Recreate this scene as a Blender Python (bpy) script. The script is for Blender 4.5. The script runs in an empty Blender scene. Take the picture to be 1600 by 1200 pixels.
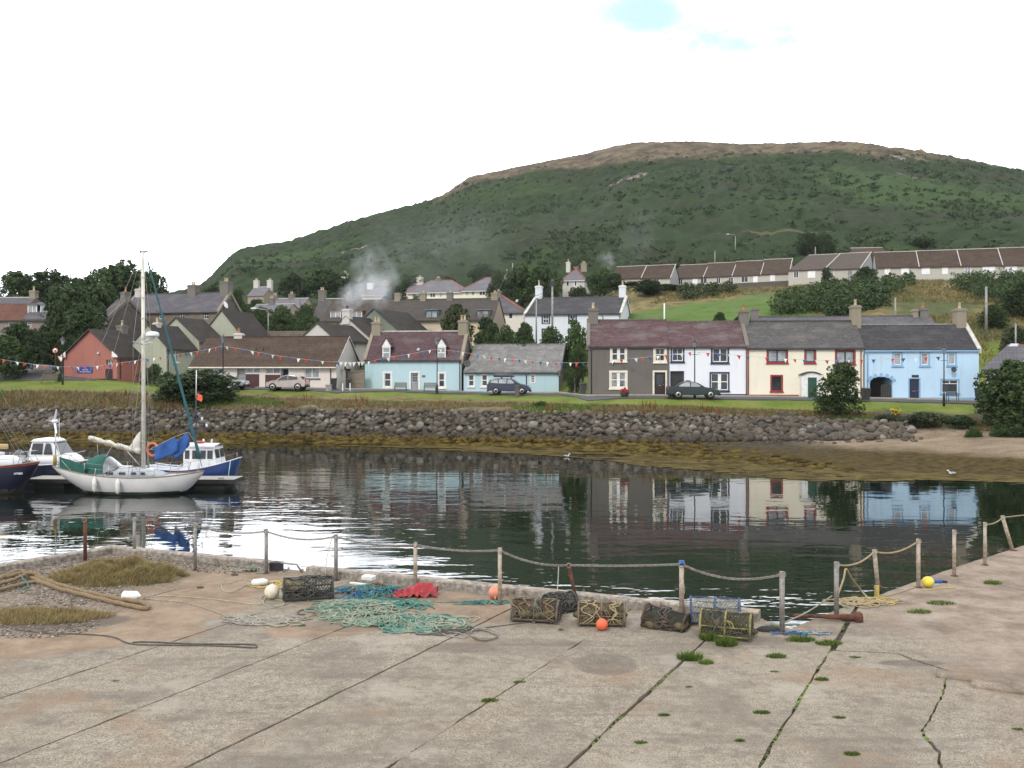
import bpy, bmesh, math, random
import numpy as np
from mathutils import Vector, Matrix, noise
R = math.radians
F, HZ, CZ = 1500.0, 578.0, 6.0          # focal length and horizon row in photo pixels, camera height above the water
QZ = 1.4                                # level of the quay
scene = bpy.context.scene
col = scene.collection
rnd = random.Random(7)
def at(px, py, D):
 return Vector(((px - 800) / F * D, D, CZ - (py - HZ) / F * D))
def onz(px, py, z):                     # the point of a level plane that shows at a photo pixel
 D = (CZ - z) * F / (py - HZ)
 return Vector(((px - 800) / F * D, D, z))
def q(px, py): return onz(px, py, QZ)
class MB:
 def __init__(s): s.v, s.f, s.mi, s.sm = [], [], [], []
 def add(s, vs, fs, mi=0, sm=False, M=None):
  b = len(s.v)
  for p in vs:
   p = Vector(p)
   s.v.append(tuple(M @ p) if M else tuple(p))
  for f in fs:
   s.f.append(tuple(b + i for i in f)); s.mi.append(mi); s.sm.append(sm)
  return s
 def box(s, x0, x1, y0, y1, z0, z1, mi=0, M=None):
  vs = [(x, y, z) for z in (z0, z1) for y in (y0, y1) for x in (x0, x1)]
  return s.add(vs, [(0, 2, 3, 1), (4, 5, 7, 6), (0, 1, 5, 4), (1, 3, 7, 5), (3, 2, 6, 7), (2, 0, 4, 6)], mi, False, M)
 def quad(s, a, b, c, d, mi=0): return s.add([a, b, c, d], [(0, 1, 2, 3)], mi)
 def prism(s, poly, vec, mi=0, M=None):
  n = len(poly); vec = Vector(vec)
  vs = [Vector(p) for p in poly] + [Vector(p) + vec for p in poly]
  fs = [tuple(range(n))[::-1], tuple(range(n, 2 * n))] + [(i, (i + 1) % n, n + (i + 1) % n, n + i) for i in range(n)]
  return s.add(vs, fs, mi, False, M)
 def tube(s, pts, r, n=6, mi=0, closed=False, M=None, caps=True):
  P = [Vector(p) for p in pts]; m = len(P); vs, fs = [], []
  prev = None
  for i, p in enumerate(P):
   if closed: t = P[(i + 1) % m] - P[i - 1]
   else: t = P[min(i + 1, m - 1)] - P[max(i - 1, 0)]
   if t.length < 1e-9: t = Vector((0, 0, 1))
   t.normalize()
   if prev is None:
    a = Vector((0, 0, 1)) if abs(t.z) < .9 else Vector((1, 0, 0))
    u = t.cross(a).normalized()
   else:
    u = prev - t * prev.dot(t)
    u = u.normalized() if u.length > 1e-6 else t.orthogonal().normalized()
   prev = u; w = t.cross(u)
   rr = r[i] if isinstance(r, (list, tuple)) else r
   for k in range(n):
    a = 2 * math.pi * k / n
    vs.append(p + u * (rr * math.cos(a)) + w * (rr * math.sin(a)))
  for i in range(m if closed else m - 1):
   j = (i + 1) % m
   for k in range(n):
    l = (k + 1) % n
    fs.append((i * n + k, i * n + l, j * n + l, j * n + k))
  if caps and not closed:
   fs += [tuple(range(n))[::-1], tuple(range((m - 1) * n, m * n))]
  return s.add(vs, fs, mi, True, M)
 def lathe(s, prof, n=16, c=(0, 0, 0), mi=0, M=None, sm=True):
  vs, fs = [], []; m = len(prof)
  for r, z in prof:
   for k in range(n):
    a = 2 * math.pi * k / n
    vs.append((c[0] + r * math.cos(a), c[1] + r * math.sin(a), c[2] + z))
  for i in range(m - 1):
   for k in range(n):
    l = (k + 1) % n
    fs.append((i * n + k, i * n + l, (i + 1) * n + l, (i + 1) * n + k))
  fs += [tuple(range(n))[::-1], tuple(range((m - 1) * n, m * n))]
  return s.add(vs, fs, mi, sm, M)
 def ball(s, c, r, seg=12, rings=8, sc=(1, 1, 1), mi=0, M=None):
  prof = [(max(1e-4, math.sin(math.pi * i / rings)) * r, -math.cos(math.pi * i / rings) * r) for i in range(rings + 1)]
  T = Matrix.Translation(Vector(c)) @ Matrix.Diagonal((sc[0], sc[1], sc[2], 1))
  return s.lathe(prof, seg, (0, 0, 0), mi, (M @ T) if M else T)
 def loft(s, rings, closed=True, mi=0, sm=True, caps=True, M=None):
  n = len(rings[0]); vs = [p for r in rings for p in r]; fs = []
  for i in range(len(rings) - 1):
   for k in range(n if closed else n - 1):
    l = (k + 1) % n
    fs.append((i * n + k, i * n + l, (i + 1) * n + l, (i + 1) * n + k))
  if caps and closed:
   fs += [tuple(range(n))[::-1], tuple(range((len(rings) - 1) * n, len(rings) * n))]
  return s.add(vs, fs, mi, sm, M)
 def build(s, name, mat=None, parent=None, loc=None, M=None):
  me = bpy.data.meshes.new(name)
  me.from_pydata(s.v, [], s.f)
  mats = mat if isinstance(mat, (list, tuple)) else [mat]
  for m in mats: me.materials.append(m)
  if s.f:
   me.polygons.foreach_set('material_index', s.mi)
   me.polygons.foreach_set('use_smooth', s.sm)
  me.update()
  return link(name, me, parent, loc, M)
def link(name, me, parent=None, loc=None, M=None):
 o = bpy.data.objects.new(name, me); col.objects.link(o)
 if parent: o.parent = parent
 if M is not None: o.matrix_local = M
 if loc is not None: o.location = loc
 return o
def npmesh(name, v, f, mat, parent=None, smooth=False):
 """v (n,3), f (m,k) arrays"""
 me = bpy.data.meshes.new(name)
 v = np.asarray(v, dtype=np.float32); f = np.asarray(f, dtype=np.int32); k = f.shape[1]
 me.vertices.add(len(v)); me.vertices.foreach_set('co', v.ravel())
 me.loops.add(f.size); me.loops.foreach_set('vertex_index', f.ravel())
 me.polygons.add(len(f)); me.polygons.foreach_set('loop_start', np.arange(0, f.size, k, dtype=np.int32))
 me.polygons.foreach_set('loop_total', np.full(len(f), k, dtype=np.int32))
 if smooth: me.polygons.foreach_set('use_smooth', np.ones(len(f), dtype=bool))
 for m in (mat if isinstance(mat, (list, tuple)) else [mat]): me.materials.append(m)
 me.update(); me.validate()
 return link(name, me, parent)
def tag(o, label=None, cat=None, group=None, kind=None):
 if label: o['label'] = label
 if cat: o['category'] = cat
 if group: o['group'] = group
 if kind: o['kind'] = kind
 return o
def empty(name, loc, rz=0.0):
 o = bpy.data.objects.new(name, None); col.objects.link(o)
 o.location = loc; o.rotation_euler = (0, 0, rz); o.empty_display_size = .2
 return o
def thing(name, label, cat, loc=(0, 0, 0), rz=0.0, group=None):
 return tag(empty(name, loc, rz), label, cat, group)
def children_of(o): return [c for c in bpy.data.objects if c.parent is o]
def copy_tree(o, parent=None):
 c = o.copy(); col.objects.link(c)
 if parent: c.parent = parent
 for ch in list(o.children): copy_tree(ch, c)
 return c
def new_mat(name):
 m = bpy.data.materials.new(name); m.use_nodes = True
 nt = m.node_tree; return m, nt, nt.nodes['Principled BSDF']
class NT:
 def __init__(s, nt): s.nt = nt
 def n(s, t, **kw):
  x = s.nt.nodes.new(t)
  for k, v in kw.items():
   if hasattr(x, k): setattr(x, k, v)
   else: s.set(x.inputs[k.replace('_', ' ')], v)
  return x
 def set(s, inp, v):
  if isinstance(v, bpy.types.NodeSocket): s.nt.links.new(v, inp)
  else: inp.default_value = v
 def math(s, op, a, b=0.5, c=None, clamp=False):
  x = s.nt.nodes.new('ShaderNodeMath'); x.operation = op; x.use_clamp = clamp
  s.set(x.inputs[0], a); s.set(x.inputs[1], b)
  if c is not None: s.set(x.inputs[2], c)
  return x.outputs[0]
 def coord(s, which='Object'):
  if which == 'Position': return s.nt.nodes.new('ShaderNodeNewGeometry').outputs['Position']
  return s.nt.nodes.new('ShaderNodeTexCoord').outputs[which]
 def mapping(s, v, scale=(1, 1, 1), loc=(0, 0, 0), rot=(0, 0, 0)):
  x = s.nt.nodes.new('ShaderNodeMapping'); s.set(x.inputs[0], v)
  x.inputs['Scale'].default_value = scale; x.inputs['Location'].default_value = loc; x.inputs['Rotation'].default_value = rot
  return x.outputs[0]
 def noise(s, v, scale=1, detail=3, rough=.55, out=0, dist=0):
  x = s.nt.nodes.new('ShaderNodeTexNoise'); s.set(x.inputs['Vector'], v)
  x.inputs['Scale'].default_value = scale; x.inputs['Detail'].default_value = detail
  x.inputs['Roughness'].default_value = rough; x.inputs['Distortion'].default_value = dist
  return x.outputs[out]
 def vor(s, v, scale=1, feature='F1', out=0, rand=1):
  x = s.nt.nodes.new('ShaderNodeTexVoronoi'); x.feature = feature; s.set(x.inputs['Vector'], v)
  x.inputs['Scale'].default_value = scale; x.inputs['Randomness'].default_value = rand
  return x.outputs[out]
 def ramp(s, f, stops, interp='LINEAR'):
  x = s.nt.nodes.new('ShaderNodeValToRGB'); s.set(x.inputs[0], f); x.color_ramp.interpolation = interp
  e = x.color_ramp.elements
  while len(e) > 1: e.remove(e[0])
  e[0].position = stops[0][0]; e[0].color = rgba(stops[0][1])
  for p, c in stops[1:]:
   k = e.new(p); k.color = rgba(c)
  return x.outputs[0]
 def mix(s, f, a, b, mode='MIX'):
  x = s.nt.nodes.new('ShaderNodeMix'); x.data_type = 'RGBA'; x.blend_type = mode
  s.set(x.inputs[0], f); s.set(x.inputs[6], rgba(a) if isinstance(a, (tuple, list, float)) else a)
  s.set(x.inputs[7], rgba(b) if isinstance(b, (tuple, list, float)) else b)
  return x.outputs[2]
 def step(s, f, lo, hi):
  x = s.nt.nodes.new('ShaderNodeMapRange'); x.interpolation_type = 'SMOOTHSTEP'; s.set(x.inputs[0], f)
  x.inputs[1].default_value = lo; x.inputs[2].default_value = hi
  return x.outputs[0]
 def bump(s, h, strength=.5, dist=.02, nrm=None):
  x = s.nt.nodes.new('ShaderNodeBump'); x.inputs['Strength'].default_value = strength; x.inputs['Distance'].default_value = dist
  s.set(x.inputs['Height'], h)
  if nrm: s.set(x.inputs['Normal'], nrm)
  return x.outputs[0]
 def xyz(s, v):
  x = s.nt.nodes.new('ShaderNodeSeparateXYZ'); s.set(x.inputs[0], v); return x.outputs
 def comb(s, x_, y_, z_):
  x = s.nt.nodes.new('ShaderNodeCombineXYZ')
  s.set(x.inputs[0], x_); s.set(x.inputs[1], y_); s.set(x.inputs[2], z_); return x.outputs[0]
 def link(s, a, b): s.nt.links.new(a, b)
def rgba(c):
 if isinstance(c, (int, float)): return (c, c, c, 1)
 return tuple(c) if len(c) == 4 else (c[0], c[1], c[2], 1)
def srgb(r, g, b):
 f = lambda c: (c / 12.92 if c <= .04045 else ((c + .055) / 1.055) ** 2.4)
 return (f(r / 255), f(g / 255), f(b / 255))
def plain(name, c, c2=None, rough=.7, scale=2.0, metal=0.0, bump=0.0, bscale=40.0, coord='Object', spec=.5, detail=4, contrast=(.35, .65), coat=0):
 m, nt, b = new_mat(name); N = NT(nt)
 b.inputs['Roughness'].default_value = rough; b.inputs['Metallic'].default_value = metal
 b.inputs['Specular IOR Level'].default_value = spec
 if coat: b.inputs['Coat Weight'].default_value = coat
 v = N.coord(coord)
 c2 = c2 or tuple(x * .82 for x in c[:3])
 N.link(N.mix(N.step(N.noise(v, scale, detail), *contrast), c, c2), b.inputs['Base Color'])
 if bump: N.link(N.bump(N.noise(v, bscale, 3), bump, .02), b.inputs['Normal'])
 return m
def harl(name, c, dirt=(.25, .22, .18), amount=.35):
 """painted or harled wall: faint mottling, rain streaks, splash dirt with a shape of its own"""
 m, nt, b = new_mat(name); N = NT(nt); b.inputs['Roughness'].default_value = .9; b.inputs['Specular IOR Level'].default_value = .2
 v = N.coord('Object')
 st = N.noise(N.mapping(v, (2.2, 2.2, .18)), 1.0, 4)
 mo = N.noise(v, .7, 5)
 k = N.math('MULTIPLY', N.step(N.math('MULTIPLY_ADD', st, .6, N.math('MULTIPLY', mo, .4)), .5, .72), amount)
 fine = N.noise(v, 9, 3)
 base = N.mix(N.math('MULTIPLY', N.step(fine, .4, .75), .18), c, tuple(x * .75 for x in c))
 N.link(N.mix(k, base, tuple(c[i] * .45 + dirt[i] * .4 for i in range(3))), b.inputs['Base Color'])
 N.link(N.bump(N.noise(v, 22, 3), .5, .02), b.inputs['Normal'])
 return m
def roofing(name, c, c2, c3=None, w=.32, h=.2, lichen=None, lich_amt=.5, streak=0.0):
 """courses of slates or tiles, long side along the ridge (local x); local z stands for the slope"""
 m, nt, b = new_mat(name); N = NT(nt); b.inputs['Roughness'].default_value = .85; b.inputs['Specular IOR Level'].default_value = .14
 v = N.coord('Object'); x, y, z = N.xyz(v)
 bv = N.comb(x, N.math('MULTIPLY', z, 1.4), 0.0)
 br = nt.nodes.new('ShaderNodeTexBrick'); N.link(bv, br.inputs['Vector'])
 br.inputs['Color1'].default_value = rgba(c); br.inputs['Color2'].default_value = rgba(c2)
 br.inputs['Mortar'].default_value = rgba(tuple(k * .45 for k in c)); br.inputs['Scale'].default_value = 1
 br.inputs['Mortar Size'].default_value = .02; br.inputs['Brick Width'].default_value = w; br.inputs['Row Height'].default_value = h
 br.inputs['Bias'].default_value = -.2
 out = br.outputs['Color']
 big = N.noise(N.mapping(v, (.5, .5, 1.4)), 1.1, 5)
 out = N.mix(N.math('MULTIPLY', N.step(big, .45, .7), .6), out, c3 or tuple(k * .6 for k in c))
 if lichen:
  l = N.noise(v, 3.5, 6, .7)
  out = N.mix(N.math('MULTIPLY', N.step(l, .52, .68), lich_amt), out, lichen)
 if streak:
  s = N.noise(N.mapping(v, (1.6, 1.6, .1)), 1.2, 3)
  out = N.mix(N.math('MULTIPLY', N.step(s, .45, .65), streak), out, lichen or (.3, .3, .3))
 N.link(out, b.inputs['Base Color'])
 N.link(N.bump(br.outputs['Fac'], .6, -.03), b.inputs['Normal'])
 return m
def stonewall(name, c, c2, mortar, w=.55, h=.28):
 m, nt, b = new_mat(name); N = NT(nt); b.inputs['Roughness'].default_value = .9
 v = N.coord('Object'); x, y, z = N.xyz(v)
 nz = N.noise(v, 1.6, 2)
 bv = N.comb(N.math('ADD', N.math('ADD', x, y), N.math('MULTIPLY', nz, .35)), N.math('ADD', z, N.math('MULTIPLY', nz, .25)), 0.0)
 br = nt.nodes.new('ShaderNodeTexBrick'); N.link(bv, br.inputs['Vector'])
 br.inputs['Color1'].default_value = rgba(c); br.inputs['Color2'].default_value = rgba(c2); br.inputs['Mortar'].default_value = rgba(mortar)
 br.inputs['Scale'].default_value = 1; br.inputs['Mortar Size'].default_value = .025; br.inputs['Brick Width'].default_value = w; br.inputs['Row Height'].default_value = h
 N.link(N.mix(N.math('MULTIPLY', N.noise(v, 6, 4), .5), br.outputs['Color'], c2), b.inputs['Base Color'])
 N.link(N.bump(br.outputs['Fac'], .7, -.03), b.inputs['Normal'])
 return m
def leafmat(name, c, c2, c3, trans=.25, big=.35):
 m, nt, b = new_mat(name); N = NT(nt); b.inputs['Roughness'].default_value = .6; b.inputs['Specular IOR Level'].default_value = .25
 g = nt.nodes.new('ShaderNodeNewGeometry')
 oi = nt.nodes.new('ShaderNodeObjectInfo')
 f = N.math('ADD', N.math('MULTIPLY', N.noise(g.outputs['Position'], big, 4), .75), N.math('MULTIPLY', g.outputs['Random Per Island'], .38))
 f = N.math('ADD', f, N.math('MULTIPLY_ADD', oi.outputs['Random'], .16, -.12))
 colr = N.ramp(f, [(.3, c), (.55, c2), (.8, c3)])
 N.link(colr, b.inputs['Base Color'])
 t = nt.nodes.new('ShaderNodeBsdfTranslucent'); N.link(colr, t.inputs[0])
 mx = nt.nodes.new('ShaderNodeMixShader'); mx.inputs[0].default_value = trans
 N.link(b.outputs[0], mx.inputs[1]); N.link(t.outputs[0], mx.inputs[2])
 N.link(mx.outputs[0], nt.nodes['Material Output'].inputs[0])
 return m
M = {}
M['white_paint'] = plain('white_paint', (.78, .78, .76), (.66, .66, .63), .5, 3)
M['black_paint'] = plain('black_paint', (.018, .018, .02), (.03, .03, .03), .45, 3)
M['navy_trim'] = plain('navy_trim', (.02, .026, .075), None, .5)
M['glass'] = plain('window_glass', (.025, .028, .032), (.045, .05, .055), .06, .8)
M['glass_pale'] = plain('pale_glass_net_and_sky', (.2, .22, .24), (.34, .36, .37), .12, 1.5)  # net at house windows; on cars the paleness is painted sky reflection
M['sky_glint'] = plain('white_sky_glint', (.8, .8, .8), (.7, .7, .7), .5, 2)  # white terrace panes: the sky's glint painted into the glass colour
M['curtain'] = plain('curtained_glass', (.3, .29, .28), (.06, .06, .07), .15, 1.2)
M['dark_metal'] = plain('dark_metal', (.02, .021, .022), (.035, .033, .03), .5)
M['galv'] = plain('galvanised_steel', (.30, .30, .29), (.2, .19, .17), .55, 6, .3, .1)
M['alu'] = plain('aluminium', (.5, .5, .49), (.4, .4, .39), .4, 4, .5)
M['rust'] = plain('rust', (.13, .045, .022), (.06, .025, .016), .9, 9, 0, .5, 30)
M['chimney_pot'] = plain('clay_pot', (.48, .38, .25), (.35, .27, .18), .8, 3)
M['chimney_pot_red'] = plain('red_clay_pot', (.40, .16, .06), (.3, .12, .06), .8, 3)
M['rubber'] = plain('rubber', (.015, .015, .015), (.025, .024, .022), .8)
M['concrete'] = plain('concrete_post', (.33, .31, .28), (.22, .2, .17), .9, 5, 0, .4, 30)
M['timber'] = plain('weathered_timber', (.16, .13, .1), (.09, .075, .06), .8, 6)
M['varnish'] = plain('varnished_wood', (.45, .27, .09), (.36, .2, .07), .4, 5)
M['orange'] = plain('orange_plastic', (.75, .12, .05), (.62, .12, .06), .5, 4)
M['red_paint'] = plain('red_paint', (.30, .022, .025), (.22, .02, .022), .6, 3)
M['tailred'] = plain('red_lens', (.4, .02, .02), None, .2)
M['lens'] = plain('clear_lens', (.7, .7, .68), None, .15)
M['chrome'] = plain('wheel_alloy', (.45, .45, .45), (.35, .35, .35), .35, 3, .6)
EXPOSURE, SKY, SUN, WAVE, HAZE = 0.08, 0.12, 1.8, 1.0, 0.00008
cam = bpy.data.cameras.new('camera'); camo = bpy.data.objects.new('camera', cam); col.objects.link(camo)
camo.location = (0, 0, CZ); camo.rotation_euler = (R(90), 0, 0)
cam.sensor_width = 36; cam.lens = 36 * F / 1600; cam.shift_y = (HZ - 600) / 1600
cam.clip_start = .1; cam.clip_end = 6000
scene.camera = camo
scene.view_settings.view_transform = 'Standard'; scene.view_settings.look = 'None'
scene.view_settings.exposure = EXPOSURE; scene.view_settings.gamma = 1
scene.cycles.max_bounces = 8; scene.cycles.use_denoising = True; scene.cycles.volume_bounces = 1
SUN_EL, SUN_AZ = 42, 205               # azimuth measured clockwise from +Y (the way the camera looks)
w = bpy.data.worlds.new('World'); scene.world = w; w.use_nodes = True
N = NT(w.node_tree); bg = w.node_tree.nodes['Background']
sky = w.node_tree.nodes.new('ShaderNodeTexSky'); sky.sky_type = 'NISHITA'; sky.sun_disc = False
sky.sun_elevation = R(SUN_EL); sky.sun_rotation = R(SUN_AZ); sky.air_density = 1.0; sky.dust_density = 1.0
tc = N.coord('Generated')
dx, dy, dz = N.xyz(tc)
zz = N.math('ADD', N.math('MAXIMUM', dz, 0.0), .22)
pv = N.comb(N.math('DIVIDE', dx, zz), N.math('DIVIDE', dy, zz), 0.0)          # direction carried up to a flat cloud deck
ratio = N.comb(N.math('DIVIDE', dx, N.math('MAXIMUM', dy, .05)), N.math('DIVIDE', dz, N.math('MAXIMUM', dy, .05)), 0.0)
ragged = N.noise(N.mapping(ratio, (1, 1.8, 1)), 5.5, 6, .62)
open_sky = None
for (gx, gy, rx, ry, k) in ((1160, 68, 190, 60, 1.0), (1000, 25, 110, 44, .95), (1400, 85, 70, 32, .5), (1480, 190, 190, 40, .55), (1600, 240, 120, 26, .6), (780, 190, 70, 20, .4), (60, 362, 110, 18, .5), (20, 172, 50, 14, .45), (455, 12, 40, 10, .7), (860, 165, 40, 26, .35), (1570, 30, 60, 60, .3)):
 ex = N.math('DIVIDE', N.math('SUBTRACT', N.xyz(ratio)[0], (gx - 800) / F), rx / F); ey = N.math('DIVIDE', N.math('SUBTRACT', N.xyz(ratio)[1], (HZ - gy) / F), ry / F)
 r2 = N.math('ADD', N.math('ADD', N.math('MULTIPLY', ex, ex), N.math('MULTIPLY', ey, ey)), N.math('MULTIPLY', N.math('SUBTRACT', ragged, .5), 3.4))
 g = N.math('MULTIPLY', N.step(r2, 1.9, -.2), k); open_sky = g if open_sky is None else N.math('MAXIMUM', open_sky, g)
cover = N.math('SUBTRACT', 1.0, N.math('MULTIPLY', N.math('MULTIPLY', open_sky, 1.0), N.step(dy, 0.0, .2)))
tone = N.noise(N.mapping(pv, (.5, 1.1, 1), (4, 2, 0)), 1.0, 5, .5)
front = N.math('MULTIPLY', N.step(dy, .1, .8), N.math('MULTIPLY', N.step(dz, .02, .12), N.step(dz, .62, .36)))
cloud = N.mix(N.step(tone, .3, .7), (9.0, 9.4, 10.0), (13.5, 13.6, 14.0))
cloud = N.mix(front, cloud, (27.0, 27.8, 29.2))        # cloud ahead brightened on purpose, to lighten its reflection in the water
blue = N.mix(.85, sky.outputs[0], (5.0, 7.4, 8.2))
N.link(N.mix(cover, blue, cloud), bg.inputs[0])
bg.inputs[1].default_value = SKY
sun = bpy.data.lights.new('sun', 'SUN'); sun.energy = SUN; sun.angle = R(12); sun.color = (1, .96, .9)
so = bpy.data.objects.new('sun', sun); col.objects.link(so)
sd = Vector((math.sin(R(SUN_AZ)) * math.cos(R(SUN_EL)), math.cos(R(SUN_AZ)) * math.cos(R(SUN_EL)), math.sin(R(SUN_EL))))
so.rotation_euler = sd.to_track_quat('Z', 'Y').to_euler()
PROF = {
 -900: [(40,-2),(88,0),(90,.7),(94,2.6),(98,4.0),(104,4.9),(112,5.7),(135,8),(165,12),(200,16),(260,22),(330,30),(520,38),(640,40),(1500,-5)],
 -300: [(40,-2),(82,0),(85,.65),(89,2.6),(93,4.0),(101,4.8),(108,5.6),(130,8),(160,13),(200,18),(260,24),(330,30),(520,38),(640,42),(1500,-5)],
 0:    [(38,-2),(80,0),(83,.62),(87,2.55),(91,3.9),(100,4.72),(107,5.5),(130,8),(160,13),(200,19),(260,25),(330,30),(500,38),(620,43),(1500,-5)],
 150:  [(38,-2),(80,0),(82.5,.5),(86.5,2.5),(91,3.75),(99,4.75),(104,5.0),(122,6.5),(150,11),(190,17),(250,25),(310,31),(470,40),(600,46),(1500,-5)],
 300:  [(38,-2),(80,0),(82,.31),(86,2.45),(91,3.55),(98,4.1),(112,4.5),(125,6),(150,10.5),(200,17),(250,22),(300,27),(420,37.1),(560,53),(1500,-5)],
 380:  [(38,-2),(79.5,0),(81.5,.3),(85,2.45),(90,3.4),(98,3.95),(108,4.4),(122,6.5),(150,11),(200,17.5),(250,24.5),(290,37),(410,50.6),(560,75.5),(1500,-5)],
 445:  [(38,-2),(79,0),(81,.28),(84.5,2.5),(89,3.3),(97,3.85),(106,4.3),(120,7),(150,11.5),(200,18),(250,24.5),(290,37),(410,51.1),(560,79.5),(1500,-5)],
 555:  [(38,-2),(78,0),(79.5,.22),(83,2.52),(87.5,3.15),(97,3.68),(103,4.0),(116,7),(130,9.5),(215,20),(245,25),(285,38),(400,55.3),(560,92),(1500,-5)],
 690:  [(38,-2),(76,0),(78,.28),(81.5,2.5),(86,3.05),(95,3.6),(101,3.8),(115,6.8),(130,9.4),(215,20.5),(240,25.5),(275,39),(400,62.8),(560,106),(1500,-5)],
 735:  [(38,-2),(75.5,0),(77.6,.3),(81,2.5),(85.5,3.05),(94,3.6),(100,3.75),(115,6.8),(130,9.3),(215,20.5),(240,26),(275,40),(400,69.2),(560,116.5),(1500,-5)],
 800:  [(37,-2),(75,0),(77,.34),(80.5,2.48),(84.5,3.03),(92,3.6),(97,3.7),(113,6.6),(128,9),(215,21),(235,26.5),(265,38.5),(395,72.9),(560,121.5),(1500,-5)],
 900:  [(36,-2),(73,0),(75,.4),(79,2.45),(82.5,3.0),(87,3.6),(95,3.9),(112,7),(128,9),(195,20),(225,27),(245,34),(390,75.2),(560,128.5),(1500,-5)],
 1000: [(34,-2),(69,0),(74,.45),(78,2.42),(82,2.95),(86.5,3.55),(97,4.2),(118,10.5),(138,14.5),(166,20.4),(204,21.2),(235,32),(390,85),(550,134.5),(1500,-5)],
 1150: [(30,-2),(63,0),(72.5,.65),(76.5,2.28),(80,2.75),(85,3.5),(96,4.3),(118,11.5),(140,16.2),(165,20.1),(204,21.2),(235,32.5),(390,90),(530,129),(1500,-5)],
 1300: [(28,-2),(58,0),(69.5,.95),(73.5,2.15),(77,2.6),(84,3.42),(94,4.4),(116,11.5),(138,17),(158,19.9),(195,20.8),(230,32),(385,90),(510,125.5),(1500,-5)],
 1450: [(26,-2),(56,0),(67,1.3),(70.5,2.0),(74,2.35),(81,3.25),(92,4.8),(112,10.8),(135,16.5),(152,20),(190,20.8),(226,32),(370,84),(480,113),(1500,-5)],
 1600: [(25,-2),(54,0),(62,1.3),(67,1.7),(72,2.2),(80,3.0),(91,4.8),(112,10.8),(135,16.8),(150,20),(185,20.8),(220,32),(350,74),(455,99.5),(1500,-5)],
 1900: [(24,-2),(52,0),(60,1.3),(65,1.7),(70,2.2),(79,2.9),(91,4.8),(112,10.8),(135,16.8),(150,20),(185,20.8),(220,32),(330,66),(430,86),(1500,-5)],
 2500: [(24,-2),(50,0),(58,1.3),(63,1.7),(69,2.2),(78,2.8),(90,4.5),(112,9),(135,14),(160,19),(182,23),(212,29),(310,50),(410,60),(1500,-5)],
}
def front_line(px): return float(np.interp(px, [300, 526, 572, 721, 873, 918, 1530], [101, 97, 100.5, 100, 96, 88.5, 85.5]))
def base_row(px): return float(np.interp(px, [300, 526, 572, 721, 873, 918, 1046, 1167, 1350, 1530, 1700], [606, 607, 609.5, 612.8, 616.3, 618.4, 619.2, 620.8, 623, 627, 631]))
for c_ in PROF:
 if 300 <= c_ <= 1600:                    # level the ground where the road and the fronts stand
  p_ = PROF[c_]; D_ = front_line(c_); z_ = CZ - (base_row(c_) - HZ) / F * D_
  row4 = HZ + (CZ - p_[4][1]) / p_[4][0] * F
  p_[5] = (D_ - 4.7, z_ - .12); p_[6] = (D_ + 2.5, z_ + .05)
  d4 = p_[3][0] + (p_[5][0] - p_[3][0]) * .5; p_[4] = (d4, min(CZ - (row4 - HZ) * d4 / F, z_ - .25))
 PROF[c_][13] = (PROF[c_][13][0], PROF[c_][13][1] - (1.6 if c_ < 950 else 3.0)); PROF[c_][12] = (PROF[c_][12][0], PROF[c_][12][1] - 1.0)
_cols = np.array(sorted(PROF)); _tab = np.array([PROF[c] for c in sorted(PROF)], dtype=float)      # (cols, rows, 2)
def pchip(x, y, xq):
 x = np.asarray(x, float); y = np.asarray(y, float); h = np.diff(x); d = np.diff(y) / h
 m = np.zeros(len(x))
 for i in range(1, len(x) - 1):
  if d[i - 1] * d[i] > 0:
   w1 = 2 * h[i] + h[i - 1]; w2 = h[i] + 2 * h[i - 1]
   m[i] = (w1 + w2) / (w1 / d[i - 1] + w2 / d[i])
 m[0] = d[0]; m[-1] = d[-1]
 xq = np.asarray(xq, float); i = np.clip(np.searchsorted(x, xq) - 1, 0, len(x) - 2)
 t = (xq - x[i]) / h[i]
 return (y[i] * (1 + 2 * t) * (1 - t) ** 2 + h[i] * m[i] * t * (1 - t) ** 2 + y[i + 1] * t * t * (3 - 2 * t) + h[i] * m[i + 1] * t * t * (t - 1))
_pc = {}
def prof(px):
 k = round(px * 2) / 2
 if k not in _pc:
  _pc[k] = np.array([[pchip(_cols, _tab[:, r, c], [k])[0] for c in (0, 1)] for r in range(_tab.shape[1])])
 return _pc[k]
def gz(px, D):
 p = prof(px); return float(pchip(p[:, 0], p[:, 1], [np.clip(D, p[0, 0], p[-1, 0])])[0])
def gzw(x, y): return gz(np.clip(800 + F * x / max(y, 1), -900, 2500), y)
def gp(px, D, dz=0.0):
 v = at(px, HZ, D); v.z = gz(px, D) + dz; return v
pxs = np.concatenate([np.linspace(-900, -60, 60), np.arange(-56, 1656, 3.0), np.linspace(1660, 2500, 60)])
TT = np.concatenate([np.linspace(0, 1, 6)[:-1]] + [np.linspace(k, k + 1, n + 1)[:-1] for k, n in enumerate([3,8,14,14,14,14,16,16,18,22,30,95,110,26], 1) if k < 14] + [[14.0]])
ix = np.arange(_tab.shape[1])
V = np.zeros((len(pxs), len(TT), 3), dtype=np.float32); RowT = np.zeros((len(pxs), len(TT)))
for a, px in enumerate(pxs):
 p = prof(px)
 D = np.interp(TT, ix, p[:, 0]); z = pchip(p[:, 0], p[:, 1], D)
 V[a, :, 0] = (px - 800) / F * D; V[a, :, 1] = D; V[a, :, 2] = z
def fbm(x, y, s, seed, oct=3):
 return noise.fractal(Vector((x * s, y * s, seed)), 0.6, 2.1, oct)
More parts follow.
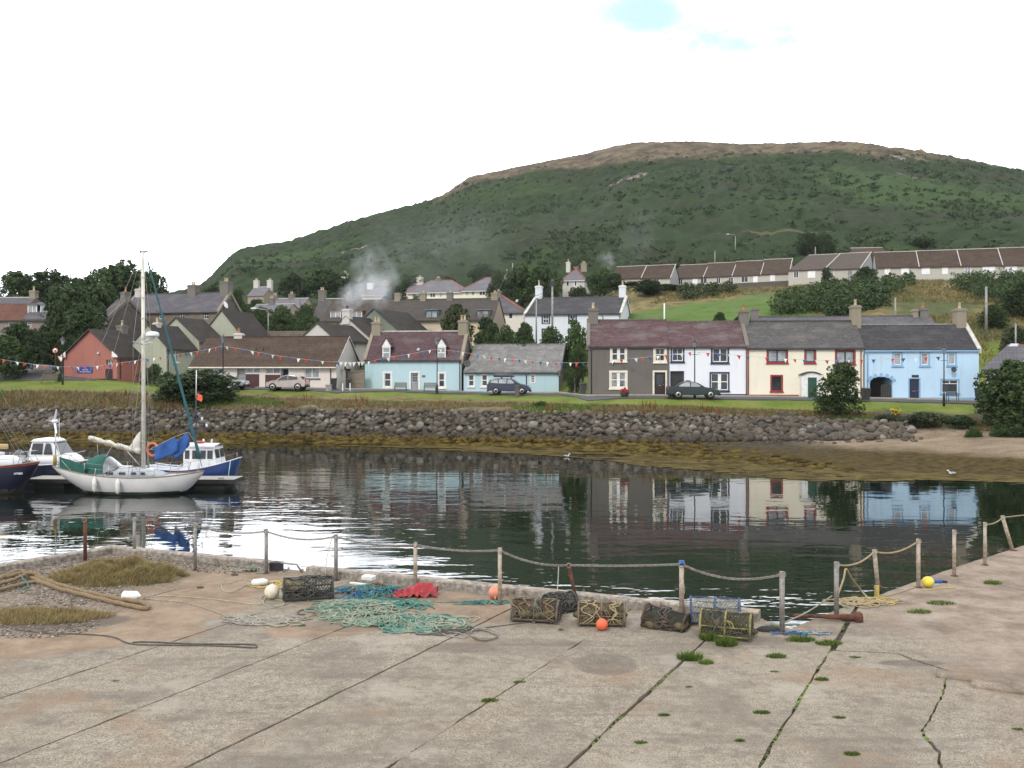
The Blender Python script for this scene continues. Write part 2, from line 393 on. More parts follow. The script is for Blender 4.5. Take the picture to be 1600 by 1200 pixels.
for a in range(len(pxs)):
 for t in range(len(TT)):
  x, y, z = V[a, t]; T = TT[t]
  if T < 1.2: continue
  if T < 9.5: k = .06 if T < 6.5 else .25; dzv = k * fbm(x, y, .45, 3.1)
  else:
   g = min(1, (T - 9.5) / 2)
   b = fbm(x, y, .022, 8.2, 4)
   c = max(0.0, noise.noise(Vector((x * .24, y * .24, 1.7))) + .2) ** .8 * 1.7 + .7 * noise.noise(Vector((x * .6, y * .6, 4.7)))
   crag = 1 - .6 * max(0, min(1, (z - 105) / 15))
   dzv = g * (.9 * b * min(1, (14 - T)) + c * crag)
  V[a, t, 2] += dzv
na, nt_ = len(pxs), len(TT)
I = np.arange(na * nt_).reshape(na, nt_)
Fq = np.stack([I[:-1, :-1], I[1:, :-1], I[1:, 1:], I[:-1, 1:]], -1).reshape(-1, 4)
def land_material():
 m, nt, b = new_mat('land'); N = NT(nt); b.inputs['Roughness'].default_value = .95; b.inputs['Specular IOR Level'].default_value = .15
 P = N.coord('Position'); x, y, z = N.xyz(P)
 n1 = N.noise(P, .35, 5); n2 = N.noise(P, 2.2, 4); n3 = N.noise(P, .045, 5); n4 = N.noise(P, .013, 4)
 hill = N.ramp(N.math('ADD', N.math('MULTIPLY', N.noise(P, .16, 6, .65), .75), N.math('MULTIPLY', n2, .25)),
                  [(.34, (.013, .024, .007)), (.47, (.019, .034, .010)), (.57, (.026, .045, .013)), (.72, (.036, .058, .018))])
 hill = N.mix(N.step(n3, .5, .64), hill, N.ramp(n1, [(.35, (.016, .022, .011)), (.7, (.044, .05, .024))]))
 hill = N.mix(N.math('MULTIPLY', N.step(N.noise(N.mapping(P, (1, 1, 1), (31, 7, 0)), .02, 5), .56, .66), .8), hill, (.034, .058, .017))
 heath = N.ramp(N.noise(P, .12, 6, .7), [(.32, (.042, .033, .024)), (.5, (.10, .078, .052)), (.6, (.17, .135, .08)), (.75, (.06, .065, .032))])
 top = N.step(N.math('ADD', N.math('ADD', z, N.math('MULTIPLY', N.math('MAXIMUM', N.math('SUBTRACT', x, 130.0), 0.0), .1)), N.math('MULTIPLY', N.math('SUBTRACT', N.noise(P, .018, 5), .5), 52)), 97, 105)
 hill = N.mix(top, hill, heath)
 def blob(cx, cy, rx, ry, amt=14.0):
  ddx = N.math('DIVIDE', N.math('SUBTRACT', x, cx), rx); ddy = N.math('DIVIDE', N.math('SUBTRACT', y, cy), ry)
  r = N.math('ADD', N.math('MULTIPLY', ddx, ddx), N.math('MULTIPLY', ddy, ddy))
  r = N.math('ADD', r, N.math('MULTIPLY', N.math('SUBTRACT', N.noise(P, .22, 5), .5), 3.0))
  return N.step(r, 1.2, .7)
 rock = N.ramp(N.noise(N.mapping(P, (1, 1, .6)), .9, 5), [(.35, (.04, .035, .03)), (.5, (.14, .12, .10)), (.66, (.34, .31, .28))])
 pale = N.ramp(N.noise(P, .3, 5), [(.35, (.032, .06, .016)), (.65, (.048, .083, .024))])
 for (pp, D, rx, ry) in ((1345, 330, 13, 40), (1400, 320, 20, 22), (1490, 300, 28, 20), (430, 440, 30, 22)):
  g = gp(pp, D); hill = N.mix(N.math('MULTIPLY', blob(g.x, g.y, rx, ry), .75), hill, pale)
 for (pp, D, rx, ry) in ((1418, 345, 2.0, 9), (1225, 262, 14, 1.2)):
  g = gp(pp, D); hill = N.mix(N.math('MULTIPLY', blob(g.x, g.y, rx, ry), .7), hill, (.12, .095, .055))
 for (pp, D, rx, ry) in ROCKS:
  g = gp(pp, D); hill = N.mix(blob(g.x, g.y, rx, ry), hill, rock)
 dry = N.ramp(N.noise(N.mapping(P, (1, 1, 2.2)), .5, 6, .65), [(.34, (.075, .07, .03)), (.5, (.165, .135, .058)), (.64, (.25, .2, .09)), (.8, (.1, .1, .04))])
 dry = N.mix(N.math('MULTIPLY', N.step(n3, .47, .57), .75), dry, (.055, .08, .025))
 fg = gp(1110, 128); f2 = gp(1080, 124)
 field = N.math('MULTIPLY', N.step(y, 106, 110), N.math('MULTIPLY', N.step(N.math('ADD', y, N.math('ADD', N.math('MULTIPLY', N.math('SUBTRACT', x, 28), -.3), N.math('MULTIPLY', n1, 5))), 145, 140), N.math('MULTIPLY', N.step(x, 11, 14), N.step(N.math('ADD', x, N.math('MULTIPLY', n1, 6)), 44, 40))))
 fgr = N.ramp(n1, [(.35, (.075, .135, .026)), (.55, (.105, .165, .036)), (.68, (.12, .12, .06))])
 rough = N.mix(field, dry, fgr)
 village = N.ramp(n1, [(.35, (.05, .08, .022)), (.6, (.085, .12, .03)), (.75, (.12, .12, .05))])
 rough = N.mix(N.step(N.math('ADD', x, N.math('MULTIPLY', n1, 12)), 8, 16), village, rough)
 lawn = N.ramp(N.math('ADD', N.math('MULTIPLY', n1, .7), N.math('MULTIPLY', n2, .3)), [(.36, (.105, .15, .024)), (.52, (.155, .20, .036)), (.66, (.215, .215, .065))])
 bank = N.ramp(N.noise(P, .9, 5, .65), [(.34, (.07, .075, .028)), (.5, (.17, .135, .062)), (.68, (.25, .19, .095))])
 lh = N.math('ADD', z, N.math('MULTIPLY', N.math('SUBTRACT', n1, .5), .9))
 lw = N.math('ADD', lh, N.math('MULTIPLY', x, .021))
 g0 = N.mix(N.step(lw, 3.0, 3.35), bank, lawn)
 earth = N.ramp(n2, [(.3, (.035, .032, .024)), (.7, (.09, .078, .06))])
 g0 = N.mix(N.step(lh, 2.35, 2.7), earth, g0)
 sand = N.ramp(N.math('ADD', N.math('MULTIPLY', N.noise(N.mapping(P, (.5, 1, 3)), .9, 5), .6), N.math('MULTIPLY', N.noise(P, 7, 3), .4)), [(.33, (.15, .112, .078)), (.5, (.25, .19, .128)), (.68, (.33, .265, .19))])
 shore = N.ramp(n2, [(.3, (.028, .02, .006)), (.55, (.075, .05, .012)), (.75, (.115, .08, .018))])
 sandy = N.mix(N.step(N.math('ADD', z, N.math('MULTIPLY', n1, .5)), .75, 1.1), shore, sand)
 low = N.mix(N.step(N.math('ADD', x, N.math('MULTIPLY', N.math('SUBTRACT', n1, .5), 6)), 17, 24), N.mix(N.step(z, .25, .6), shore, earth), sandy)
 g0 = N.mix(N.step(N.math('ADD', z, N.math('MULTIPLY', N.math('SUBTRACT', n2, .5), .5)), 1.55, 1.9), low, g0)
 land = N.mix(N.step(y, 104, 109), g0, rough)
 land = N.mix(N.step(N.math('ADD', N.math('ADD', y, N.math('MULTIPLY', x, .25)), N.math('MULTIPLY', N.math('SUBTRACT', n3, .5), 30)), 196, 212), land, hill)
 N.link(land, b.inputs['Base Color'])
 N.link(N.bump(N.noise(P, 2.5, 5, .7), .9, .35), b.inputs['Normal'])
 return m
ROCKS = [(718, 540, 9, 22), (762, 535, 13, 20), (990, 395, 6.5, 7), (968, 395, 4, 5), (1405, 405, 3, 8), (520, 405, 14, 4), (545, 418, 8, 4)]
land = npmesh('terrain', V.reshape(-1, 3), Fq, land_material(), None, True); tag(land, kind='structure')
def water_material():
 m, nt, b = new_mat('harbour_water'); N = NT(nt)
 b.inputs['Base Color'].default_value = (.006, .010, .006, 1); b.inputs['Roughness'].default_value = .015; b.inputs['IOR'].default_value = 1.48
 P = N.coord('Position'); x, y, z = N.xyz(P)
 def wave(sx, sy, rot, sc, det): return N.noise(N.mapping(P, (sx, sy, 1), (0, 0, 0), (0, 0, rot)), sc, det, .5)
 a = wave(.4, 1.0, R(8), .8, 2); c = wave(.6, 1.0, R(-14), 2.6, 2); d = wave(.35, .8, R(20), .32, 2)
 patch = N.noise(N.mapping(P, (.5, 1, 1), (3, 9, 0)), .09, 4)
 s_ = N.math('SUBTRACT', x, N.math('MULTIPLY_ADD', N.math('SUBTRACT', 54.0, y), .4, -5.0))
 ruff = N.step(N.math('ADD', s_, N.math('MULTIPLY', N.math('SUBTRACT', patch, .5), 30)), 7, -6)
 far = N.math('MULTIPLY', N.step(y, 72, 52), N.math('MULTIPLY_ADD', N.step(y, 33, 43), .72, .28))
 amp = N.math('ADD', N.math('MULTIPLY_ADD', N.math('MULTIPLY', ruff, far), .42, .22), N.math('MULTIPLY', N.step(y, 32, 20), 1.0))
 h = N.math('ADD', N.math('MULTIPLY', a, .042), N.math('ADD', N.math('MULTIPLY', c, .010), N.math('MULTIPLY', d, .05)))
 h = N.math('MULTIPLY', h, amp)
 bp = nt.nodes.new('ShaderNodeBump'); bp.inputs['Strength'].default_value = 1; bp.inputs['Distance'].default_value = WAVE
 N.link(h, bp.inputs['Height']); N.link(bp.outputs[0], b.inputs['Normal'])
 return m
mb = MB(); mb.quad((-140, 2, 0), (160, 2, 0), (160, 100, 0), (-140, 100, 0))
mb.quad((-140, -60, 0), (160, -60, 0), (160, 2, 0), (-140, 2, 0))
tag(mb.build('water', water_material()), kind='structure')
M['slate_purple'] = roofing('purple_slate', (.115, .066, .07), (.075, .05, .058), (.13, .115, .115), .3, .2, (.2, .19, .18), .35)
M['slate_row'] = roofing('mauve_slate', (.125, .07, .073), (.08, .052, .06), (.15, .14, .135), .3, .2, (.22, .21, .19), .3)
M['slate_grey'] = roofing('grey_slate', (.105, .098, .098), (.075, .072, .076), (.14, .13, .12), .3, .2, (.2, .19, .16), .45)
M['slate_dark'] = roofing('dark_slate', (.06, .058, .062), (.045, .045, .05), (.085, .08, .078), .3, .2, (.15, .14, .13), .25)
M['slate_blue'] = roofing('blue_slate', (.12, .115, .13), (.09, .087, .1), (.15, .14, .14), .3, .2, (.2, .18, .17), .3)
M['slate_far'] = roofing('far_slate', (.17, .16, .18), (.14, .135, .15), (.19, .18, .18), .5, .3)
M['tile_brown'] = roofing('brown_tile', (.082, .056, .042), (.058, .042, .034), (.10, .075, .055), .33, .25, (.14, .12, .09), .35)
M['tile_dark'] = roofing('dark_brown_tile', (.048, .04, .036), (.036, .031, .029), (.058, .048, .04), .33, .25, (.09, .085, .07), .3)
M['tile_grey'] = roofing('grey_brown_tile', (.085, .074, .066), (.06, .054, .05), (.09, .075, .06), .35, .28, (.13, .12, .1), .4)
M['tile_terrace'] = roofing('terrace_tile', (.075, .053, .04), (.055, .04, .031), (.088, .066, .05), .5, .35)
M['sheet'] = roofing('fibre_cement_sheet', (.17, .165, .155), (.13, .127, .12), (.12, .11, .1), 2.0, 1.6, (.27, .275, .28), .22, .4)
M['rust_sheet'] = roofing('rusted_sheet', (.13, .058, .04), (.1, .045, .034), (.08, .045, .038), .9, 3.0, (.3, .2, .15), .3)
M['w_aqua'] = harl('aqua_wall', (.43, .585, .63), amount=.32)
M['w_blue'] = harl('sky_blue_wall', (.46, .63, .78), amount=.3)
M['w_white'] = harl('white_wall', (.74, .76, .80), amount=.2)
M['w_cream'] = harl('cream_wall', (.76, .71, .58), amount=.18)
M['w_grey'] = harl('grey_render', (.145, .132, .118), (.1, .09, .08), .45)
M['w_red'] = harl('salmon_red_wall', (.35, .142, .115), (.12, .07, .06), .35)
M['w_sage'] = harl('sage_wall', (.36, .37, .29), (.15, .15, .12), .4)
M['w_offwhite'] = harl('offwhite_wall', (.66, .60, .55), amount=.3)
M['w_offgrey'] = harl('pale_grey_wall', (.52, .5, .46), amount=.4)
M['w_beige'] = harl('beige_wall', (.55, .46, .33), amount=.4)
M['w_tan'] = harl('tan_gable', (.33, .27, .2), amount=.4)
M['w_greengrey'] = harl('green_grey_gable', (.2, .24, .19), (.1, .11, .09), .4)
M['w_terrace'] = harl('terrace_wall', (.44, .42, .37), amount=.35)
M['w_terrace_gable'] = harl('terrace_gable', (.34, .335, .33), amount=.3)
M['w_oldwhite'] = harl('limewashed_wall', (.62, .65, .68), amount=.35)
M['w_pink'] = harl('pinkish_rubble_wall', (.25, .2, .185), (.15, .12, .1), .5)
M['stone'] = stonewall('rubble_stone', (.21, .155, .115), (.13, .105, .085), (.22, .2, .17))
M['stone_dark'] = stonewall('dark_rubble_stone', (.12, .1, .085), (.08, .068, .058), (.13, .12, .1))
M['stone_tan'] = stonewall('tan_rubble_stone', (.26, .215, .16), (.17, .14, .11), (.25, .22, .18), .5, .22)
M['chim_tan'] = harl('tan_chimney', (.26, .225, .17), (.12, .1, .08), .5)
M['chim_grey'] = harl('grey_chimney', (.17, .155, .135), (.1, .09, .08), .45)
M['maroon'] = plain('maroon_panel', (.075, .022, .022), None, .6)
M['door_grey'] = plain('grey_door', (.33, .34, .35), None, .5)
M['door_brown'] = plain('dark_brown_door', (.028, .014, .012), None, .4)
M['door_green'] = plain('green_door', (.015, .07, .045), None, .45)
M['door_navy'] = plain('navy_door', (.016, .02, .05), None, .45)
M['cream_paint'] = plain('cream_paint', (.74, .69, .56), (.62, .58, .48), .6)
M['blue_band'] = plain('dusk_blue_band', (.23, .40, .60), (.2, .35, .52), .7)
M['grey_frame'] = plain('grey_window_frame', (.3, .33, .33), None, .5)
M['pale_cement'] = plain('pale_cement', (.55, .53, .49), (.4, .38, .34), .9)
M['terracotta'] = plain('terracotta_ridge', (.36, .12, .08), (.28, .1, .07), .8)
M['teal_paint'] = plain('teal_paint', (.1, .2, .19), None, .6)
M['orange_clad'] = plain('orange_brown_cladding', (.23, .075, .04), (.17, .06, .035), .7)
M['dark_clad'] = plain('dark_cladding', (.03, .026, .035), None, .6)
M['planter'] = plain('planter_wood', (.19, .13, .09), (.12, .085, .06), .8)
class House:
 """ridge along local x, street front on the plane y=0; placed by its front corner as seen, sizes from the pixels it spans"""
 def __init__(s, name, label, D, corner, theta, left, right, eave, ridge, base=None, z=None, group=None, depth=None, cat='house', drop=2.5, ov=.22, found=None):
  th = R(theta); s.c, s.s = math.cos(th), math.sin(th)
  cx = (corner - 800) / F * D
  s.side = 'left' if (theta > 0 or (corner == left)) else 'right'
  if s.side == 'left':
   ox, oy = cx, D
   s.L = s.solve(ox, oy, s.c, s.s, right)
   gp_ = left if corner != left else None
   dp = s.solve(ox, oy, -s.s, s.c, gp_) if depth is None else depth
  else:
   s.L = s.solve(cx, D, -s.c, -s.s, left)
   ox, oy = cx - s.L * s.c, D - s.L * s.s
   dp = s.solve(cx, D, -s.s, s.c, right) if depth is None else depth
  s.d = dp
  s.oz = z if z is not None else CZ - (base - HZ) / F * D
  s.ox, s.oy = ox, oy
  s.h = CZ - (eave - HZ) / F * D - s.oz
  mx, my = ox + s.L / 2 * s.c - dp / 2 * s.s, oy + s.L / 2 * s.s + dp / 2 * s.c
  s.rh = CZ - (ridge - HZ) / F * my - s.oz - s.h
  s.drop = drop; s.ov = ov
  s.root = thing(name, label, cat, (ox, oy, s.oz), th, group)
  s.open = {'f': [], 'l': [], 'r': []}
 @staticmethod
 def solve(ox, oy, ux, uy, px):
  k = (px - 800) / F
  return (k * oy - ox) / (ux - k * uy)
 def fx(s, px): return s.solve(s.ox, s.oy, s.c, s.s, px)
 def wp(s, px, py, face='f'):
  if face == 'f':
   a = s.fx(px); Y = s.oy + a * s.s
  else:
   bx, by = (s.ox, s.oy) if face == 'l' else (s.ox + s.L * s.c, s.oy + s.L * s.s)
   a = s.solve(bx, by, -s.s, s.c, px); Y = by + a * s.c
  return a, CZ - (py - HZ) / F * Y - s.oz
 def mp(s, face):
  if face == 'f': return lambda a, o, z: (a, -o, z)          # o is outward
  if face == 'l': return lambda a, o, z: (-o, a, z)
  return lambda a, o, z: (s.L + o, a, z)
 def bx(s, mb, face, a0, a1, o0, o1, z0, z1):
  f = s.mp(face); vs = [f(a, o, z) for z in (z0, z1) for o in (o0, o1) for a in (a0, a1)]
  mb.add(vs, [(0, 2, 3, 1), (4, 5, 7, 6), (0, 1, 5, 4), (1, 3, 7, 5), (3, 2, 6, 7), (2, 0, 4, 6)])
 def slope(s, y): return s.h + s.rh * (1 - abs(y - s.d / 2) / (s.d / 2))
 def finish(s, wall, gable=None, roof=None, lip='white_paint', hip=0.0, gutter='dark_metal', ridge='pale_cement', ov=None, verge=.12, thick=.12, skew=None, barge=None, barge_mat='pale_cement', skew_mat='pale_cement'):
  """walls with their openings, then roof"""
  mb = MB(); L, d, h = s.L, s.d, s.h; z0 = -s.drop
  for face, W in (('f', L), ('l', d), ('r', d)):
   ops = s.open[face]; f = s.mp(face); mi = 0 if face == 'f' else 1
   xs = sorted({0.0, W, *[v for o in ops for v in (o[0], o[1])]}); zs = sorted({z0, h, *[v for o in ops for v in (o[2], o[3])]})
   for i in range(len(xs) - 1):
    for j in range(len(zs) - 1):
     mx, mz = (xs[i] + xs[i + 1]) / 2, (zs[j] + zs[j + 1]) / 2
     if any(o[0] < mx < o[1] and o[2] < mz < o[3] for o in ops): continue
     mb.quad(f(xs[i], 0, zs[j]), f(xs[i + 1], 0, zs[j]), f(xs[i + 1], 0, zs[j + 1]), f(xs[i], 0, zs[j + 1]), mi)
   for a0, a1, b0, b1, rv in ops:
    for (p, q_) in (((a0, b0), (a1, b0)), ((a1, b0), (a1, b1)), ((a1, b1), (a0, b1)), ((a0, b1), (a0, b0))):
     mb.quad(f(p[0], 0, p[1]), f(q_[0], 0, q_[1]), f(q_[0], -rv, q_[1]), f(p[0], -rv, p[1]), mi)
  mb.quad((0, d, z0), (L, d, z0), (L, d, h), (0, d, h), 1)
  if not hip:
   for X in (0, L): mb.add([(X, 0, h), (X, d, h), (X, d / 2, h + s.rh)], [(0, 1, 2)], 1)
  mb.build('wall', [M[wall], M[gable or wall]], s.root)
  ov = s.ov if ov is None else ov
  sl = s.rh / (d / 2); t = thick
  rb = MB()
  x0, x1 = -verge, L + verge
  if hip:
   zr, ze = h + s.rh, h - sl * ov
   hx = hip * d / 2
   lo = [(x0 - ov, -ov, ze), (x1 + ov, -ov, ze), (x1 + ov, d + ov, ze), (x0 - ov, d + ov, ze)]
   top = [(hx, d / 2, zr), (L - hx, d / 2, zr)]
   vs = lo + top; fs = [(0, 1, 5, 4), (2, 3, 4, 5), (1, 2, 5), (3, 0, 4)]
   rb.add([(a, b_, c + t) for a, b_, c in vs], fs); rb.box(x0 - ov, x1 + ov, -ov, d + ov, ze - .04, ze + t)
  else:
   fr = [(x0, -ov, h - sl * ov), (x0, d / 2, h + s.rh), (x0, d / 2, h + s.rh + t), (x0, -ov, h - sl * ov + t)]
   bk = [(x0, d / 2, h + s.rh), (x0, d + ov, h - sl * ov), (x0, d + ov, h - sl * ov + t), (x0, d / 2, h + s.rh + t)]
   rb.prism(fr, (x1 - x0, 0, 0)); rb.prism(bk, (x1 - x0, 0, 0))
  s.roof = rb.build('roof', M[roof], s.root)
  if ridge:
   r = MB()
   if hip:
    hx = hip * d / 2; zr = h + s.rh + t + .02
    r.tube([(hx, d / 2, zr), (L - hx, d / 2, zr)], .1, 5)
    for X, k in ((hx, x0 - ov), (L - hx, x1 + ov)):
     for Y in (-ov, d + ov): r.tube([(X, d / 2, zr), (k, Y, h - sl * ov + t + .02)], .1, 5)
   else: r.box(x0, x1, d / 2 - .13, d / 2 + .13, h + s.rh + t - .07, h + s.rh + t + .05)
   r.build('ridge', M[ridge], s.roof)
  if skew:                                   # raised stone verge on a gable
   for sd in skew:
    kb = MB(); X = 0 if sd == 'l' else L
    for y0, y1 in ((-ov + .02, d / 2), (d + ov - .02, d / 2)):
     za, zb = s.slope(y0) if False else h + s.rh * (1 - abs(y0 - d / 2) / (d / 2)), h + s.rh
     kb.prism([(X - .16, y0, za - .25), (X - .16, y1, zb - .25), (X - .16, y1, zb + t + .13), (X - .16, y0, za + t + .13)], (.34, 0, 0))
    kb.build('skew', M[skew_mat], s.roof)
  if barge:
   for sd in barge:
    kb = MB(); X = x0 - .03 if sd == 'l' else x1 - .01
    for y0, y1 in ((-ov, d / 2), (d + ov, d / 2)):
     za, zb = h + s.rh * (1 - abs(y0 - d / 2) / (d / 2)), h + s.rh
     kb.prism([(X, y0, za + .0), (X, y1, zb + .0), (X, y1, zb + t + .02), (X, y0, za + t + .02)], (.04, 0, 0))
    kb.build('bargeboard', M[barge_mat], s.roof)
  if gutter:
   g = MB(); zg = h - sl * ov - .02
   g.box(-verge + .03, L + verge - .03, -ov - .1, -ov - .004, zg - .05, zg + .07)
   g.build('gutter', M[gutter], s.root)
  return s
 def win(s, x0, x1, y0, y1, face='f', style='sash', sur=None, sw=.14, frame='white_paint', glass='glass', sill=None, rv=.13, fw=.07, mull=0):
  """x0..y1: the opening in photo pixels"""
  a0, zt = s.wp(x0, y0, face); a1, _ = s.wp(x1, y0, face); am, zb = s.wp((x0 + x1) / 2, y1, face); _, zt = s.wp((x0 + x1) / 2, y0, face)
  return s.window(a0, a1, zb, zt, face, style, sur, sw, frame, glass, sill, rv, fw)
 def window(s, a0, a1, zb, zt, face='f', style='sash', sur=None, sw=.14, frame='white_paint', glass='glass', sill=None, rv=.13, fw=.07):
  if a0 > a1: a0, a1 = a1, a0
  s.open[face].append((a0, a1, zb, zt, rv))
  fr = MB(); o0, o1 = -rv + .01, -rv + .075; B = lambda *k: s.bx(fr, face, *k)
  B(a0, a0 + fw, o0, o1, zb, zt); B(a1 - fw, a1, o0, o1, zb, zt); B(a0 + fw, a1 - fw, o0, o1, zt - fw, zt); B(a0 + fw, a1 - fw, o0, o1, zb, zb + fw)
  am, zm = (a0 + a1) / 2, (zb + zt) / 2; e = .003
  i0, i1, k0, k1 = a0 + fw, a1 - fw, zb + fw, zt - fw
  if style in ('sash', 'four', 'twin'): B(i0, i1, o0 - e, o1 + .02, zm - .04, zm + .04)
  if style in ('four',): B(am - .02, am + .02, o0 - .004, o1 - .01, k0, k1)
  if style in ('twin', 'pair'): B(am - (.14 if style == 'twin' else .05), am + (.14 if style == 'twin' else .05), o0 - .005, o1 + .03, k0, k1)
  if style == 'six':
   B(am - .02, am + .02, o0 - .004, o1, k0, k1)
   for t in (1 / 3, 2 / 3): B(i0, i1, o0 - .006, o1 - .01, zb + (zt - zb) * t - .02, zb + (zt - zb) * t + .02)
  if style == 'top': B(i0, i1, o0 - e, o1 + .01, zt - (zt - zb) * .28 - .03, zt - (zt - zb) * .28 + .03); B(am - .03, am + .03, o0 - .004, o1, zt - (zt - zb) * .28, k1)
  w = fr.build('window', M[frame], s.root)
  pn = MB(); f = s.mp(face); pn.quad(f(a0, -rv + .03, zb), f(a1, -rv + .03, zb), f(a1, -rv + .03, zt), f(a0, -rv + .03, zt)); pn.build('pane', M[glass], w)
  if sur:
   sb = MB(); B2 = lambda *k: s.bx(sb, face, *k); po = .025
   B2(a0 - sw, a0, -.02, po, zb - sw * .6, zt + sw); B2(a1, a1 + sw, -.02, po, zb - sw * .6, zt + sw); B2(a0, a1, -.02, po, zt, zt + sw); B2(a0, a1, -.02, po, zb - sw * .6, zb)
   sb.build('surround', M[sur], w)
  if sill:
   sb = MB(); k = sw if sur else .06
   s.bx(sb, face, a0 - k - .05, a1 + k + .05, -.02, .1, zb - .12 - (sw * .6 if sur else 0), zb - (sw * .6 if sur else 0) - .003); sb.build('sill', M[sill], w)
  return w
 def door(s, x0, x1, y0, y1, mat, face='f', sur=None, sw=.16, glazed=None, rv=.18):
  a0, zt = s.wp(x0, y0, face); a1, _ = s.wp(x1, y0, face); _, zb = s.wp((x0 + x1) / 2, y1, face); zb = max(zb, .02)
  s.open[face].append((a0, a1, -.0, zt, rv))
  d = MB(); o = -rv + .02
  s.bx(d, face, a0, a1, o - .04, o, .03, zt)
  am = (a0 + a1) / 2; wd = a1 - a0
  for (u0, u1) in ((.12, .45), (.55, .88)):                      # raised panels
   for (t0, t1) in ((.08, .4), (.48, .92)):
    if glazed and t0 > .4: continue
    s.bx(d, face, a0 + wd * u0, a0 + wd * u1, o, o + .02, zt * t0, zt * t1)
  ob = d.build('door', M[mat], s.root)
  h = MB(); h.ball(s.mp(face)(a0 + wd * .86, o + .045, zt * .47), .045, 8, 6); h.build('handle', M['galv'], ob)
  if glazed:
   g = MB()
   if glazed == 'nine':
    for i in range(3):
     for j in range(3): s.bx(g, face, a0 + wd * (.2 + .21 * i), a0 + wd * (.2 + .21 * i + .17), o, o + .015, zt * (.55 + .13 * j), zt * (.55 + .13 * j + .1))
   else: s.bx(g, face, a0 + wd * .2, a1 - wd * .2, o, o + .015, zt * .5, zt * .9)
   g.build('pane', M['glass'], ob)
  lb = MB(); s.bx(lb, face, am - .16, am + .16, o + .001, o + .03, zt * .43, zt * .455); lb.build('letterbox', M['galv'], ob)
  if sur:
   sb = MB()
   s.bx(sb, face, a0 - sw, a0, -.02, .03, .02, zt + sw); s.bx(sb, face, a1, a1 + sw, -.02, .03, .02, zt + sw); s.bx(sb, face, a0, a1, -.02, .03, zt, zt + sw)
   sb.build('surround', M[sur], ob)
  return ob
 def chim(s, x, wx=.9, wy=.9, top=1.3, mat='chim_tan', pots=1, potmat='chimney_pot', y=None, pot_h=.55, zb=None):
  """stack centred at local x on the ridge, top metres above the ridge"""
  y = s.d / 2 if y is None else y; zt = s.h + s.rh + top; zb = s.slope(y) - .9 if zb is None else zb
  mb = MB(); mb.box(x - wx / 2, x + wx / 2, y - wy / 2, y + wy / 2, zb, zt - .25)
  mb.box(x - wx / 2 - .07, x + wx / 2 + .07, y - wy / 2 - .07, y + wy / 2 + .07, zt - .25, zt - .1)
  mb.box(x - wx / 2 + .03, x + wx / 2 - .03, y - wy / 2 + .03, y + wy / 2 - .03, zt - .1, zt)
  c = mb.build('chimney', M[mat], s.root)
  for i in range(pots):
   p = MB(); px = x + (i - (pots - 1) / 2) * .32
   p.lathe([(.15, -.02), (.16, .05), (.12, .12), (.11, pot_h - .1), (.14, pot_h - .06), (.14, pot_h), (.09, pot_h), (.09, pot_h - .2)], 10, (px, y, zt)); p.build('chimney_pot', M[potmat], c)
  return c
 def pipe(s, px=None, a=None, mat='dark_metal', face='f', r=.045, zt=None):
  a = s.wp(px, HZ, face)[0] if a is None else a
  f = s.mp(face); mb = MB(); z1 = (s.h - .1) if zt is None else zt
  mb.tube([f(a, .07, .05), f(a, .07, z1 - .35), f(a, .2, z1 - .1)] if face == 'f' else [f(a, .07, .05), f(a, .07, z1)], r, 6); return mb.build('downpipe', M[mat], s.root)
 def base_band(s, a0, a1, z, mat):
  mb = MB(); s.bx(mb, 'f', a0, a1, -.02, .03, -.5, z); return mb.build('plinth', M[mat], s.root)
 def dormer(s, x0, x1, y0, y1, kind, cheek, face_mat='white_paint', glass='glass_pale', rise=.8, roofmat='slate_purple', fr='white_paint'):
  """window box standing out of the front slope; x0..y1 its front in photo pixels, set on the slope at its sill"""
  a0, a1 = s.fx(x0), s.fx(x1)
  yb = .4
  for _ in range(30):
   Y = s.oy + (a0 + a1) / 2 * s.s + yb * s.c
   zb = CZ - (y1 - HZ) / F * Y - s.oz
   yb = max(.05, (zb - s.h) / (s.rh / (s.d / 2)))
  zt = CZ - (y0 - HZ) / F * Y - s.oz
  cx = ((x0 - 800) / F * Y - s.ox + yb * s.s) / s.c, ((x1 - 800) / F * Y - s.ox + yb * s.s) / s.c
  a0, a1 = cx; wd = a1 - a0; sl = s.rh / (s.d / 2)
  ye = min(s.d / 2, yb + (zt - zb) / sl)
  mb = MB(); mb.prism([(a0, yb, zb - .1), (a0, yb, zt), (a0, ye, zt), (a0, ye, zt - .15)], (wd, 0, 0))
  dm = mb.build('dormer', M[cheek], s.root)
  fr_ = MB(); t = .1; o = yb - .03
  fr_.box(a0, a0 + t, o, yb + .02, zb, zt); fr_.box(a1 - t, a1, o, yb + .02, zb, zt); fr_.box(a0 + t, a1 - t, o, yb + .02, zb, zb + t); fr_.box(a0 + t, a1 - t, o, yb + .02, zt - t, zt)
  am = (a0 + a1) / 2
  if kind == 'gable': fr_.box(a0 + t, a1 - t, o - .01, yb + .01, (zb + zt) / 2 - .05, (zb + zt) / 2 + .05)
  else: fr_.box(am - .04, am + .04, o - .01, yb + .01, zb + t, zt - t)
  fr_.build('window_frame', M[fr], dm)
  p = MB(); p.quad((a0 + .05, yb - .006, zb + .05), (a1 - .05, yb - .006, zb + .05), (a1 - .05, yb - .006, zt - .05), (a0 + .05, yb - .006, zt - .05)); p.build('pane', M[glass], dm)
  rb = MB()
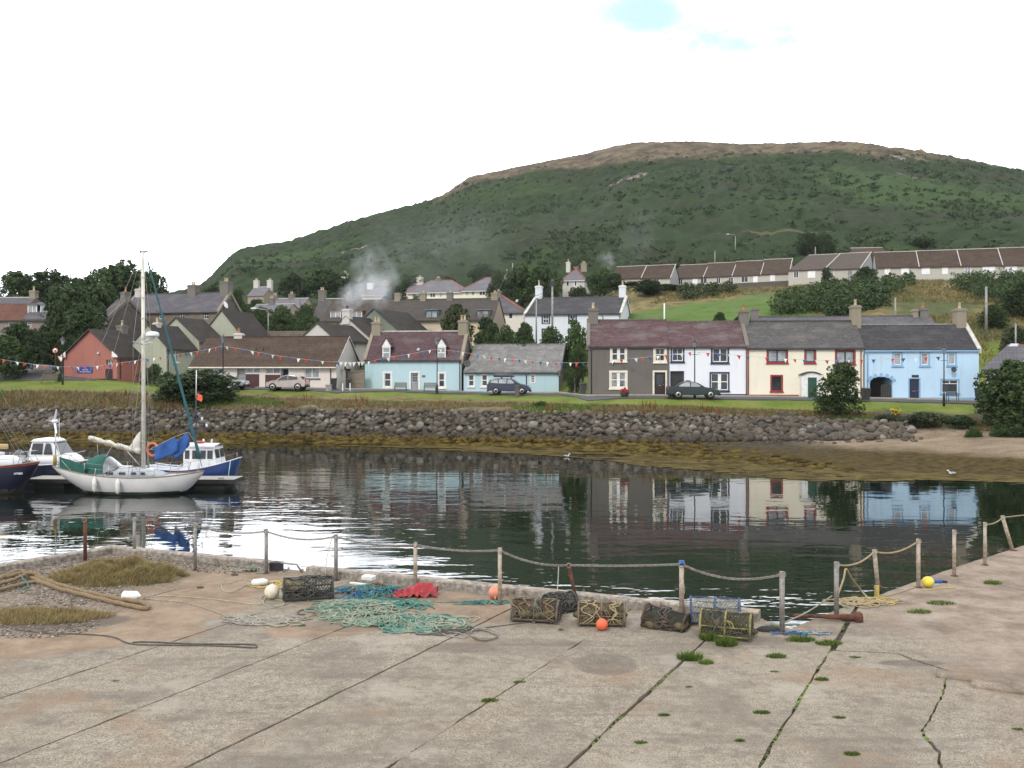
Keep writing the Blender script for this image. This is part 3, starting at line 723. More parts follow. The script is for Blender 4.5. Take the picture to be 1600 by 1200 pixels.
  if kind == 'gable':
   zr = zt + rise; ey = min(s.d / 2, yb + (zr - zb) / sl)
   g = MB(); g.prism([(a0 - .1, yb - .05, zt), (a1 + .1, yb - .05, zt), (am, yb - .05, zr)], (0, .12, 0)); g.build('gablet', M[face_mat], dm)
   for e in (a0 - .18, a1 + .18):
    zd = zt - .06
    rb.prism([(e, yb - .12, zd), (am, yb - .12, zr + .06), (am, yb - .12, zr + .14), (e, yb - .12, zd + .08)], (0, ey - yb + .3, 0))
  else:
   rb.prism([(a0 - .12, yb - .2, zt + .02), (a0 - .12, ye + .5, zt + .16), (a0 - .12, ye + .5, zt + .26), (a0 - .12, yb - .2, zt + .14)], (wd + .24, 0, 0))
  rb.build('dormer_roof', M[roofmat], dm)
  return dm
 def dish(s, face, a, z, mat='dark_metal', r=.35):
  f = s.mp(face); mb = MB()
  c = Vector(f(a, .35, z)); n = (Vector(f(a, 1, z + .35)) - Vector(f(a, 0, z))).normalized()
  T = Matrix.Translation(c) @ n.to_track_quat('Z', 'Y').to_matrix().to_4x4()
  mb.lathe([(.001, 0), (r * .5, .03), (r, .11), (r, .125), (r * .5, .045), (.001, .015)], 14, M=T)
  mb.tube([f(a, 0, z - .1), tuple(c)], .025, 5); mb.tube([tuple(c - Vector((0, 0, r * .9))), tuple(c + n * .4)], .015, 4)
  return mb.build('satellite_dish', M[mat], s.root)
 def skylight(s, x0, x1, y0, y1):
  mb = MB(); sl = s.rh / (s.d / 2); a0, a1 = s.fx(x0), s.fx(x1)
  yb = 1
  for _ in range(20):
   Y = s.oy + a0 * s.s + yb * s.c; yb = (CZ - (y1 - HZ) / F * Y - s.oz - s.h) / sl
  yt = yb + 1
  for _ in range(20):
   Y = s.oy + a0 * s.s + yt * s.c; yt = (CZ - (y0 - HZ) / F * Y - s.oz - s.h) / sl
  k = .17; P = lambda a, y, o: (a, y, s.h + sl * y + o)
  mb.prism([P(a0, yb, .05), P(a1, yb, .05), P(a1, yb, k), P(a0, yb, k)], Vector(P(0, yt, 0)) - Vector(P(0, yb, 0)))
  o = mb.build('skylight', M['dark_metal'], s.root)
  g = MB(); g.quad(P(a0 + .07, yb + .07, k + .01), P(a1 - .07, yb + .07, k + .01), P(a1 - .07, yt - .07, k + .01), P(a0 + .07, yt - .07, k + .01)); g.build('pane', M['glass_pale'], o)
H = House('red_house', 'salmon red gabled house with a blue banner by its recessed doorway', 103, 183, 72, 100, 243, 556, 517.5, base=593)
H.win(166, 176, 562, 571, 'l', 'pair', glass='glass_pale', rv=.35)
H.open['l'].append(None) if False else None
a0, _ = H.wp(151, 561, 'l'); a1, _ = H.wp(165, 561, 'l')
H.door(151, 164.5, 561, 591, 'door_brown', 'l', rv=.4)
H.win(222, 231, 563, 570, 'f', 'pair', glass='glass_pale')
H.finish('w_red', 'w_red', 'tile_dark', ridge=None, barge='l', barge_mat='tile_grey', ov=.35, verge=.25)
for sgn, y in ((1, -.3), (-1, H.d + .3)):
  mb = MB(); mb.prism([(-.3, y, H.h - .15), (-.3, y + sgn * .75, H.h - .15), (-.3, y + sgn * .75, H.h + .5), (-.3, y + sgn * .1, H.h + .05)], (.045, 0, 0)); mb.build('bargeboard', M['white_paint'], H.root)
H.pipe(a=.45); H.chim(H.L * .8, .9, .9, .75, 'chim_grey', 1)
a0, z0 = H.wp(165, 576, 'l'); a1, z1 = H.wp(176, 591, 'l')
mb = MB(); H.bx(mb, 'l', min(a0, a1), max(a0, a1), -.05, .03, .1, z0 - .02); mb.build('door_panel', M['door_brown'], H.root)
mb = MB(); H.bx(mb, 'l', -.02, H.d + .02, -.02, .05, -1.5, .08); mb.build('plinth', M['dark_metal'], H.root)
mb = MB()
a0, z = H.wp(154, 592, 'l')
for k in range(3): mb.box(-1.6 + .35 * k, -.05, a0 - 1.5, a0 + .9, -1.2, -.62 + .19 * k)
mb.build('step', M['timber'], H.root)
mb = MB(); a0, z = H.wp(154.5, 552, 'l'); mb.ball((-.12, a0, z), .12, 8, 6); mb.build('wall_light', M['white_paint'], H.root)
REDH = H
def sage(label, D, corner, left, right, eave, ridge, th=74, **kw):
 H = House('sage_house', label, D, corner, th, left, right, eave, ridge, z=gz(corner, D), group='sage houses stepping up the slope')
 return H
H = sage('sage green gabled house just behind the red house, small window under its eaves', 106, 260, 203, 305, 542, 510)
H.win(270, 279, 548, 566, 'f', 'pair', glass='glass_pale', sill='white_paint'); H.pipe(a=.25)
H.finish('w_sage', 'w_sage', 'tile_dark', ridge=None, barge='l', barge_mat='tile_grey', ov=.35); H.chim(H.L * .3, .7, .6, .4, 'w_offgrey', 1)
H = sage('second sage house up the slope, mostly dark roof with a bare gable edge', 112, 311, 240, 352, 532, 499)
H.finish('w_sage', 'w_sage', 'tile_dark', ridge=None, barge='l', barge_mat='tile_grey', ov=.35)
H = sage('topmost sage gabled house, directly below the stone house', 119, 375, 318, 420, 521, 488)
H.finish('w_sage', 'w_sage', 'tile_dark', ridge=None, barge='l', barge_mat='tile_grey', ov=.35)
H = House('bungalow', 'long off-white bungalow with brown tiled roof and maroon door panels', 97, 525.6, -8, 299, 562, 569.5, 527.5, base=607, cat='bungalow')
H.win(325, 346, 572, 588, style='pair', glass='glass_pale', rv=.1)
H.win(384.5, 406, 573, 583, style='pair', glass='glass_pale', rv=.2)
H.win(415, 437.5, 573, 584, style='pair', glass='glass_pale', rv=.2)
H.win(476, 499, 574, 591, style='pair', glass='glass_pale', sill='maroon')
H.door(370, 383.5, 572, 605, 'door_grey', rv=.3); H.door(438.5, 451, 573, 606, 'door_grey', rv=.3, glazed='one')
for x0, x1, y0 in ((383.8, 405, 584.5), (414.5, 438, 585.5)):
 mb = MB(); a0, z = H.wp(x0, y0); a1, _ = H.wp(x1, y0); H.bx(mb, 'f', a0, a1, -.05, .025, .02, z); mb.build('door_panel', M['maroon'], H.root)
for xx in (303, 517): H.pipe(xx)
H.finish('w_offwhite', 'w_offgrey', 'tile_brown', gutter='cream_paint', ridge='tile_brown', ov=.4, barge='r')
mb = MB()
for k in (.40, .45): mb.tube([(H.L * k, 1.9, H.slope(1.9)), (H.L * k, 1.9, H.slope(1.9) + .7)], .05, 6)
mb.build('vent_pipe', M['dark_metal'], H.root)
H.chim(H.L * .22, .9, .6, .5, 'w_offgrey', 1, 'chimney_pot_red')
H.dish('r', 1.6, 1.9); BUNG = H
mb = MB(); mb.box(H.L + .04, H.L + .2, 3.2, 4.1, 0, 2); mb.build('back_door', M['door_brown'], H.root)
H = House('cottage', 'pale aqua cottage with purple slate roof and two white dormers', 100, 721, -8, 570, 745, 562.5, 519, base=612.5, depth=6.2, cat='cottage')
H.win(600.5, 610.5, 583, 604, style='sash', sur='white_paint', sw=.17, sill='white_paint')
H.win(685.5, 694.5, 583.5, 604.5, style='sash', sur='white_paint', sw=.17, sill='white_paint')
H.door(642, 653.5, 582.5, 612, 'door_grey', sur='white_paint', sw=.17, glazed='nine')
H.finish('w_aqua', 'stone_dark', 'slate_purple', gutter='black_paint', ridge='pale_cement', skew='lr', skew_mat='chim_tan', verge=.02, ov=.12)
H.dormer(597.5, 610, 542, 559.5, 'gable', 'slate_purple', rise=.85, glass='glass_pale')
H.dormer(683, 696.5, 542, 560, 'gable', 'slate_purple', rise=.85, glass='glass_pale')
H.chim(.45, .95, 1.0, 1.15, 'chim_tan', 2); H.chim(H.L - .4, .95, 1.0, 1.25, 'chim_tan', 2)
H.skylight(647, 653, 545.5, 551.5); H.pipe(718.5)
a, z = H.wp(662, 588); mb = MB(); H.bx(mb, 'f', a - .17, a + .17, .005, .03, z - .1, z + .12); mb.build('name_plate', M['timber'], H.root)
COT = H
H = House('annexe', 'low aqua annexe with patched grey sheet roof joined to the aqua cottage', 97.5, 873, -8, 724.5, 889, 582, 539.5, base=616, cat='outbuilding')
H.win(732, 740.5, 585.5, 603, style='sash', sur='white_paint', sw=.1, sill='white_paint'); H.win(753, 761.5, 585.5, 603, style='sash', sur='white_paint', sw=.1, sill='white_paint')
H.win(829.5, 835.5, 586, 598, style='six', sur='white_paint', sw=.09)
H.pipe(822.5, zt=H.h - .1); H.finish('w_aqua', 'stone_dark', 'sheet', gutter='black_paint', ridge='sheet', skew='r', skew_mat='sheet', ov=.15, verge=.02)
H.dish('f', H.fx(731), H.h + .9, r=.38)
RX, RY, RT = (918 - 800) / F * 88.5, 88.5, R(-5)
def rowD(px):
 a = House.solve(RX, RY, math.cos(RT), math.sin(RT), px); return RY + a * math.sin(RT)
def row(name, label, x0, x1, eave, ridge, base, **kw):
 return House(name, label, rowD(x1), x1, -5, x0, x1, eave, ridge, base=base, depth=6.4, **kw)
G = 'two-storey houses of the harbour row'
H = row('terraced_house', 'dark grey rendered house with cream window surrounds in the harbour row', 919, 1045.8, 541.2, 501.5, 618.5, group=G)
GH = H
H.win(956, 977, 543, 563, style='twin', sur='cream_paint', sw=.17, sill='cream_paint'); H.win(1024, 1038.5, 544, 564, style='four', sur='cream_paint', sw=.19, sill='cream_paint', frame='cream_paint')
H.win(955, 977.5, 582, 605, style='twin', sur='cream_paint', sw=.18, sill='cream_paint', glass='curtain'); H.door(1022.5, 1039.5, 581.5, 618, 'door_brown', sur='cream_paint', sw=.16, glazed='one')
H.pipe(924)
H.finish('w_grey', 'w_grey', 'slate_row', gutter='dark_metal', ridge='timber', skew='l', skew_mat='chim_grey', ov=.1, verge=.02)
H.chim(.45, .95, 1.1, 1.2, 'chim_grey', 1)
H = row('terraced_house', 'bright white house with black window surrounds, behind the dark green saloon car', 1046.2, 1167.5, 542, 504, 620.5, group=G)
H.win(1050, 1067, 543, 564, style='four', sur='navy_trim', sw=.14, sill='navy_trim'); H.win(1113.5, 1136.5, 544, 565.5, style='pair', sur='navy_trim', sw=.16, sill='navy_trim')
H.win(1111, 1137.5, 583.5, 609.5, style='twin', sur='navy_trim', sw=.14, sill='navy_trim'); H.door(1048.5, 1067.5, 581, 620, 'black_paint', sur='navy_trim', sw=.08)
H.base_band(H.fx(1069), H.L, .28, 'navy_trim')
a, z = H.wp(1075, 595.5); mb = MB(); H.bx(mb, 'f', a - .22, a + .22, .005, .03, z - .06, z + .08); mb.build('name_plate', M['timber'], H.root)
H.pipe(1166, mat='red_paint')
H.finish('w_white', 'w_white', 'slate_row', gutter='dark_metal', ridge='timber', skew='r', skew_mat='chim_grey', ov=.1, verge=.02)
H = row('terraced_house', 'cream house with dark red window surrounds and a white arched porch', 1168.5, 1350.3, 543.5, 503.5, 622.5, group=G)
for x0, x1, y0, y1, st in ((1200, 1229, 547, 565.5, 'pair'), (1259, 1273, 547, 565.5, 'plain'), (1307, 1334.5, 548.5, 567.5, 'pair'), (1206, 1221, 588, 610, 'plain')):
 H.win(x0, x1, y0, y1, style=st, sur='red_paint', sw=.14, sill='red_paint', frame='door_brown', glass='glass_pale' if y0 < 570 else 'glass')
H.base_band(.12, H.fx(1248), .32, 'red_paint'); H.pipe(1345, mat='maroon'); H.pipe(1169.3, mat='red_paint')
H.finish('w_cream', 'w_cream', 'slate_grey', gutter='dark_metal', ridge='tile_grey', ov=.12, verge=.02)
H.chim(.12, .8, 1.1, 1.15, 'chim_grey', 1, 'chimney_pot_red'); H.chim(H.L + .05, .8, 1.1, 1.55, 'chim_tan', 1)
a0, z = H.wp(1249, 585); a1, _ = H.wp(1280, 585); zt = H.wp(1264, 587)[1]
mb = MB(); n = 8
pts = [(a0, 0, 0), (a1, 0, 0), (a1, 0, zt)] + [(a1 + (a0 - a1) * k / n, 0, zt + .28 * math.sin(math.pi * k / n)) for k in range(1, n)] + [(a0, 0, zt)]
mb.prism(pts, (0, -1.0, 0)); po = mb.build('porch', M['white_paint'], H.root)
mb = MB(); b0, b1 = H.fx(1258.5), H.fx(1272); mb.box(b0, b1, -1.05, -.985, .05, zt - .15); mb.build('porch_door', M['door_green'], po)
mb = MB()
mb.loft([[(a1 + .1 + (a0 - a1 - .2) * k / n, y, zt + .02 + e + .3 * math.sin(math.pi * k / n)) for k in range(n + 1)] for y, e in ((-1.15, 0), (-1.15, .07), (.0, .07))], closed=False); mb.build('porch_roof', M['dark_metal'], po)
CH = H
H = row('terraced_house', 'sky blue house with an arched passage and a dark blue door', 1350.8, 1529.5, 546.5, 508.5, 626.5, group=G)
for x0, x1, y0, y1 in ((1396.5, 1408, 551.5, 570), (1439.5, 1450.5, 551.5, 570), (1482, 1492.5, 552, 569.5)):
 H.win(x0, x1, y0, y1, style='plain', sur='blue_band', sw=.15, sill='blue_band', glass='glass_pale')
H.win(1471.5, 1497, 594, 613.5, style='top', sur='blue_band', sw=.13, sill='blue_band')
H.door(1421, 1436.5, 592, 624.5, 'door_navy', sur='blue_band', sw=.1)
a0, z = H.wp(1359, 600); a1, _ = H.wp(1394.5, 600); ztop = H.wp(1377, 588.5)[1]; zsp = H.wp(1377, 597)[1]
H.open['f'].append((a0, a1, 0.0, ztop, 3.2))
H.base_band(H.fx(1396), H.fx(1420), .3, 'blue_band'); H.base_band(H.fx(1438), H.L, .3, 'blue_band')
H.pipe(1355.5, mat='blue_band'); H.pipe(1349.5, mat='maroon')
H.finish('w_blue', 'w_blue', 'slate_dark', gutter='slate_blue' if False else 'blue_band', ridge='galv', skew='r', ov=.12, verge=.02)
am, hw = (a0 + a1) / 2, (a1 - a0) / 2
mb = MB()
for sg in (-1, 1):                                      # spandrels that round the head of the opening
 arc = [(am + sg * hw * math.cos(t * math.pi / 2 / 8), .02, zsp + (ztop - zsp) * math.sin(t * math.pi / 2 / 8)) for t in range(9)]
 mb.prism(arc + [(am + sg * hw, .02, ztop)], (0, .3, 0))
mb.build('arch', M['w_blue'], H.root)
mb = MB()
for k in range(7):
 t = math.pi * (k + .5) / 7; c = Vector((am + (hw + .14) * math.cos(t), -.02, zsp + (ztop - zsp + .14) * math.sin(t)))
 mb.box(-.13, .13, -.03, .03, -.17, .17, M=Matrix.Translation(c) @ Matrix.Rotation(math.pi / 2 - t, 4, 'Y'))
mb.build('arch_stones', M['blue_band'], H.root)
mb = MB(); mb.box(a0, a1, 3.0, 3.1, -.2, ztop); mb.build('passage_end', M['stone_dark'], H.root)
gt = MB()
for k in range(7): gt.box(a1 - .95 + k * .13, a1 - .95 + k * .13 + .11, .25, .29, .05, 1.45)
gt.build('gate', M['dark_metal'], H.root)
H.chim(H.L - .5, .85, 1.1, 1.55, 'chim_tan', 1)
a, z = H.wp(1430, 587.5); mb = MB(); H.bx(mb, 'f', a - .3, a + .3, .005, .04, z - .12, z + .1); mb.build('name_plate', M['black_paint'], H.root)
H.dish('f', H.fx(1487.5), H.wp(1487, 578)[1], r=.24)
BH = H
H = House('slate_building', 'grey slate roof rising just behind the cream and blue houses', 95, 1463, -6, 1180, 1470, 512, 496, z=gz(1330, 95), depth=5, cat='building')
H.finish('w_tan', 'w_tan', 'slate_blue', gutter=None, ridge='slate_blue')
H.chim(H.L - .5, .8, 1, .9, 'chim_grey', 1, 'chimney_pot_red'); H.chim(H.L - 1.3, .5, .7, .8, 'chim_tan', 0); H.chim(.3, .7, .9, 1.0, 'chim_grey', 0)
H = House('roadside_house', 'white gabled house with grey slate roof and red ridge beside the far bush', 80, 1579, -45, 1541, 1650, 577, 541, z=gz(1567, 80))
H.finish('w_oldwhite', 'w_oldwhite', 'slate_blue', gutter='dark_metal', ridge='terracotta', ov=.3, verge=.3)
H.chim(.3, .6, .6, .25, 'w_oldwhite', 0)
def pale(label, D, corner, left, right, eave, ridge, wall='w_offgrey', roof='tile_dark', th=72):
 H = House('gabled_house', label, D, corner, th, left, right, eave, ridge, z=gz(corner, D), group='gabled houses behind the bungalow')
 H.wl, H.rf = wall, roof; return H
H = pale('pale grey gabled house peeping over the right end of the bungalow roof', 107, 522, 470, 574, 529, 508)
H.win(550, 556, 533, 545, 'f', 'pair', glass='glass_pale'); H.finish(H.wl, H.wl, H.rf, ridge=None, barge='l', barge_mat='tile_grey', ov=.35)
H = pale('pale gabled house with a smoking chimney on its gable', 115, 583, 500, 618, 532, 497, 'w_offgrey')
H.finish(H.wl, H.wl, H.rf, ridge=None, barge='l', barge_mat='tile_grey', ov=.3); H.chim(.25, .8, 1.0, .95, 'w_offgrey', 2, 'black_paint', pot_h=.35); SMOKEH = H
H = pale('grey green gabled house half hidden behind the aqua cottage roof', 121, 622, 548, 672, 516, 486.5, 'w_greengrey')
H.finish(H.wl, H.wl, H.rf, ridge=None, barge='l', barge_mat='tile_grey', ov=.35)
H = House('dormer_terrace', 'long beige terrace with grey tiled roof, orange and teal dormers', 130, 770, -10, 502, 797, 498.5, 469, z=gz(640, 130), depth=9, cat='terrace')
H.win(661, 676, 515, 527, style='pair', glass='glass')
H.pipe(769, mat='maroon')
H.finish('w_beige', 'w_tan', 'tile_grey', gutter='dark_metal', ridge='tile_grey', ov=.3)
H.dormer(516, 533, 486.5, 497, 'flat', 'orange_clad', glass='glass_pale', roofmat='orange_clad')
H.dormer(549, 566, 486.5, 496.5, 'flat', 'orange_clad', glass='glass_pale', roofmat='orange_clad')
H.dormer(665, 684, 485, 497, 'flat', 'teal_paint', glass='glass_pale', roofmat='teal_paint', fr='dark_clad')
H.dormer(745, 764, 485, 497.5, 'flat', 'teal_paint', glass='curtain', roofmat='teal_paint', fr='maroon')
for px in (615, 656, 699): H.chim(H.fx(px - 8), .8, .9, 1.05, 'chim_tan' if px != 699 else 'chim_grey', 1 if px != 615 else 0, pot_h=.3)
H.chim(H.L - .6, .9, .9, .9, 'chim_tan', 1, pot_h=.3)
H = House('white_house', 'old white two-storey house with navy window surrounds above the shrubs', 124, 970, -12, 820, 986, 490, 465.5, z=gz(895, 124) , drop=4)
for x0, x1 in ((848.5, 857.5), (890, 899)):
 H.win(x0, x1, 492, 505, style='four', sur='navy_trim', sw=.2); H.win(x0, x1, 515.5, 526, style='four', sur='navy_trim', sw=.2)
H.pipe(942); H.pipe(968.5)
H.finish('w_oldwhite', 'w_oldwhite', 'slate_dark', gutter='navy_trim', ridge='slate_grey', skew='lr', ov=.15, verge=.02)
H.chim(.5, .9, 1.0, 1.75, 'w_oldwhite', 1, pot_h=.8); H.chim(H.L - .5, .9, 1.0, 1.6, 'w_oldwhite', 1, pot_h=.7); H.dish('r', H.d / 2 + .3, H.h + H.rh - .5, r=.5)
H = House('hipped_house', 'slate house with red ridge tiles between the dormer terrace and the white house', 150, 818, -10, 726, 830, 488, 461.5, z=gz(780, 150), depth=8)
H.win(795, 801, 489.5, 498, style='plain'); H.finish('w_offwhite', 'w_offwhite', 'slate_blue', hip=1.1, ridge='terracotta', gutter='dark_metal')
H.skylight(765, 769, 466, 470); H.skylight(801, 806, 469, 474); H.chim(H.L * .5, .9, .9, .7, 'chim_grey', 1, pot_h=.3)
def hipb(label, D, corner, left, right, eave, ridge, depth=8, wins=(), roof='slate_far', dark=()):
 H = House('hipped_bungalow', label, D, corner, -14, left, right, eave, ridge, z=gz(corner, D), depth=depth, cat='bungalow', group='hipped bungalows on the rise')
 for (a, b) in wins: H.win(a, b, eave + 3, eave + 9.5, style='pair', glass='glass', frame='white_paint')
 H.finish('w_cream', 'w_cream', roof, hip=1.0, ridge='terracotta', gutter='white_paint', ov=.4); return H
H = hipb('cream bungalow with grey hipped roof and two doors above the dormer terrace', 205, 724, 637, 728, 455, 439, wins=((644, 649), (654, 661), (672, 680), (687, 690), (697, 703)))
H.chim(H.L * .45, 1.2, .9, .7, 'chim_grey', 2, pot_h=.3)
H = hipb('cream bungalow with grey hipped roof running under the big trees', 196, 800, 722, 810, 452, 434.5, wins=((728, 732), (737, 741), (749, 758), (771, 777)))
H.chim(H.L * .8, 1, .9, 1.2, 'chim_tan', 1)
H = hipb('bungalow roof half hidden by the round tree and smoke', 200, 612, 566, 618, 460, 445.5, wins=())
H.chim(H.L * .55, 1.2, .9, .8, 'chim_tan', 2, pot_h=.3); H.chim(.2, 1.2, 1, .5, 'w_white', 0)
H = House('villa', 'small pale villa with grey roof and bay window among the trees', 190, 913, -14, 879, 922, 437, 418.5, z=gz(900, 190), depth=6)
H.win(885, 889, 438, 447, style='plain'); H.win(897.5, 901, 438.5, 447, style='plain', sur='white_paint', sw=.15)
H.finish('w_offgrey', 'w_offgrey', 'slate_far', hip=.9, ridge='terracotta', gutter='white_paint'); H.chim(.6, .8, .8, 1.2, 'w_offgrey', 1); H.chim(H.L - .6, 1.1, .9, .9, 'chim_tan', 2, pot_h=.4)
H = House('stone_house', 'long brown rubble stone house with blue slate roof and two stout chimneys', 132, 341, -16, 192, 377, 486.5, 459.5, z=gz(270, 132))
for x0, x1 in ((203, 209), (248, 253), (280.5, 288), (318, 325.5)): H.win(x0, x1, 487.5, 498.5, style='four', rv=.2)
H.finish('stone', 'stone_dark', 'slate_blue', gutter='dark_metal', ridge='slate_grey', skew='lr', skew_mat='chim_tan', ov=.15, verge=.02)
H.chim(.6, .9, 1.0, .9, 'w_offgrey', 1, pot_h=.3); H.chim(H.L * .62, 1.3, 1.2, 1.25, 'chim_grey', 2, pot_h=.5); H.chim(H.L - .6, 1.3, 1.3, 1.6, 'chim_grey', 2, pot_h=.5)
H.dish('r', H.d * .2, H.h + .9, 'white_paint', .5)
H = House('slate_house', 'slate roofed cottage with a bare dark gable beside the tall tree', 128, 168, -30, 152, 195, 497, 468, z=gz(165, 128), cat='cottage', depth=6.5)
H.finish('stone_tan', 'stone_dark', 'slate_grey', gutter=None, ridge='slate_grey', skew='r', skew_mat='chim_grey', ov=.15, verge=.02); H.chim(H.L - .5, 1, 1, 1.0, 'chim_grey', 1, 'chimney_pot_red', pot_h=.7)
H = House('old_house', 'pink rubble house with rusty sheet roof and dark clad dormer windows', 126, 92, -6, -60, 96, 499.5, 476, z=gz(40, 126), depth=7)
H.win(13, 19.5, 503.5, 516, style='plain'); H.win(42, 49, 504, 511, style='sash', frame='white_paint')
H.finish('w_pink', 'w_pink', 'rust_sheet', gutter='dark_metal', ridge='timber', ov=.2)
mb = MB(); a0, a1 = H.fx(36), H.fx(92); mb.prism([(a0, -.25, H.h - .1), (a0, 3.4, H.h + H.rh + .18), (a0, 3.4, H.h + H.rh + .3), (a0, -.25, H.h + .08)], (a1 - a0, 0, 0)); mb.build('slate_slope', M['slate_blue'], H.root)
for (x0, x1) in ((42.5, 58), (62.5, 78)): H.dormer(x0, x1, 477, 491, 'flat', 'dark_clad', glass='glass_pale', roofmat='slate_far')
H = House('slate_cottage', 'blue slate roof and single chimney behind the rusty roofed house', 136, 35, -6, -60, 40, 484, 466, z=gz(20, 136), depth=7, cat='cottage')
H.finish('w_pink', 'w_pink', 'slate_blue', gutter=None); H.chim(H.L - .5, .9, .9, 1.1, 'chim_tan', 1, pot_h=.6)
for (nm, lb, D, c, l, r, e, rg, ch) in (
 ('slate_cottage', 'tiny far cottage with two white chimneys under the hill', 215, 412, 387, 424, 462, 449, ((.1, 1.6), (.95, 1.6))),
 ('slate_cottage', 'pale roofed cottage half sunk in garden trees', 175, 446, 388, 458, 487, 476, ((.4, 1.2),)),
 ('slate_cottage', 'long low grey roof behind the garden trees, two stubby chimneys', 186, 470, 412, 476, 481, 467, ((.1, .8), (.55, 1.0))),
 ('slate_cottage', 'grey slate cottage with tall chimney left of the dormer terrace', 150, 534, 487, 544, 500, 467.5, ((.06, 1.5), (.93, .7)))):
 H = House(nm, lb, D, c, -12, l, r, e, rg, z=gz(c, D), depth=7, cat='cottage')
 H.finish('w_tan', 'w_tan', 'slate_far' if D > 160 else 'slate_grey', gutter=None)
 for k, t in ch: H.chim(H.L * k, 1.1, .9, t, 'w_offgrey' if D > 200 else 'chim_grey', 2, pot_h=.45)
for (nm, lb, px, py, D, rw) in (('hidden_house', 'roof ridge with tall double chimney among the far trees', 532, 424, 226, 9), ('hidden_house', 'pale chimney and roof top below the smoky hillside', 651, 431, 226, 16)):
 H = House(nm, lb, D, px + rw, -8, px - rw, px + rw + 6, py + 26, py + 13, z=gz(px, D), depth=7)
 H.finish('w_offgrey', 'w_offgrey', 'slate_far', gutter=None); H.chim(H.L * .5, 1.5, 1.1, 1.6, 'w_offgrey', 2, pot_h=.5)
def terrace(label, D, x0, x1, n, eaveL, eaveR, ridgeL, ridgeR, gable_r, wins, th, base_dy=12):
 Dn = D
 root = thing('terrace_block', label, 'terrace', (0, 0, 0), 0, 'brown roofed terraces on the hillside')
 T = R(th); cx, cy = (x1 - 800) / F * D, D
 tot = House.solve(cx, cy, -math.cos(T), -math.sin(T), x0)
 root.location = (cx - tot * math.cos(T), cy - tot * math.sin(T), 0); root.rotation_euler = (0, 0, T)
 dp = House.solve(cx, cy, -math.sin(T), math.cos(T), gable_r) if gable_r else 8.0
 ox, oy = root.location.x, root.location.y
 def lx(px): return House.solve(ox, oy, math.cos(T), math.sin(T), px)
 def zz(py, a, y=0): return CZ - (py - HZ) / F * (oy + a * math.sin(T) + y * math.cos(T))
 for k in range(n):
  px0, px1 = x0 + (x1 - x0) * k / n, x0 + (x1 - x0) * (k + 1) / n
  a0, a1 = lx(px0), lx(px1); t = (k + .5) / n
  am = (a0 + a1) / 2
  ze = zz(eaveL + (eaveR - eaveL) * t, am); zr = zz(ridgeL + (ridgeR - ridgeL) * t, am, dp / 2)
  wb = MB(); wb.box(a0 + .002, a1 - .002, 0, dp, ze - 6, ze)
  for X in (a0 + .002, a1 - .002): wb.add([(X, 0, ze), (X, dp, ze), (X, dp / 2, zr)], [(0, 1, 2)], 1)
  wl = wb.build('unit', [M['w_terrace'], M['w_terrace_gable']], root)
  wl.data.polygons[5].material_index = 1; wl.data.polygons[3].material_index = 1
  rb = MB(); th_ = .14; sl = (zr - ze) / (dp / 2)
  for s_ in (0, 1):
   y0, y1 = (-.25, dp / 2) if s_ == 0 else (dp + .25, dp / 2)
   rb.prism([(a0 - .05, y0, ze - sl * .25), (a0 - .05, y1, zr), (a0 - .05, y1, zr + th_), (a0 - .05, y0, ze - sl * .25 + th_)], (a1 - a0 + .16, 0, 0))
  rb.build('roof', M['tile_terrace'], wl)
  vb = MB()
  vb.prism([(a1 + .112, -.26, ze - sl * .25 + .1), (a1 + .112, dp / 2, zr + .1), (a1 + .112, dp / 2, zr + .26), (a1 + .112, -.26, ze - sl * .25 + .26)], (.12, 0, 0))
  vb.box(a0, a1, dp / 2 - .15, dp / 2 + .15, zr + th_ - .03, zr + th_ + .08)
  vb.build('verge', M['pale_cement'], wl)
 for (wx0, wx1, kind) in wins:
  a0, a1 = lx(wx0), lx(wx1); t = ((wx0 + wx1) / 2 - x0) / (x1 - x0); am = (a0 + a1) / 2
  ze = zz(eaveL + (eaveR - eaveL) * (math.floor(t * n) + .5) / n, am); zt = ze - .12; zb = zt - (1.25 if kind != 'd' else 2.0)
  w = MB(); w.box(a0, a1, -.05, -.002, zb, zt); fr = w.build('window', M['white_paint'] if kind != 'd' else M['timber'], root)
  g = MB(); am = (a0 + a1) / 2
  for b0, b1 in ((a0 + .08, am - .03), (am + .03, a1 - .08)): g.box(b0, b1, -.06, -.052, zb + .08, zt - .08)
  g.build('pane', M['sky_glint'] if kind == 'w' else M['glass'] if kind == 'k' else M['glass_pale'], fr)
 return root
terrace('pair of hillside terrace houses partly behind dark trees, at the low end of the road', 186, 955, 1047, 2, 435.5, 434, 418, 414.5, 1062, ((968, 972, 'k'), (1022, 1030, 'k')), -24)
terrace('four hillside terrace houses behind the low retaining wall', 184, 1053, 1232, 4, 435.5, 427, 416, 404.5, 1242, ((1060, 1067, 'k'), (1082, 1090, 'w'), (1094, 1105, 'k'), (1119, 1126, 'k'), (1138, 1146, 'k'), (1158, 1169, 'k'), (1177, 1184, 'w'), (1203, 1211, 'w')), -22)
terrace('two hillside terrace houses with a wide pale gable, above the long hedge', 168, 1232, 1343, 2, 423, 420.5, 400, 395, 1373, ((1240, 1248, 'k'), (1262, 1274, 'w'), (1291, 1303, 'p'), (1325, 1331, 'd')), -24)
terrace('run of hillside terrace houses reaching the right edge of the view', 160, 1369, 1630, 4, 418, 413, 396, 387, None, ((1382, 1391, 'w'), (1408, 1420, 'w'), (1440, 1453, 'w'), (1472, 1481, 'w'), (1507, 1517, 'p'), (1535, 1555, 'w'), (1571, 1589, 'w')), -16)
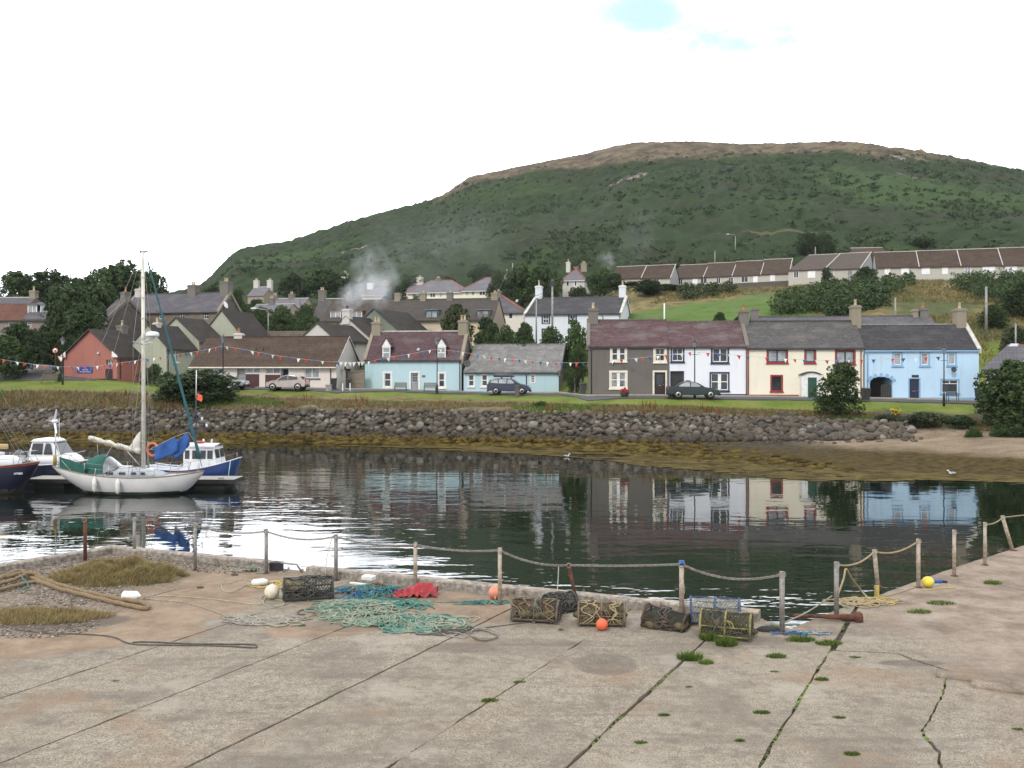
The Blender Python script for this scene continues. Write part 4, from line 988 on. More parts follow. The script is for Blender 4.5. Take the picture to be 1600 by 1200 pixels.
H = House('hilltop_house', 'low dark roof with a white vent peeping above the terraces', 200, 1385, -8, 1336, 1392, 398, 388, z=gz(1360, 200), depth=8)
H.finish('stone_dark', 'stone_dark', 'tile_terrace', gutter=None)
mb = MB(); a, b = gp(1056, 178), gp(1232, 176)
n = 14
for k in range(n):
 p, q_ = a.lerp(b, k / n), a.lerp(b, (k + 1) / n); p.z, q_.z = at(0, 447.5 - 9 * k / n, p.y).z, at(0, 447.5 - 9 * (k + 1) / n, q_.y).z
 mb.prism([p + Vector((0, 0, -3)), q_ + Vector((0, 0, -3)), q_, p], (0, .3, 0))
tag(mb.build('retaining_wall', M['stone_dark']), 'low dark stone retaining wall under the four terrace houses', 'wall')
LEAF = {
 'dark': leafmat('dark_leaves', (.021, .037, .012), (.046, .077, .022), (.08, .122, .038), .32),
 'mid': leafmat('mid_green_leaves', (.02, .036, .011), (.048, .082, .022), (.085, .13, .038)),
 'bright': leafmat('bright_leaves', (.025, .05, .012), (.055, .1, .022), (.1, .165, .04)),
 'olive': leafmat('olive_leaves', (.022, .032, .013), (.052, .066, .024), (.09, .105, .042)),
}
M['bark'] = plain('bark', (.07, .055, .042), (.04, .032, .026), .95, 4)
nr = np.random.default_rng(5)
def crown_mesh(name, blobs, n, leaf, mat, seed, inner=.25, up=.25, aspect=.65):
 """leaf-sized faces spread through the volume of a set of overlapping lumps"""
 r = np.random.default_rng(seed)
 B = np.array(blobs, float); wts = (B[:, 3] ** 2); wts /= wts.sum()
 k = r.choice(len(B), n, p=wts)
 d = r.normal(size=(n, 3)); d /= np.linalg.norm(d, axis=1)[:, None]
 d[:, 2] = np.where(d[:, 2] < -.55, -d[:, 2], d[:, 2])
 sp = r.normal(size=(len(B), 26, 3)); sp /= np.linalg.norm(sp, axis=2)[:, :, None]
 j = np.argmax(np.einsum('nk,nsk->ns', d, sp[k]), axis=1)
 d = d * .62 + sp[k, j] * .38; d /= np.linalg.norm(d, axis=1)[:, None]
 amp = r.uniform(.80, 1.13, size=(len(B), 26))[k, j]
 rad = np.where(r.random(n) < inner, r.uniform(.35, .9, n), r.uniform(.86, 1.06, n)) * amp
 sc = B[k, 3] * rad
 zsc = np.ones((n, 3));
 if B.shape[1] > 4: zsc[:, 2] = B[k, 4]
 c = B[k, :3] + d * sc[:, None] * zsc
 nrm = d * .75 + r.normal(size=(n, 3)) * .55 + np.array([0, 0, up]); nrm /= np.linalg.norm(nrm, axis=1)[:, None]
 t = np.cross(nrm, r.normal(size=(n, 3))); t /= np.linalg.norm(t, axis=1)[:, None] + 1e-9
 b = np.cross(nrm, t)
 s = leaf * r.uniform(.55, 1.35, n)[:, None]
 v = np.stack([c - t * s, c + b * s * aspect - t * s * .1, c + t * s, c - b * s * aspect + t * s * .15], 1).reshape(-1, 3)
 f = np.arange(4 * n).reshape(-1, 4)
 me = bpy.data.meshes.new(name)
 o = npmesh(name, v, f, mat); me = o.data
 bpy.data.objects.remove(o)
 return me
def lumps(seed, n, w, h, z0, r0, r1):
 """an irregular crown: lumps in a rounded envelope of width w and height h, unit scale"""
 q_ = random.Random(seed); out = [(0, 0, z0 + h * .5, min(w, h) * .33)]
 for i in range(n):
  a = q_.random() * 6.283; t = q_.random(); z = z0 + h * (.08 + .84 * t)
  env = w / 2 * math.sqrt(max(.05, 1 - (2 * t * .92 - .8) ** 2)) if t > .25 else w / 2 * (.7 + t)
  rr = r0 + (r1 - r0) * q_.random(); d = max(0, env - rr * .75) * (.55 + .45 * q_.random())
  out.append((math.cos(a) * d, math.sin(a) * d, min(z, z0 + h - rr * .8), rr))
 return out
CROWN = {}
for mk in ('dark', 'mid', 'olive', 'bright'):
 for i in range(2):
  CROWN[mk, 'tree', i] = crown_mesh('crown', lumps(11 + i * 7 + len(mk), 22, 1.0, .88, .12, .13, .22), 11000, .024, LEAF[mk], 3 + i)
  CROWN[mk, 'bush', i] = crown_mesh('foliage', lumps(31 + i * 5 + len(mk), 20, 1.05, 1.0, 0.0, .15, .25), 9500, .023, LEAF[mk], 8 + i)
TRUNK = {}
def trunk_mesh(seed):
 q_ = random.Random(seed); mb = MB()
 mb.tube([(0, 0, -.08), (.005, .004, .12), (.0, .01, .3), (.02, .0, .5), (.01, .01, .72)], [.035, .026, .021, .015, .006], 7)
 for i in range(6):
  a = q_.random() * 6.28; z = .2 + .07 * i; l = .22 + .12 * q_.random()
  mb.tube([(0, .005, z), (math.cos(a) * l * .5, math.sin(a) * l * .5, z + l * .35), (math.cos(a) * l, math.sin(a) * l, z + l * .85)], [.013, .009, .003], 5)
 me = bpy.data.meshes.new('trunk'); me.from_pydata(mb.v, [], mb.f); me.materials.append(M['bark']); return me
for i in range(2): TRUNK[i] = trunk_mesh(i + 3)
cnt = [0]
def plant(kind, px, D, top, wpx, mk, label, group, base=None, flat=1.0, name=None, zoff=0):
 i = cnt[0] % 2; cnt[0] += 1
 g = gp(px, D); z0 = g.z if base is None else at(px, base, D).z
 h = CZ - (top - HZ) / F * D - z0; wd = wpx / F * D
 t = thing(name or ('tree' if kind == 'tree' else 'bush'), label, 'tree' if kind == 'tree' else 'bush', (g.x, D, z0), rnd.random() * 6.28, group)
 o = link('crown' if kind == 'tree' else 'foliage', CROWN[mk, kind, i], t); o.scale = (wd, wd * flat, h)
 if kind == 'tree':
  k = link('trunk', TRUNK[i], t); k.scale = (h, h, h)
 else:
  k = link('stem', TRUNK[i], t); k.scale = (wd * .7, wd * .7, h * .85)
 return t
GT = 'trees behind the village'
for a in (  # px, distance, top row, width in pixels, leaf, label
 (24, 150, 428, 104, 'dark', 'broad dark tree rising behind the blue slate roof'),
 (84, 152, 425, 112, 'dark', 'round dark tree between the roof with one chimney and the tall tree'),
 (188, 150, 409, 124, 'mid', 'tallest broad tree behind the slate roofed cottage'),
 (238, 156, 424, 56, 'dark', 'right shoulder tree above the stone house ridge'),
 (142, 138, 428, 90, 'mid', 'mid green tree standing before the tall broad tree'),
 (112, 122, 448, 104, 'dark', 'big dark tree hiding the dormers of the rusty roofed house'),
 (130, 114, 478, 88, 'dark', 'lower dark tree directly behind the red house roof'),
 (372, 140, 452, 30, 'dark', 'dark tree right of the stone house chimney'),
 (335, 230, 446, 46, 'mid', 'far tree over the stone house ridge'),
 (402, 195, 468, 34, 'dark', 'small dark tree among the far cottages'),
 (462, 228, 428, 62, 'mid', 'bright topped tree on the slope above the far cottages'),
 (512, 222, 421, 84, 'dark', 'dark round tree left of the smoke'),
 (545, 228, 436, 50, 'dark', 'dark tree veiled by the smoke'),
 (478, 152, 476, 36, 'dark', 'dark tree left of the grey slate cottage'),
 (616, 182, 444, 44, 'dark', 'round dark tree in front of a bungalow roof'),
 (640, 232, 428, 56, 'mid', 'tree behind the first hipped bungalow'),
 (690, 236, 430, 50, 'mid', 'tree on the slope over the first hipped bungalow'),
 (752, 236, 412, 50, 'dark', 'dark tree behind the second hipped bungalow'),
 (812, 182, 414, 72, 'mid', 'big tree covering the right end of the second hipped bungalow'),
 (852, 186, 416, 60, 'mid', 'big tree left of the small villa'),
 (778, 196, 424, 36, 'dark', 'narrow dark tree by the bungalow roof end'),
 (938, 176, 418, 48, 'mid', 'tree right of the small villa'),
 (962, 168, 428, 48, 'dark', 'dark tree above the white house chimney'),
 (905, 170, 449, 46, 'dark', 'low tree below the small villa'),
 (1012, 150, 438, 62, 'dark', 'dark tree beside the white house gable'),
 (1044, 154, 444, 46, 'dark', 'dark tree below the low end of the terrace'),
 (990, 162, 440, 44, 'olive', 'olive tree in front of the pair of terrace houses'),
 (714, 117, 479, 66, 'olive', 'rounded grey green tree in front of the dormer terrace'),
 (758, 119, 498, 46, 'dark', 'dark tree right of the cottage chimney'),
 (1262, 235, 364, 40, 'dark', 'lone dark tree at the foot of the hill above the terraces'),
 (1290, 236, 366, 44, 'dark', 'second dark tree at the foot of the hill above the terraces'),
 (1440, 238, 372, 46, 'dark', 'dark tree on the hill foot over the longest terrace')):
 plant('tree', a[0], a[1], a[2], a[3], a[4], a[5], GT)
GB = 'bushes and shrubs of the village'
for a in (
 (30, 106, 508, 90, 'dark', 'dark bush mass under the pink rubble house', None),
 (8, 102, 528, 80, 'mid', 'green bush at the left edge by the road', None),
 (72, 112, 512, 66, 'dark', 'dark bush behind the round road sign', None),
 (104, 108, 530, 50, 'dark', 'dark bush left of the red house eaves', None),
 (408, 138, 482, 44, 'mid', 'rounded garden bush above the rubble garden wall', None),
 (440, 136, 480, 56, 'mid', 'largest garden bush behind the street pole', None),
 (476, 135, 490, 40, 'bright', 'yellow green garden bush near the dark hedge', None),
 (388, 146, 478, 34, 'mid', 'garden bush beside the stone house gable', None),
 (494, 140, 496, 26, 'bright', 'small yellow green bush left of the dormer terrace', None),
 (790, 108, 512, 44, 'mid', 'shrub behind the annexe roof, left one', None),
 (822, 106, 508, 52, 'dark', 'tall shrub under the white house pole', None),
 (862, 106, 514, 50, 'mid', 'shrub below the white house lower windows', None),
 (898, 104, 502, 46, 'bright', 'light green shrub touching the grey house chimney', None),
 (770, 112, 508, 40, 'dark', 'dark shrub between cottage chimney and annexe', None),
 (903, 97, 545, 36, 'dark', 'dark shrub in the gap beside the grey rendered house', None),
 (897, 93, 580, 24, 'mid', 'ivy covered bush by the grey wheelie bin', None),
 (1126, 114, 489, 30, 'dark', 'low bush above the white house roof', None),
 (1160, 113, 488, 30, 'dark', 'low bush left of the cream house chimney', None),
 (1430, 112, 492, 34, 'dark', 'low bush above the slate building ridge', None),
 (1292, 166, 419, 26, 'dark', 'clipped bush before the wide pale gable', None),
 (1352, 164, 418, 44, 'dark', 'bush at the gap between two terraces', None),
 (650, 190, 463, 26, 'bright', 'small garden bush under the first hipped bungalow', None),
 (1550, 112, 478, 60, 'dark', 'scrubby bush above the blue house chimney', None),
 (1600, 118, 440, 80, 'dark', 'scrub at the right edge below the longest terrace', None),
 (1588, 100, 512, 60, 'olive', 'scrub behind the white roadside gable', None)):
 plant('bush', a[0], a[1], a[2], a[3], a[4], a[5], GB, a[6])
plant('bush', 322, 88.5, 580, 150, 'mid', 'large rounded green bush on the bank behind the sailing boat mast', None, 640)
plant('bush', 275, 89, 588, 80, 'mid', 'left lobe of greenery on the bank, half covering the parked silver car', None, 640)
plant('bush', 1314, 75.5, 570, 88, 'dark', 'upright dense bush in front of the cream house', None, 651)
plant('bush', 1585, 68, 568, 130, 'dark', 'huge dark bush at the right edge above the beach', None, 682)
plant('bush', 1560, 70, 592, 76, 'mid', 'dark green bush lobe against the sky blue house end', None, 672)
plant('bush', 846, 83, 628, 36, 'mid', 'small round bush growing out of the stone bank', None, 655)
plant('bush', 1446, 70.5, 645, 90, 'olive', 'low spreading scrub on the bank under the blue house', None, 676)
plant('bush', 1385, 73, 648, 60, 'olive', 'low dry scrub right of the upright dense bush', None, 668)
plant('bush', 1503, 69, 650, 60, 'mid', 'low scrub between the beach and the blue house', None, 678)
plant('bush', 1522, 65.5, 668, 28, 'bright', 'small bright green bush at the top of the beach', None, 690)
plant('bush', 1560, 65, 664, 40, 'bright', 'bright green bush below the huge dark bush', None, 689)
plant('bush', 1590, 64.5, 668, 40, 'mid', 'low green bush on the beach edge at the frame side', None, 690)
plant('bush', 20, 92.5, 618, 60, 'olive', 'low rough bush on the bank at the left edge', None, 640)
plant('bush', 90, 92, 617, 60, 'olive', 'low rough bush on the bank below the bench', None, 637)
plant('bush', 243, 100, 570, 30, 'mid', 'small garden bush right of the red house', None, 603)
plant('bush', 229, 101, 576, 26, 'dark', 'dark garden bush under the red house side window', None, 603)
plant('bush', 262, 101, 582, 26, 'mid', 'low garden bush before the sage house wall', None, 603)
plant('bush', 94, 100, 583, 10, 'bright', 'tiny yellow green shrub beside the street bench', None, 600)
b = plant('bush', 1400, 75.5, 638, 16, 'bright', 'yellow flowering ragwort clump on the bank', None, 655)
M["ragwort"] = plain('ragwort_flowers', (.75, .5, .02), (.6, .42, .02), .7)
fl = MB()
for k in range(60):
 a, r_ = rnd.random() * 6.28, rnd.random() ** .5 * .42
 fl.ball((r_ * math.cos(a), r_ * math.sin(a), .45 + rnd.random() * .42 - r_ * .2), .045, 5, 4)
fl.build('flowers', M['ragwort'], b)
def hitD(px, py, lo=84, hi=215):
 prev = None
 for D in np.arange(lo, hi, .5):
  if HZ + F * (CZ - gz(px, D)) / D <= py: return float(D)
 return float(hi)
def hedge(name, label, pts, wd, n, mk, cat='hedge', leaf=.17, ground=True):
 bl = []
 q_ = random.Random(len(label))
 for i in range(len(pts) - 1):
  (p0, D0, t0, b0), (p1, D1, t1, b1) = pts[i], pts[i + 1]
  m = max(2, int(abs(p1 - p0) / 9))
  for k in range(m):
   t = (k + q_.random()) / m; px = p0 + (p1 - p0) * t; D = D0 + (D1 - D0) * t
   tp, bt = t0 + (t1 - t0) * t, b0 + (b1 - b0) * t
   if ground: D = hitD(px, bt, 104)
   zt, zb = at(px, tp, D).z, at(px, bt, D).z; hh = zt - zb
   if ground:
    for py in np.arange(tp + 4, bt + 2, 5.0):
     D = hitD(px, py, 104); bl.append(((px + q_.uniform(-3, 3) - 800) / F * D, D, gz(px, D) + wd * .2, wd * q_.uniform(.5, .85)))
    continue
   nl = max(1, int(hh / 1.6))
   for l in range(nl):
    r_ = min(hh / 2, wd) * (.85 + .3 * q_.random()); x = (px - 800) / F * D
    bl.append((x, D + q_.uniform(-.4, .8) + l * 1.2, zb + r_ * .7 + (hh - r_ * 1.6) * (l + .5) / nl, r_))
 B0 = np.array([b_[:3] for b_ in bl]); o = B0.mean(0)
 bl = [(b_[0] - o[0], b_[1] - o[1], b_[2] - o[2], b_[3]) for b_ in bl]
 me = crown_mesh(name, bl, n, leaf, LEAF[mk], 77)
 ob = link(name, me, None, o); return tag(ob, label, cat)
hedge('hedge', 'long thick dark hedge climbing the slope below the terraces', [(1216, 150, 468, 492), (1262, 150, 452, 488), (1330, 150, 436, 478), (1400, 149, 428, 458), (1440, 147, 425, 436)], 1.5, 24000, 'mid')
hedge('hedge', 'lower green hedge branching below the long dark hedge', [(1296, 128, 484, 498), (1340, 132, 468, 490), (1385, 136, 458, 478)], 1.5, 9000, 'mid')
hedge('hedge', 'low scrub hedge on the dry slope under the four terrace houses', [(1062, 160, 455, 468), (1110, 160, 450, 464), (1145, 160, 449, 458)], 1.5, 4500, 'olive')
hedge('hedge', 'dense scrub belt at the foot of the slope by the longest terrace', [(1490, 142, 438, 452), (1545, 140, 434, 470), (1600, 138, 436, 476), (1680, 136, 436, 476)], 1.9, 18000, 'dark')
hedge('hedge', 'dark clipped garden hedge left of the dormer terrace', [(408, 131, 506, 517), (455, 131, 506, 517), (500, 131, 507, 517)], 1.0, 4500, 'dark', leaf=.1, ground=False)
mb = MB(); a, b_ = at(414, 517, 127), at(492, 517, 127)
mb.prism([a + Vector((0, 0, -2)), b_ + Vector((0, 0, -2)), b_, a], (0, .4, 0))
tag(mb.build('garden_wall', M['stone']), 'low rubble garden wall below the clipped dark hedge', 'wall')
def scatter_bushes():
 r = np.random.default_rng(12); vs, n = [], 0
 C, S, E, nb = [], [], [], 0
 while nb < 6500:
  px = r.uniform(250, 1750); p = prof(px); lo, hi = p[11, 0], p[13, 0]
  D = lo + (hi - 22 - lo) * r.random() ** 1.3 - 15 * r.random()
  z = gz(px, D)
  if z > 104 + 10 * noise.noise(Vector((px * .01, 0, 2))): continue
  x = (px - 800) / F * D
  if noise.noise(Vector((x * .03, D * .03, 5.5))) < -.3: continue
  s = r.uniform(.4, 1.0) * (1.6 if r.random() < .03 else 1)
  C.append((x, D, z + .25 * s)); S.append(s); nb += 1
 C, S = np.array(C), np.array(S); m = 14
 d = r.normal(size=(nb, m, 3)); d /= np.linalg.norm(d, axis=2)[:, :, None]; d[:, :, 2] = abs(d[:, :, 2]) * .8
 c = C[:, None, :] + d * S[:, None, None]
 nn = d + r.normal(size=d.shape) * .4; nn /= np.linalg.norm(nn, axis=2)[:, :, None]
 t = np.cross(nn, r.normal(size=d.shape)); t /= np.linalg.norm(t, axis=2)[:, :, None]; b = np.cross(nn, t)
 s = (S[:, None] * r.uniform(.3, .55, (nb, m)))[:, :, None]
 v = np.stack([c - t * s, c + b * s, c + t * s, c - b * s], 2).reshape(-1, 3)
 o = npmesh('hillside_undergrowth', v, np.arange(len(v)).reshape(-1, 4), leafmat('bracken', (.025, .044, .014), (.034, .058, .018), (.046, .074, .024), big=.05))
 tag(o, 'bracken and gorse covering the hillside', kind='stuff')
scatter_bushes()
def blades(name, label, pts, hgt, wid, mat, lean=.35, seed=1):
 r = np.random.default_rng(seed); P = np.array(pts); n = len(P)
 h = hgt * r.uniform(.5, 1.3, n) * P[:, 3]; a = r.uniform(0, 6.28, n)
 dx = np.stack([np.cos(a), np.sin(a), np.zeros(n)], 1) * (wid * r.uniform(.6, 1.3, n))[:, None]
 ln = np.stack([r.normal(size=n) * lean, r.normal(size=n) * lean, np.ones(n)], 1) * h[:, None]
 base = P[:, :3]
 v = np.stack([base - dx, base + dx, base + ln * .6 + dx * .5, base + ln], 1).reshape(-1, 3)
 return tag(npmesh(name, v, np.arange(4 * n).reshape(-1, 4), mat), label, kind='stuff')
M['dry_grass'] = leafmat('dry_grass', (.09, .075, .03), (.2, .155, .07), (.32, .25, .13), .3, 1.5)
M['slope_grass'] = leafmat('slope_grass', (.11, .10, .034), (.21, .17, .066), (.3, .24, .105), .3, .25)
M['green_grass'] = leafmat('green_grass', (.05, .085, .016), (.105, .16, .03), (.17, .24, .055), .3, 1.5)
M['rust_weed'] = leafmat('rusty_dock', (.12, .04, .015), (.2, .075, .025), (.26, .12, .05), .2, 1.5)
r = np.random.default_rng(3)
pts, pg, pr = [], [], []
while len(pts) < 26000:
 px = r.uniform(-80, 1700); p = prof(px); t = r.random()
 D = p[3, 0] + (p[4, 0] - p[3, 0]) * (t * 1.15 - .12); z = gz(px, D); x = (px - 800) / F * D
 k = noise.noise(Vector((x * .25, D * .25, 1.1)))
 if k < -.35: continue
 (pg if noise.noise(Vector((x * .13, D * .2, 9))) > .22 else pts).append((x, D, z - .03, .7 + .8 * max(0, k) + (.5 if px < 330 else 0)))
 if r.random() < .008 and noise.noise(Vector((x * .4, 0, 4))) > .25:
  for _ in range(5): pr.append((x + r.normal() * .12, D, z, 1.5))
blades('dry_grass', 'long dry grass along the top of the stone bank', pts, .3, .05, M['dry_grass'], seed=2)
blades('green_grass', 'green tufts growing on the stone bank', pg, .28, .05, M['green_grass'], seed=3)
blades('dock_weeds', 'rusty dock stalks standing in the bank grass', pr, .5, .05, M['rust_weed'], .15, seed=4)
pts = []
while len(pts) < 24000:
 px = r.uniform(960, 1700); D = r.uniform(100, 165); z = gz(px, D); x = (px - 800) / F * D
 if noise.noise(Vector((x * .08, D * .08, 3.3))) < -.05 or (x < 42 and x > 12 and D < 143): continue
 pts.append((x, D, z - .05, 1))
blades('hillside_grass', 'tall dry grass on the slope below the terraces', pts, .42, .09, M['slope_grass'], .6, seed=6)
def boulder_material():
 m, nt, b = new_mat('shore_boulder'); N = NT(nt); b.inputs['Roughness'].default_value = .88; b.inputs['Specular IOR Level'].default_value = .25
 g = nt.nodes.new('ShaderNodeNewGeometry'); oi = nt.nodes.new('ShaderNodeObjectInfo')
 f = N.math('FRACT', N.math('ADD', g.outputs['Random Per Island'], N.math('MULTIPLY', oi.outputs['Random'], 7.3)))
 c = N.ramp(f, [(0, (.05, .043, .035)), (.25, (.105, .087, .068)), (.45, (.075, .058, .04)), (.6, (.13, .112, .092)), (.8, (.095, .068, .043)), (.93, (.22, .205, .18)), (1, (.05, .046, .04))])
 P = g.outputs['Position']; x, y, z = N.xyz(P)
 c = N.mix(N.math('MULTIPLY', N.step(N.noise(P, 2.2, 5), .45, .7), .55), c, (.06, .055, .05))
 c = N.mix(N.math('MULTIPLY', N.step(N.noise(P, 7, 4), .6, .72), .5), c, (.28, .26, .23))
 wz = N.math('ADD', z, N.math('MULTIPLY', N.math('SUBTRACT', N.noise(P, .5, 4), .5), 1.0))
 c = N.mix(N.math('MULTIPLY', N.step(wz, 1.35, .85), .72), c, (.03, .024, .018))        # tide-wet, weed-stained
 weed = N.math('MULTIPLY', N.step(wz, .85, .5), N.step(N.noise(P, 1.6, 4), .3, .5))
 c = N.mix(weed, c, N.ramp(N.noise(P, 3, 3), [(.35, (.03, .022, .005)), (.65, (.12, .08, .012))]))
 N.link(c, b.inputs['Base Color']); N.link(N.bump(N.noise(P, 6, 5), .5, .06), b.inputs['Normal'])
 return m
bm_mat = boulder_material()
def rockshape(seed, sub=2):
 bm = bmesh.new(); bmesh.ops.create_icosphere(bm, subdivisions=sub, radius=.5); q_ = random.Random(seed)
 off = Vector((q_.random() * 50, q_.random() * 50, q_.random() * 50))
 cuts = [Vector((q_.gauss(0, 1), q_.gauss(0, 1), q_.gauss(0, 1))).normalized() for _ in range(13)]
 for v in bm.verts:
  p = v.co.normalized(); rr = .5 * (1 + .28 * noise.noise(p * 1.3 + off) + .1 * noise.noise(p * 3.2 + off))
  for c in cuts:
   k = p.dot(c)
   if k > .5: rr = min(rr, .385 / k)
  v.co = p * rr
 V_ = np.array([v.co[:] for v in bm.verts]); F_ = np.array([[v.index for v in f.verts] for f in bm.faces]); bm.free()
 return V_, F_
shapes = [rockshape(i) for i in range(9)]
stones = []
q_ = random.Random(9); rows = 11
px = -120.0
while px < 1420:
 p = prof(px); step_ = None
 (D0, z0), (D1, z1) = p[2], p[3]
 if px > 1180: lo = min(.75, (px - 1180) / 400);
 else: lo = 0
 nrow = rows if px < 1200 else max(3, int(rows - (px - 1200) / 45))
 for k in range(-1, nrow):
  t = (k + q_.random() * .8) / nrow
  jp = px + q_.uniform(-6, 6); D = D0 + (D1 - D0) * t; z = gz(jp, D)
  s = q_.uniform(.28, .62) * (1.15 if t < .6 else .9) * (1.35 if q_.random() < .12 else 1)
  stones.append(((jp - 800) / F * D, D + q_.uniform(-.1, .1), z + s * .16, s, D, jp))
 px += 7.8 * q_.uniform(.8, 1.2)
for _ in range(70):                                        # strays on the beach edge and in the grass
 jp = q_.uniform(1000, 1440); D = prof(jp)[2, 0] - q_.uniform(.2, 1.6); s = q_.uniform(.2, .4)
 stones.append(((jp - 800) / F * D, D, gz(jp, D) + s * .1, s, D, jp))
stones.sort(key=lambda s: -(s[3] / s[4]) * (1 if 0 < s[5] < 1600 else 0))
proto = {}
for n_, (x, y, z, s, D, jp) in enumerate(stones[:290]):
 i = n_ % 9
 if i not in proto:
  o = npmesh('boulder', shapes[i][0], shapes[i][1], bm_mat, None, False); proto[i] = o
 else: o = proto[i].copy(); col.objects.link(o)
 o.location = (x, y, z); o.scale = (s * q_.uniform(1.0, 1.5), s, s * q_.uniform(.75, 1.05)); o.rotation_euler = (q_.uniform(-.4, .4), q_.uniform(-.4, .4), q_.random() * 6.28)
 tag(o, 'rounded grey brown boulder among its like in the stone bank', 'boulder', 'boulders of the stone bank')
vs, fs, b0 = [], [], 0
for (x, y, z, s, D, jp) in stones[290:]:
 V_, F_ = shapes[q_.randrange(9)]
 Rm = np.array(Matrix.Rotation(q_.random() * 6.28, 3, 'Z') @ Matrix.Rotation(q_.uniform(-.4, .4), 3, 'X'))
 vs.append((V_ * np.array([s * q_.uniform(1.0, 1.5), s, s * q_.uniform(.75, 1.05)])) @ Rm.T + np.array([x, y, z])); fs.append(F_ + b0); b0 += len(V_)
tag(npmesh('boulders', np.concatenate(vs), np.concatenate(fs), bm_mat, None, False), 'the smaller stones of the bank', kind='stuff')
def weed():
 m, nt, b = new_mat('seaweed'); N = NT(nt); b.inputs['Roughness'].default_value = .9; b.inputs['Specular IOR Level'].default_value = .06
 g = nt.nodes.new('ShaderNodeNewGeometry')
 f = N.math('ADD', N.math('MULTIPLY', N.noise(g.outputs['Position'], .5, 4), .7), N.math('MULTIPLY', g.outputs['Random Per Island'], .35))
 N.link(N.ramp(f, [(.28, (.024, .018, .006)), (.5, (.068, .049, .013)), (.64, (.12, .088, .024)), (.85, (.075, .068, .03))]), b.inputs['Base Color'])
 return m
wm = weed(); r = np.random.default_rng(4)
V_, F_ = rockshape(40, 1); vs, fs, b0 = [], [], 0
n = 0
while n < 1500:
 px = r.uniform(-100, 1330); p = prof(px); D = p[1, 0] + (p[2, 0] - p[1, 0]) * r.uniform(-.25, 1.35); z = gz(px, D)
 if px > 1050 and D > p[1, 0] + 1.5 + (1330 - px) * .02: continue
 s = r.uniform(.25, .7); x = (px - 800) / F * D
 vs.append(V_ * np.array([s * 1.5, s * 1.2, s * .6]) + np.array([x, D, z + .02])); fs.append(F_ + b0); b0 += len(V_); n += 1
tag(npmesh('seaweed', np.concatenate(vs), np.concatenate(fs), wm, None, True), 'wet brown seaweed draped along the foot of the stones', kind='stuff')
vs, fs, b0, n = [], [], 0, 0
while n < 7000:
 px = r.uniform(60, 1700); p = prof(px)
 band = np.interp(px, [60, 300, 600, 800, 1000, 1250, 1450, 1700], [1.2, 1.8, 3.0, 6.5, 9.0, 7.5, 4.0, 2.5])
 D = p[1, 0] + .4 - band * r.random() ** 1.25; x = (px - 800) / F * D
 if noise.fractal(Vector((x * .12, D * .4, 6.6)), .7, 2, 3) < (-.3 if px > 650 else .02) - .25 * (r.random() - .3): continue
 m = 7; a = np.sort(r.uniform(0, 6.28, m)); rr = r.uniform(.12, .5) * r.uniform(.5, 1.1, m)
 vs.append(np.stack([x + rr * 1.7 * np.cos(a), D + rr * np.sin(a), np.full(m, .008 + .02 * r.random())], 1))
 fs.append(np.arange(m)[None, :] + b0); b0 += m; n += 1
tag(npmesh('floating_seaweed', np.concatenate(vs), np.concatenate(fs), wm), 'mats of yellow brown seaweed floating by the far shore', kind='stuff')
M['asphalt'] = plain('asphalt', (.06, .06, .062), (.08, .078, .075), .9, 1.5, 0, .3, 60)
M['pavement'] = plain('pavement', (.34, .31, .27), (.26, .24, .21), .9, 2, 0, .3, 40)
def strip(name, pts, wd, mat, dz, far=True):
 """pts: (px, D); a ribbon following the ground, wd metres deep away from the camera"""
 vs, n = [], 0
 P = []
 for i in range(len(pts) - 1):
  m = max(2, int(abs(pts[i + 1][0] - pts[i][0]) / 12))
  for k in range(m): P.append(tuple(pts[i][j] + (pts[i + 1][j] - pts[i][j]) * k / m for j in range(len(pts[i]))))
 P.append(pts[-1])
 mb = MB(); a = []; b = []
 for p in P:
  px, D = p[0], p[1]; w_ = p[2] if len(p) > 2 else wd
  a.append(gp(px, D, dz)); g = at(px, HZ, D + w_); g.z = gz(px, D + w_) + dz; b.append(g)
 mb.loft([[tuple(x) for x in a], [tuple(x) for x in b]], closed=False, sm=True)
 lo = [(v[0], v[1], v[2] - .3) for v in a]; mb.loft([[tuple(x) for x in lo], [tuple(x) for x in a]], closed=False)
 return tag(mb.build(name, mat), kind='structure')
strip('road', [(p_, front_line(p_) - 4.5) for p_ in (290, 420, 526, 620, 721, 800, 873, 918, 1050, 1200, 1350, 1530, 1640)], 3.4, M['asphalt'], .1)
strip('pavement', [(p_, front_line(p_) - 1.05) for p_ in (290, 420, 526, 620, 721, 800, 873, 918, 1050, 1200, 1350, 1530, 1580)], 1.0, M['pavement'], .19)
strip('side_road', [(-200, 101.5, 9), (-60, 101.3, 8.5), (40, 101.2, 8), (96, 101.2, 5.5), (150, 101, 1.5)], 6, M['asphalt'], .1)
a = [gp(p_, D_, .25) for p_, D_ in ((-200, 111), (-60, 110.3), (40, 109.6), (94, 107))]
mb = MB(); mb.loft([[(v.x, v.y, v.z - 1) for v in a], [tuple(v) for v in a], [(v.x - .3, v.y + 1.6, v.z + .75) for v in a]], closed=False)
tag(mb.build('footpath', M['pavement']), kind='structure')
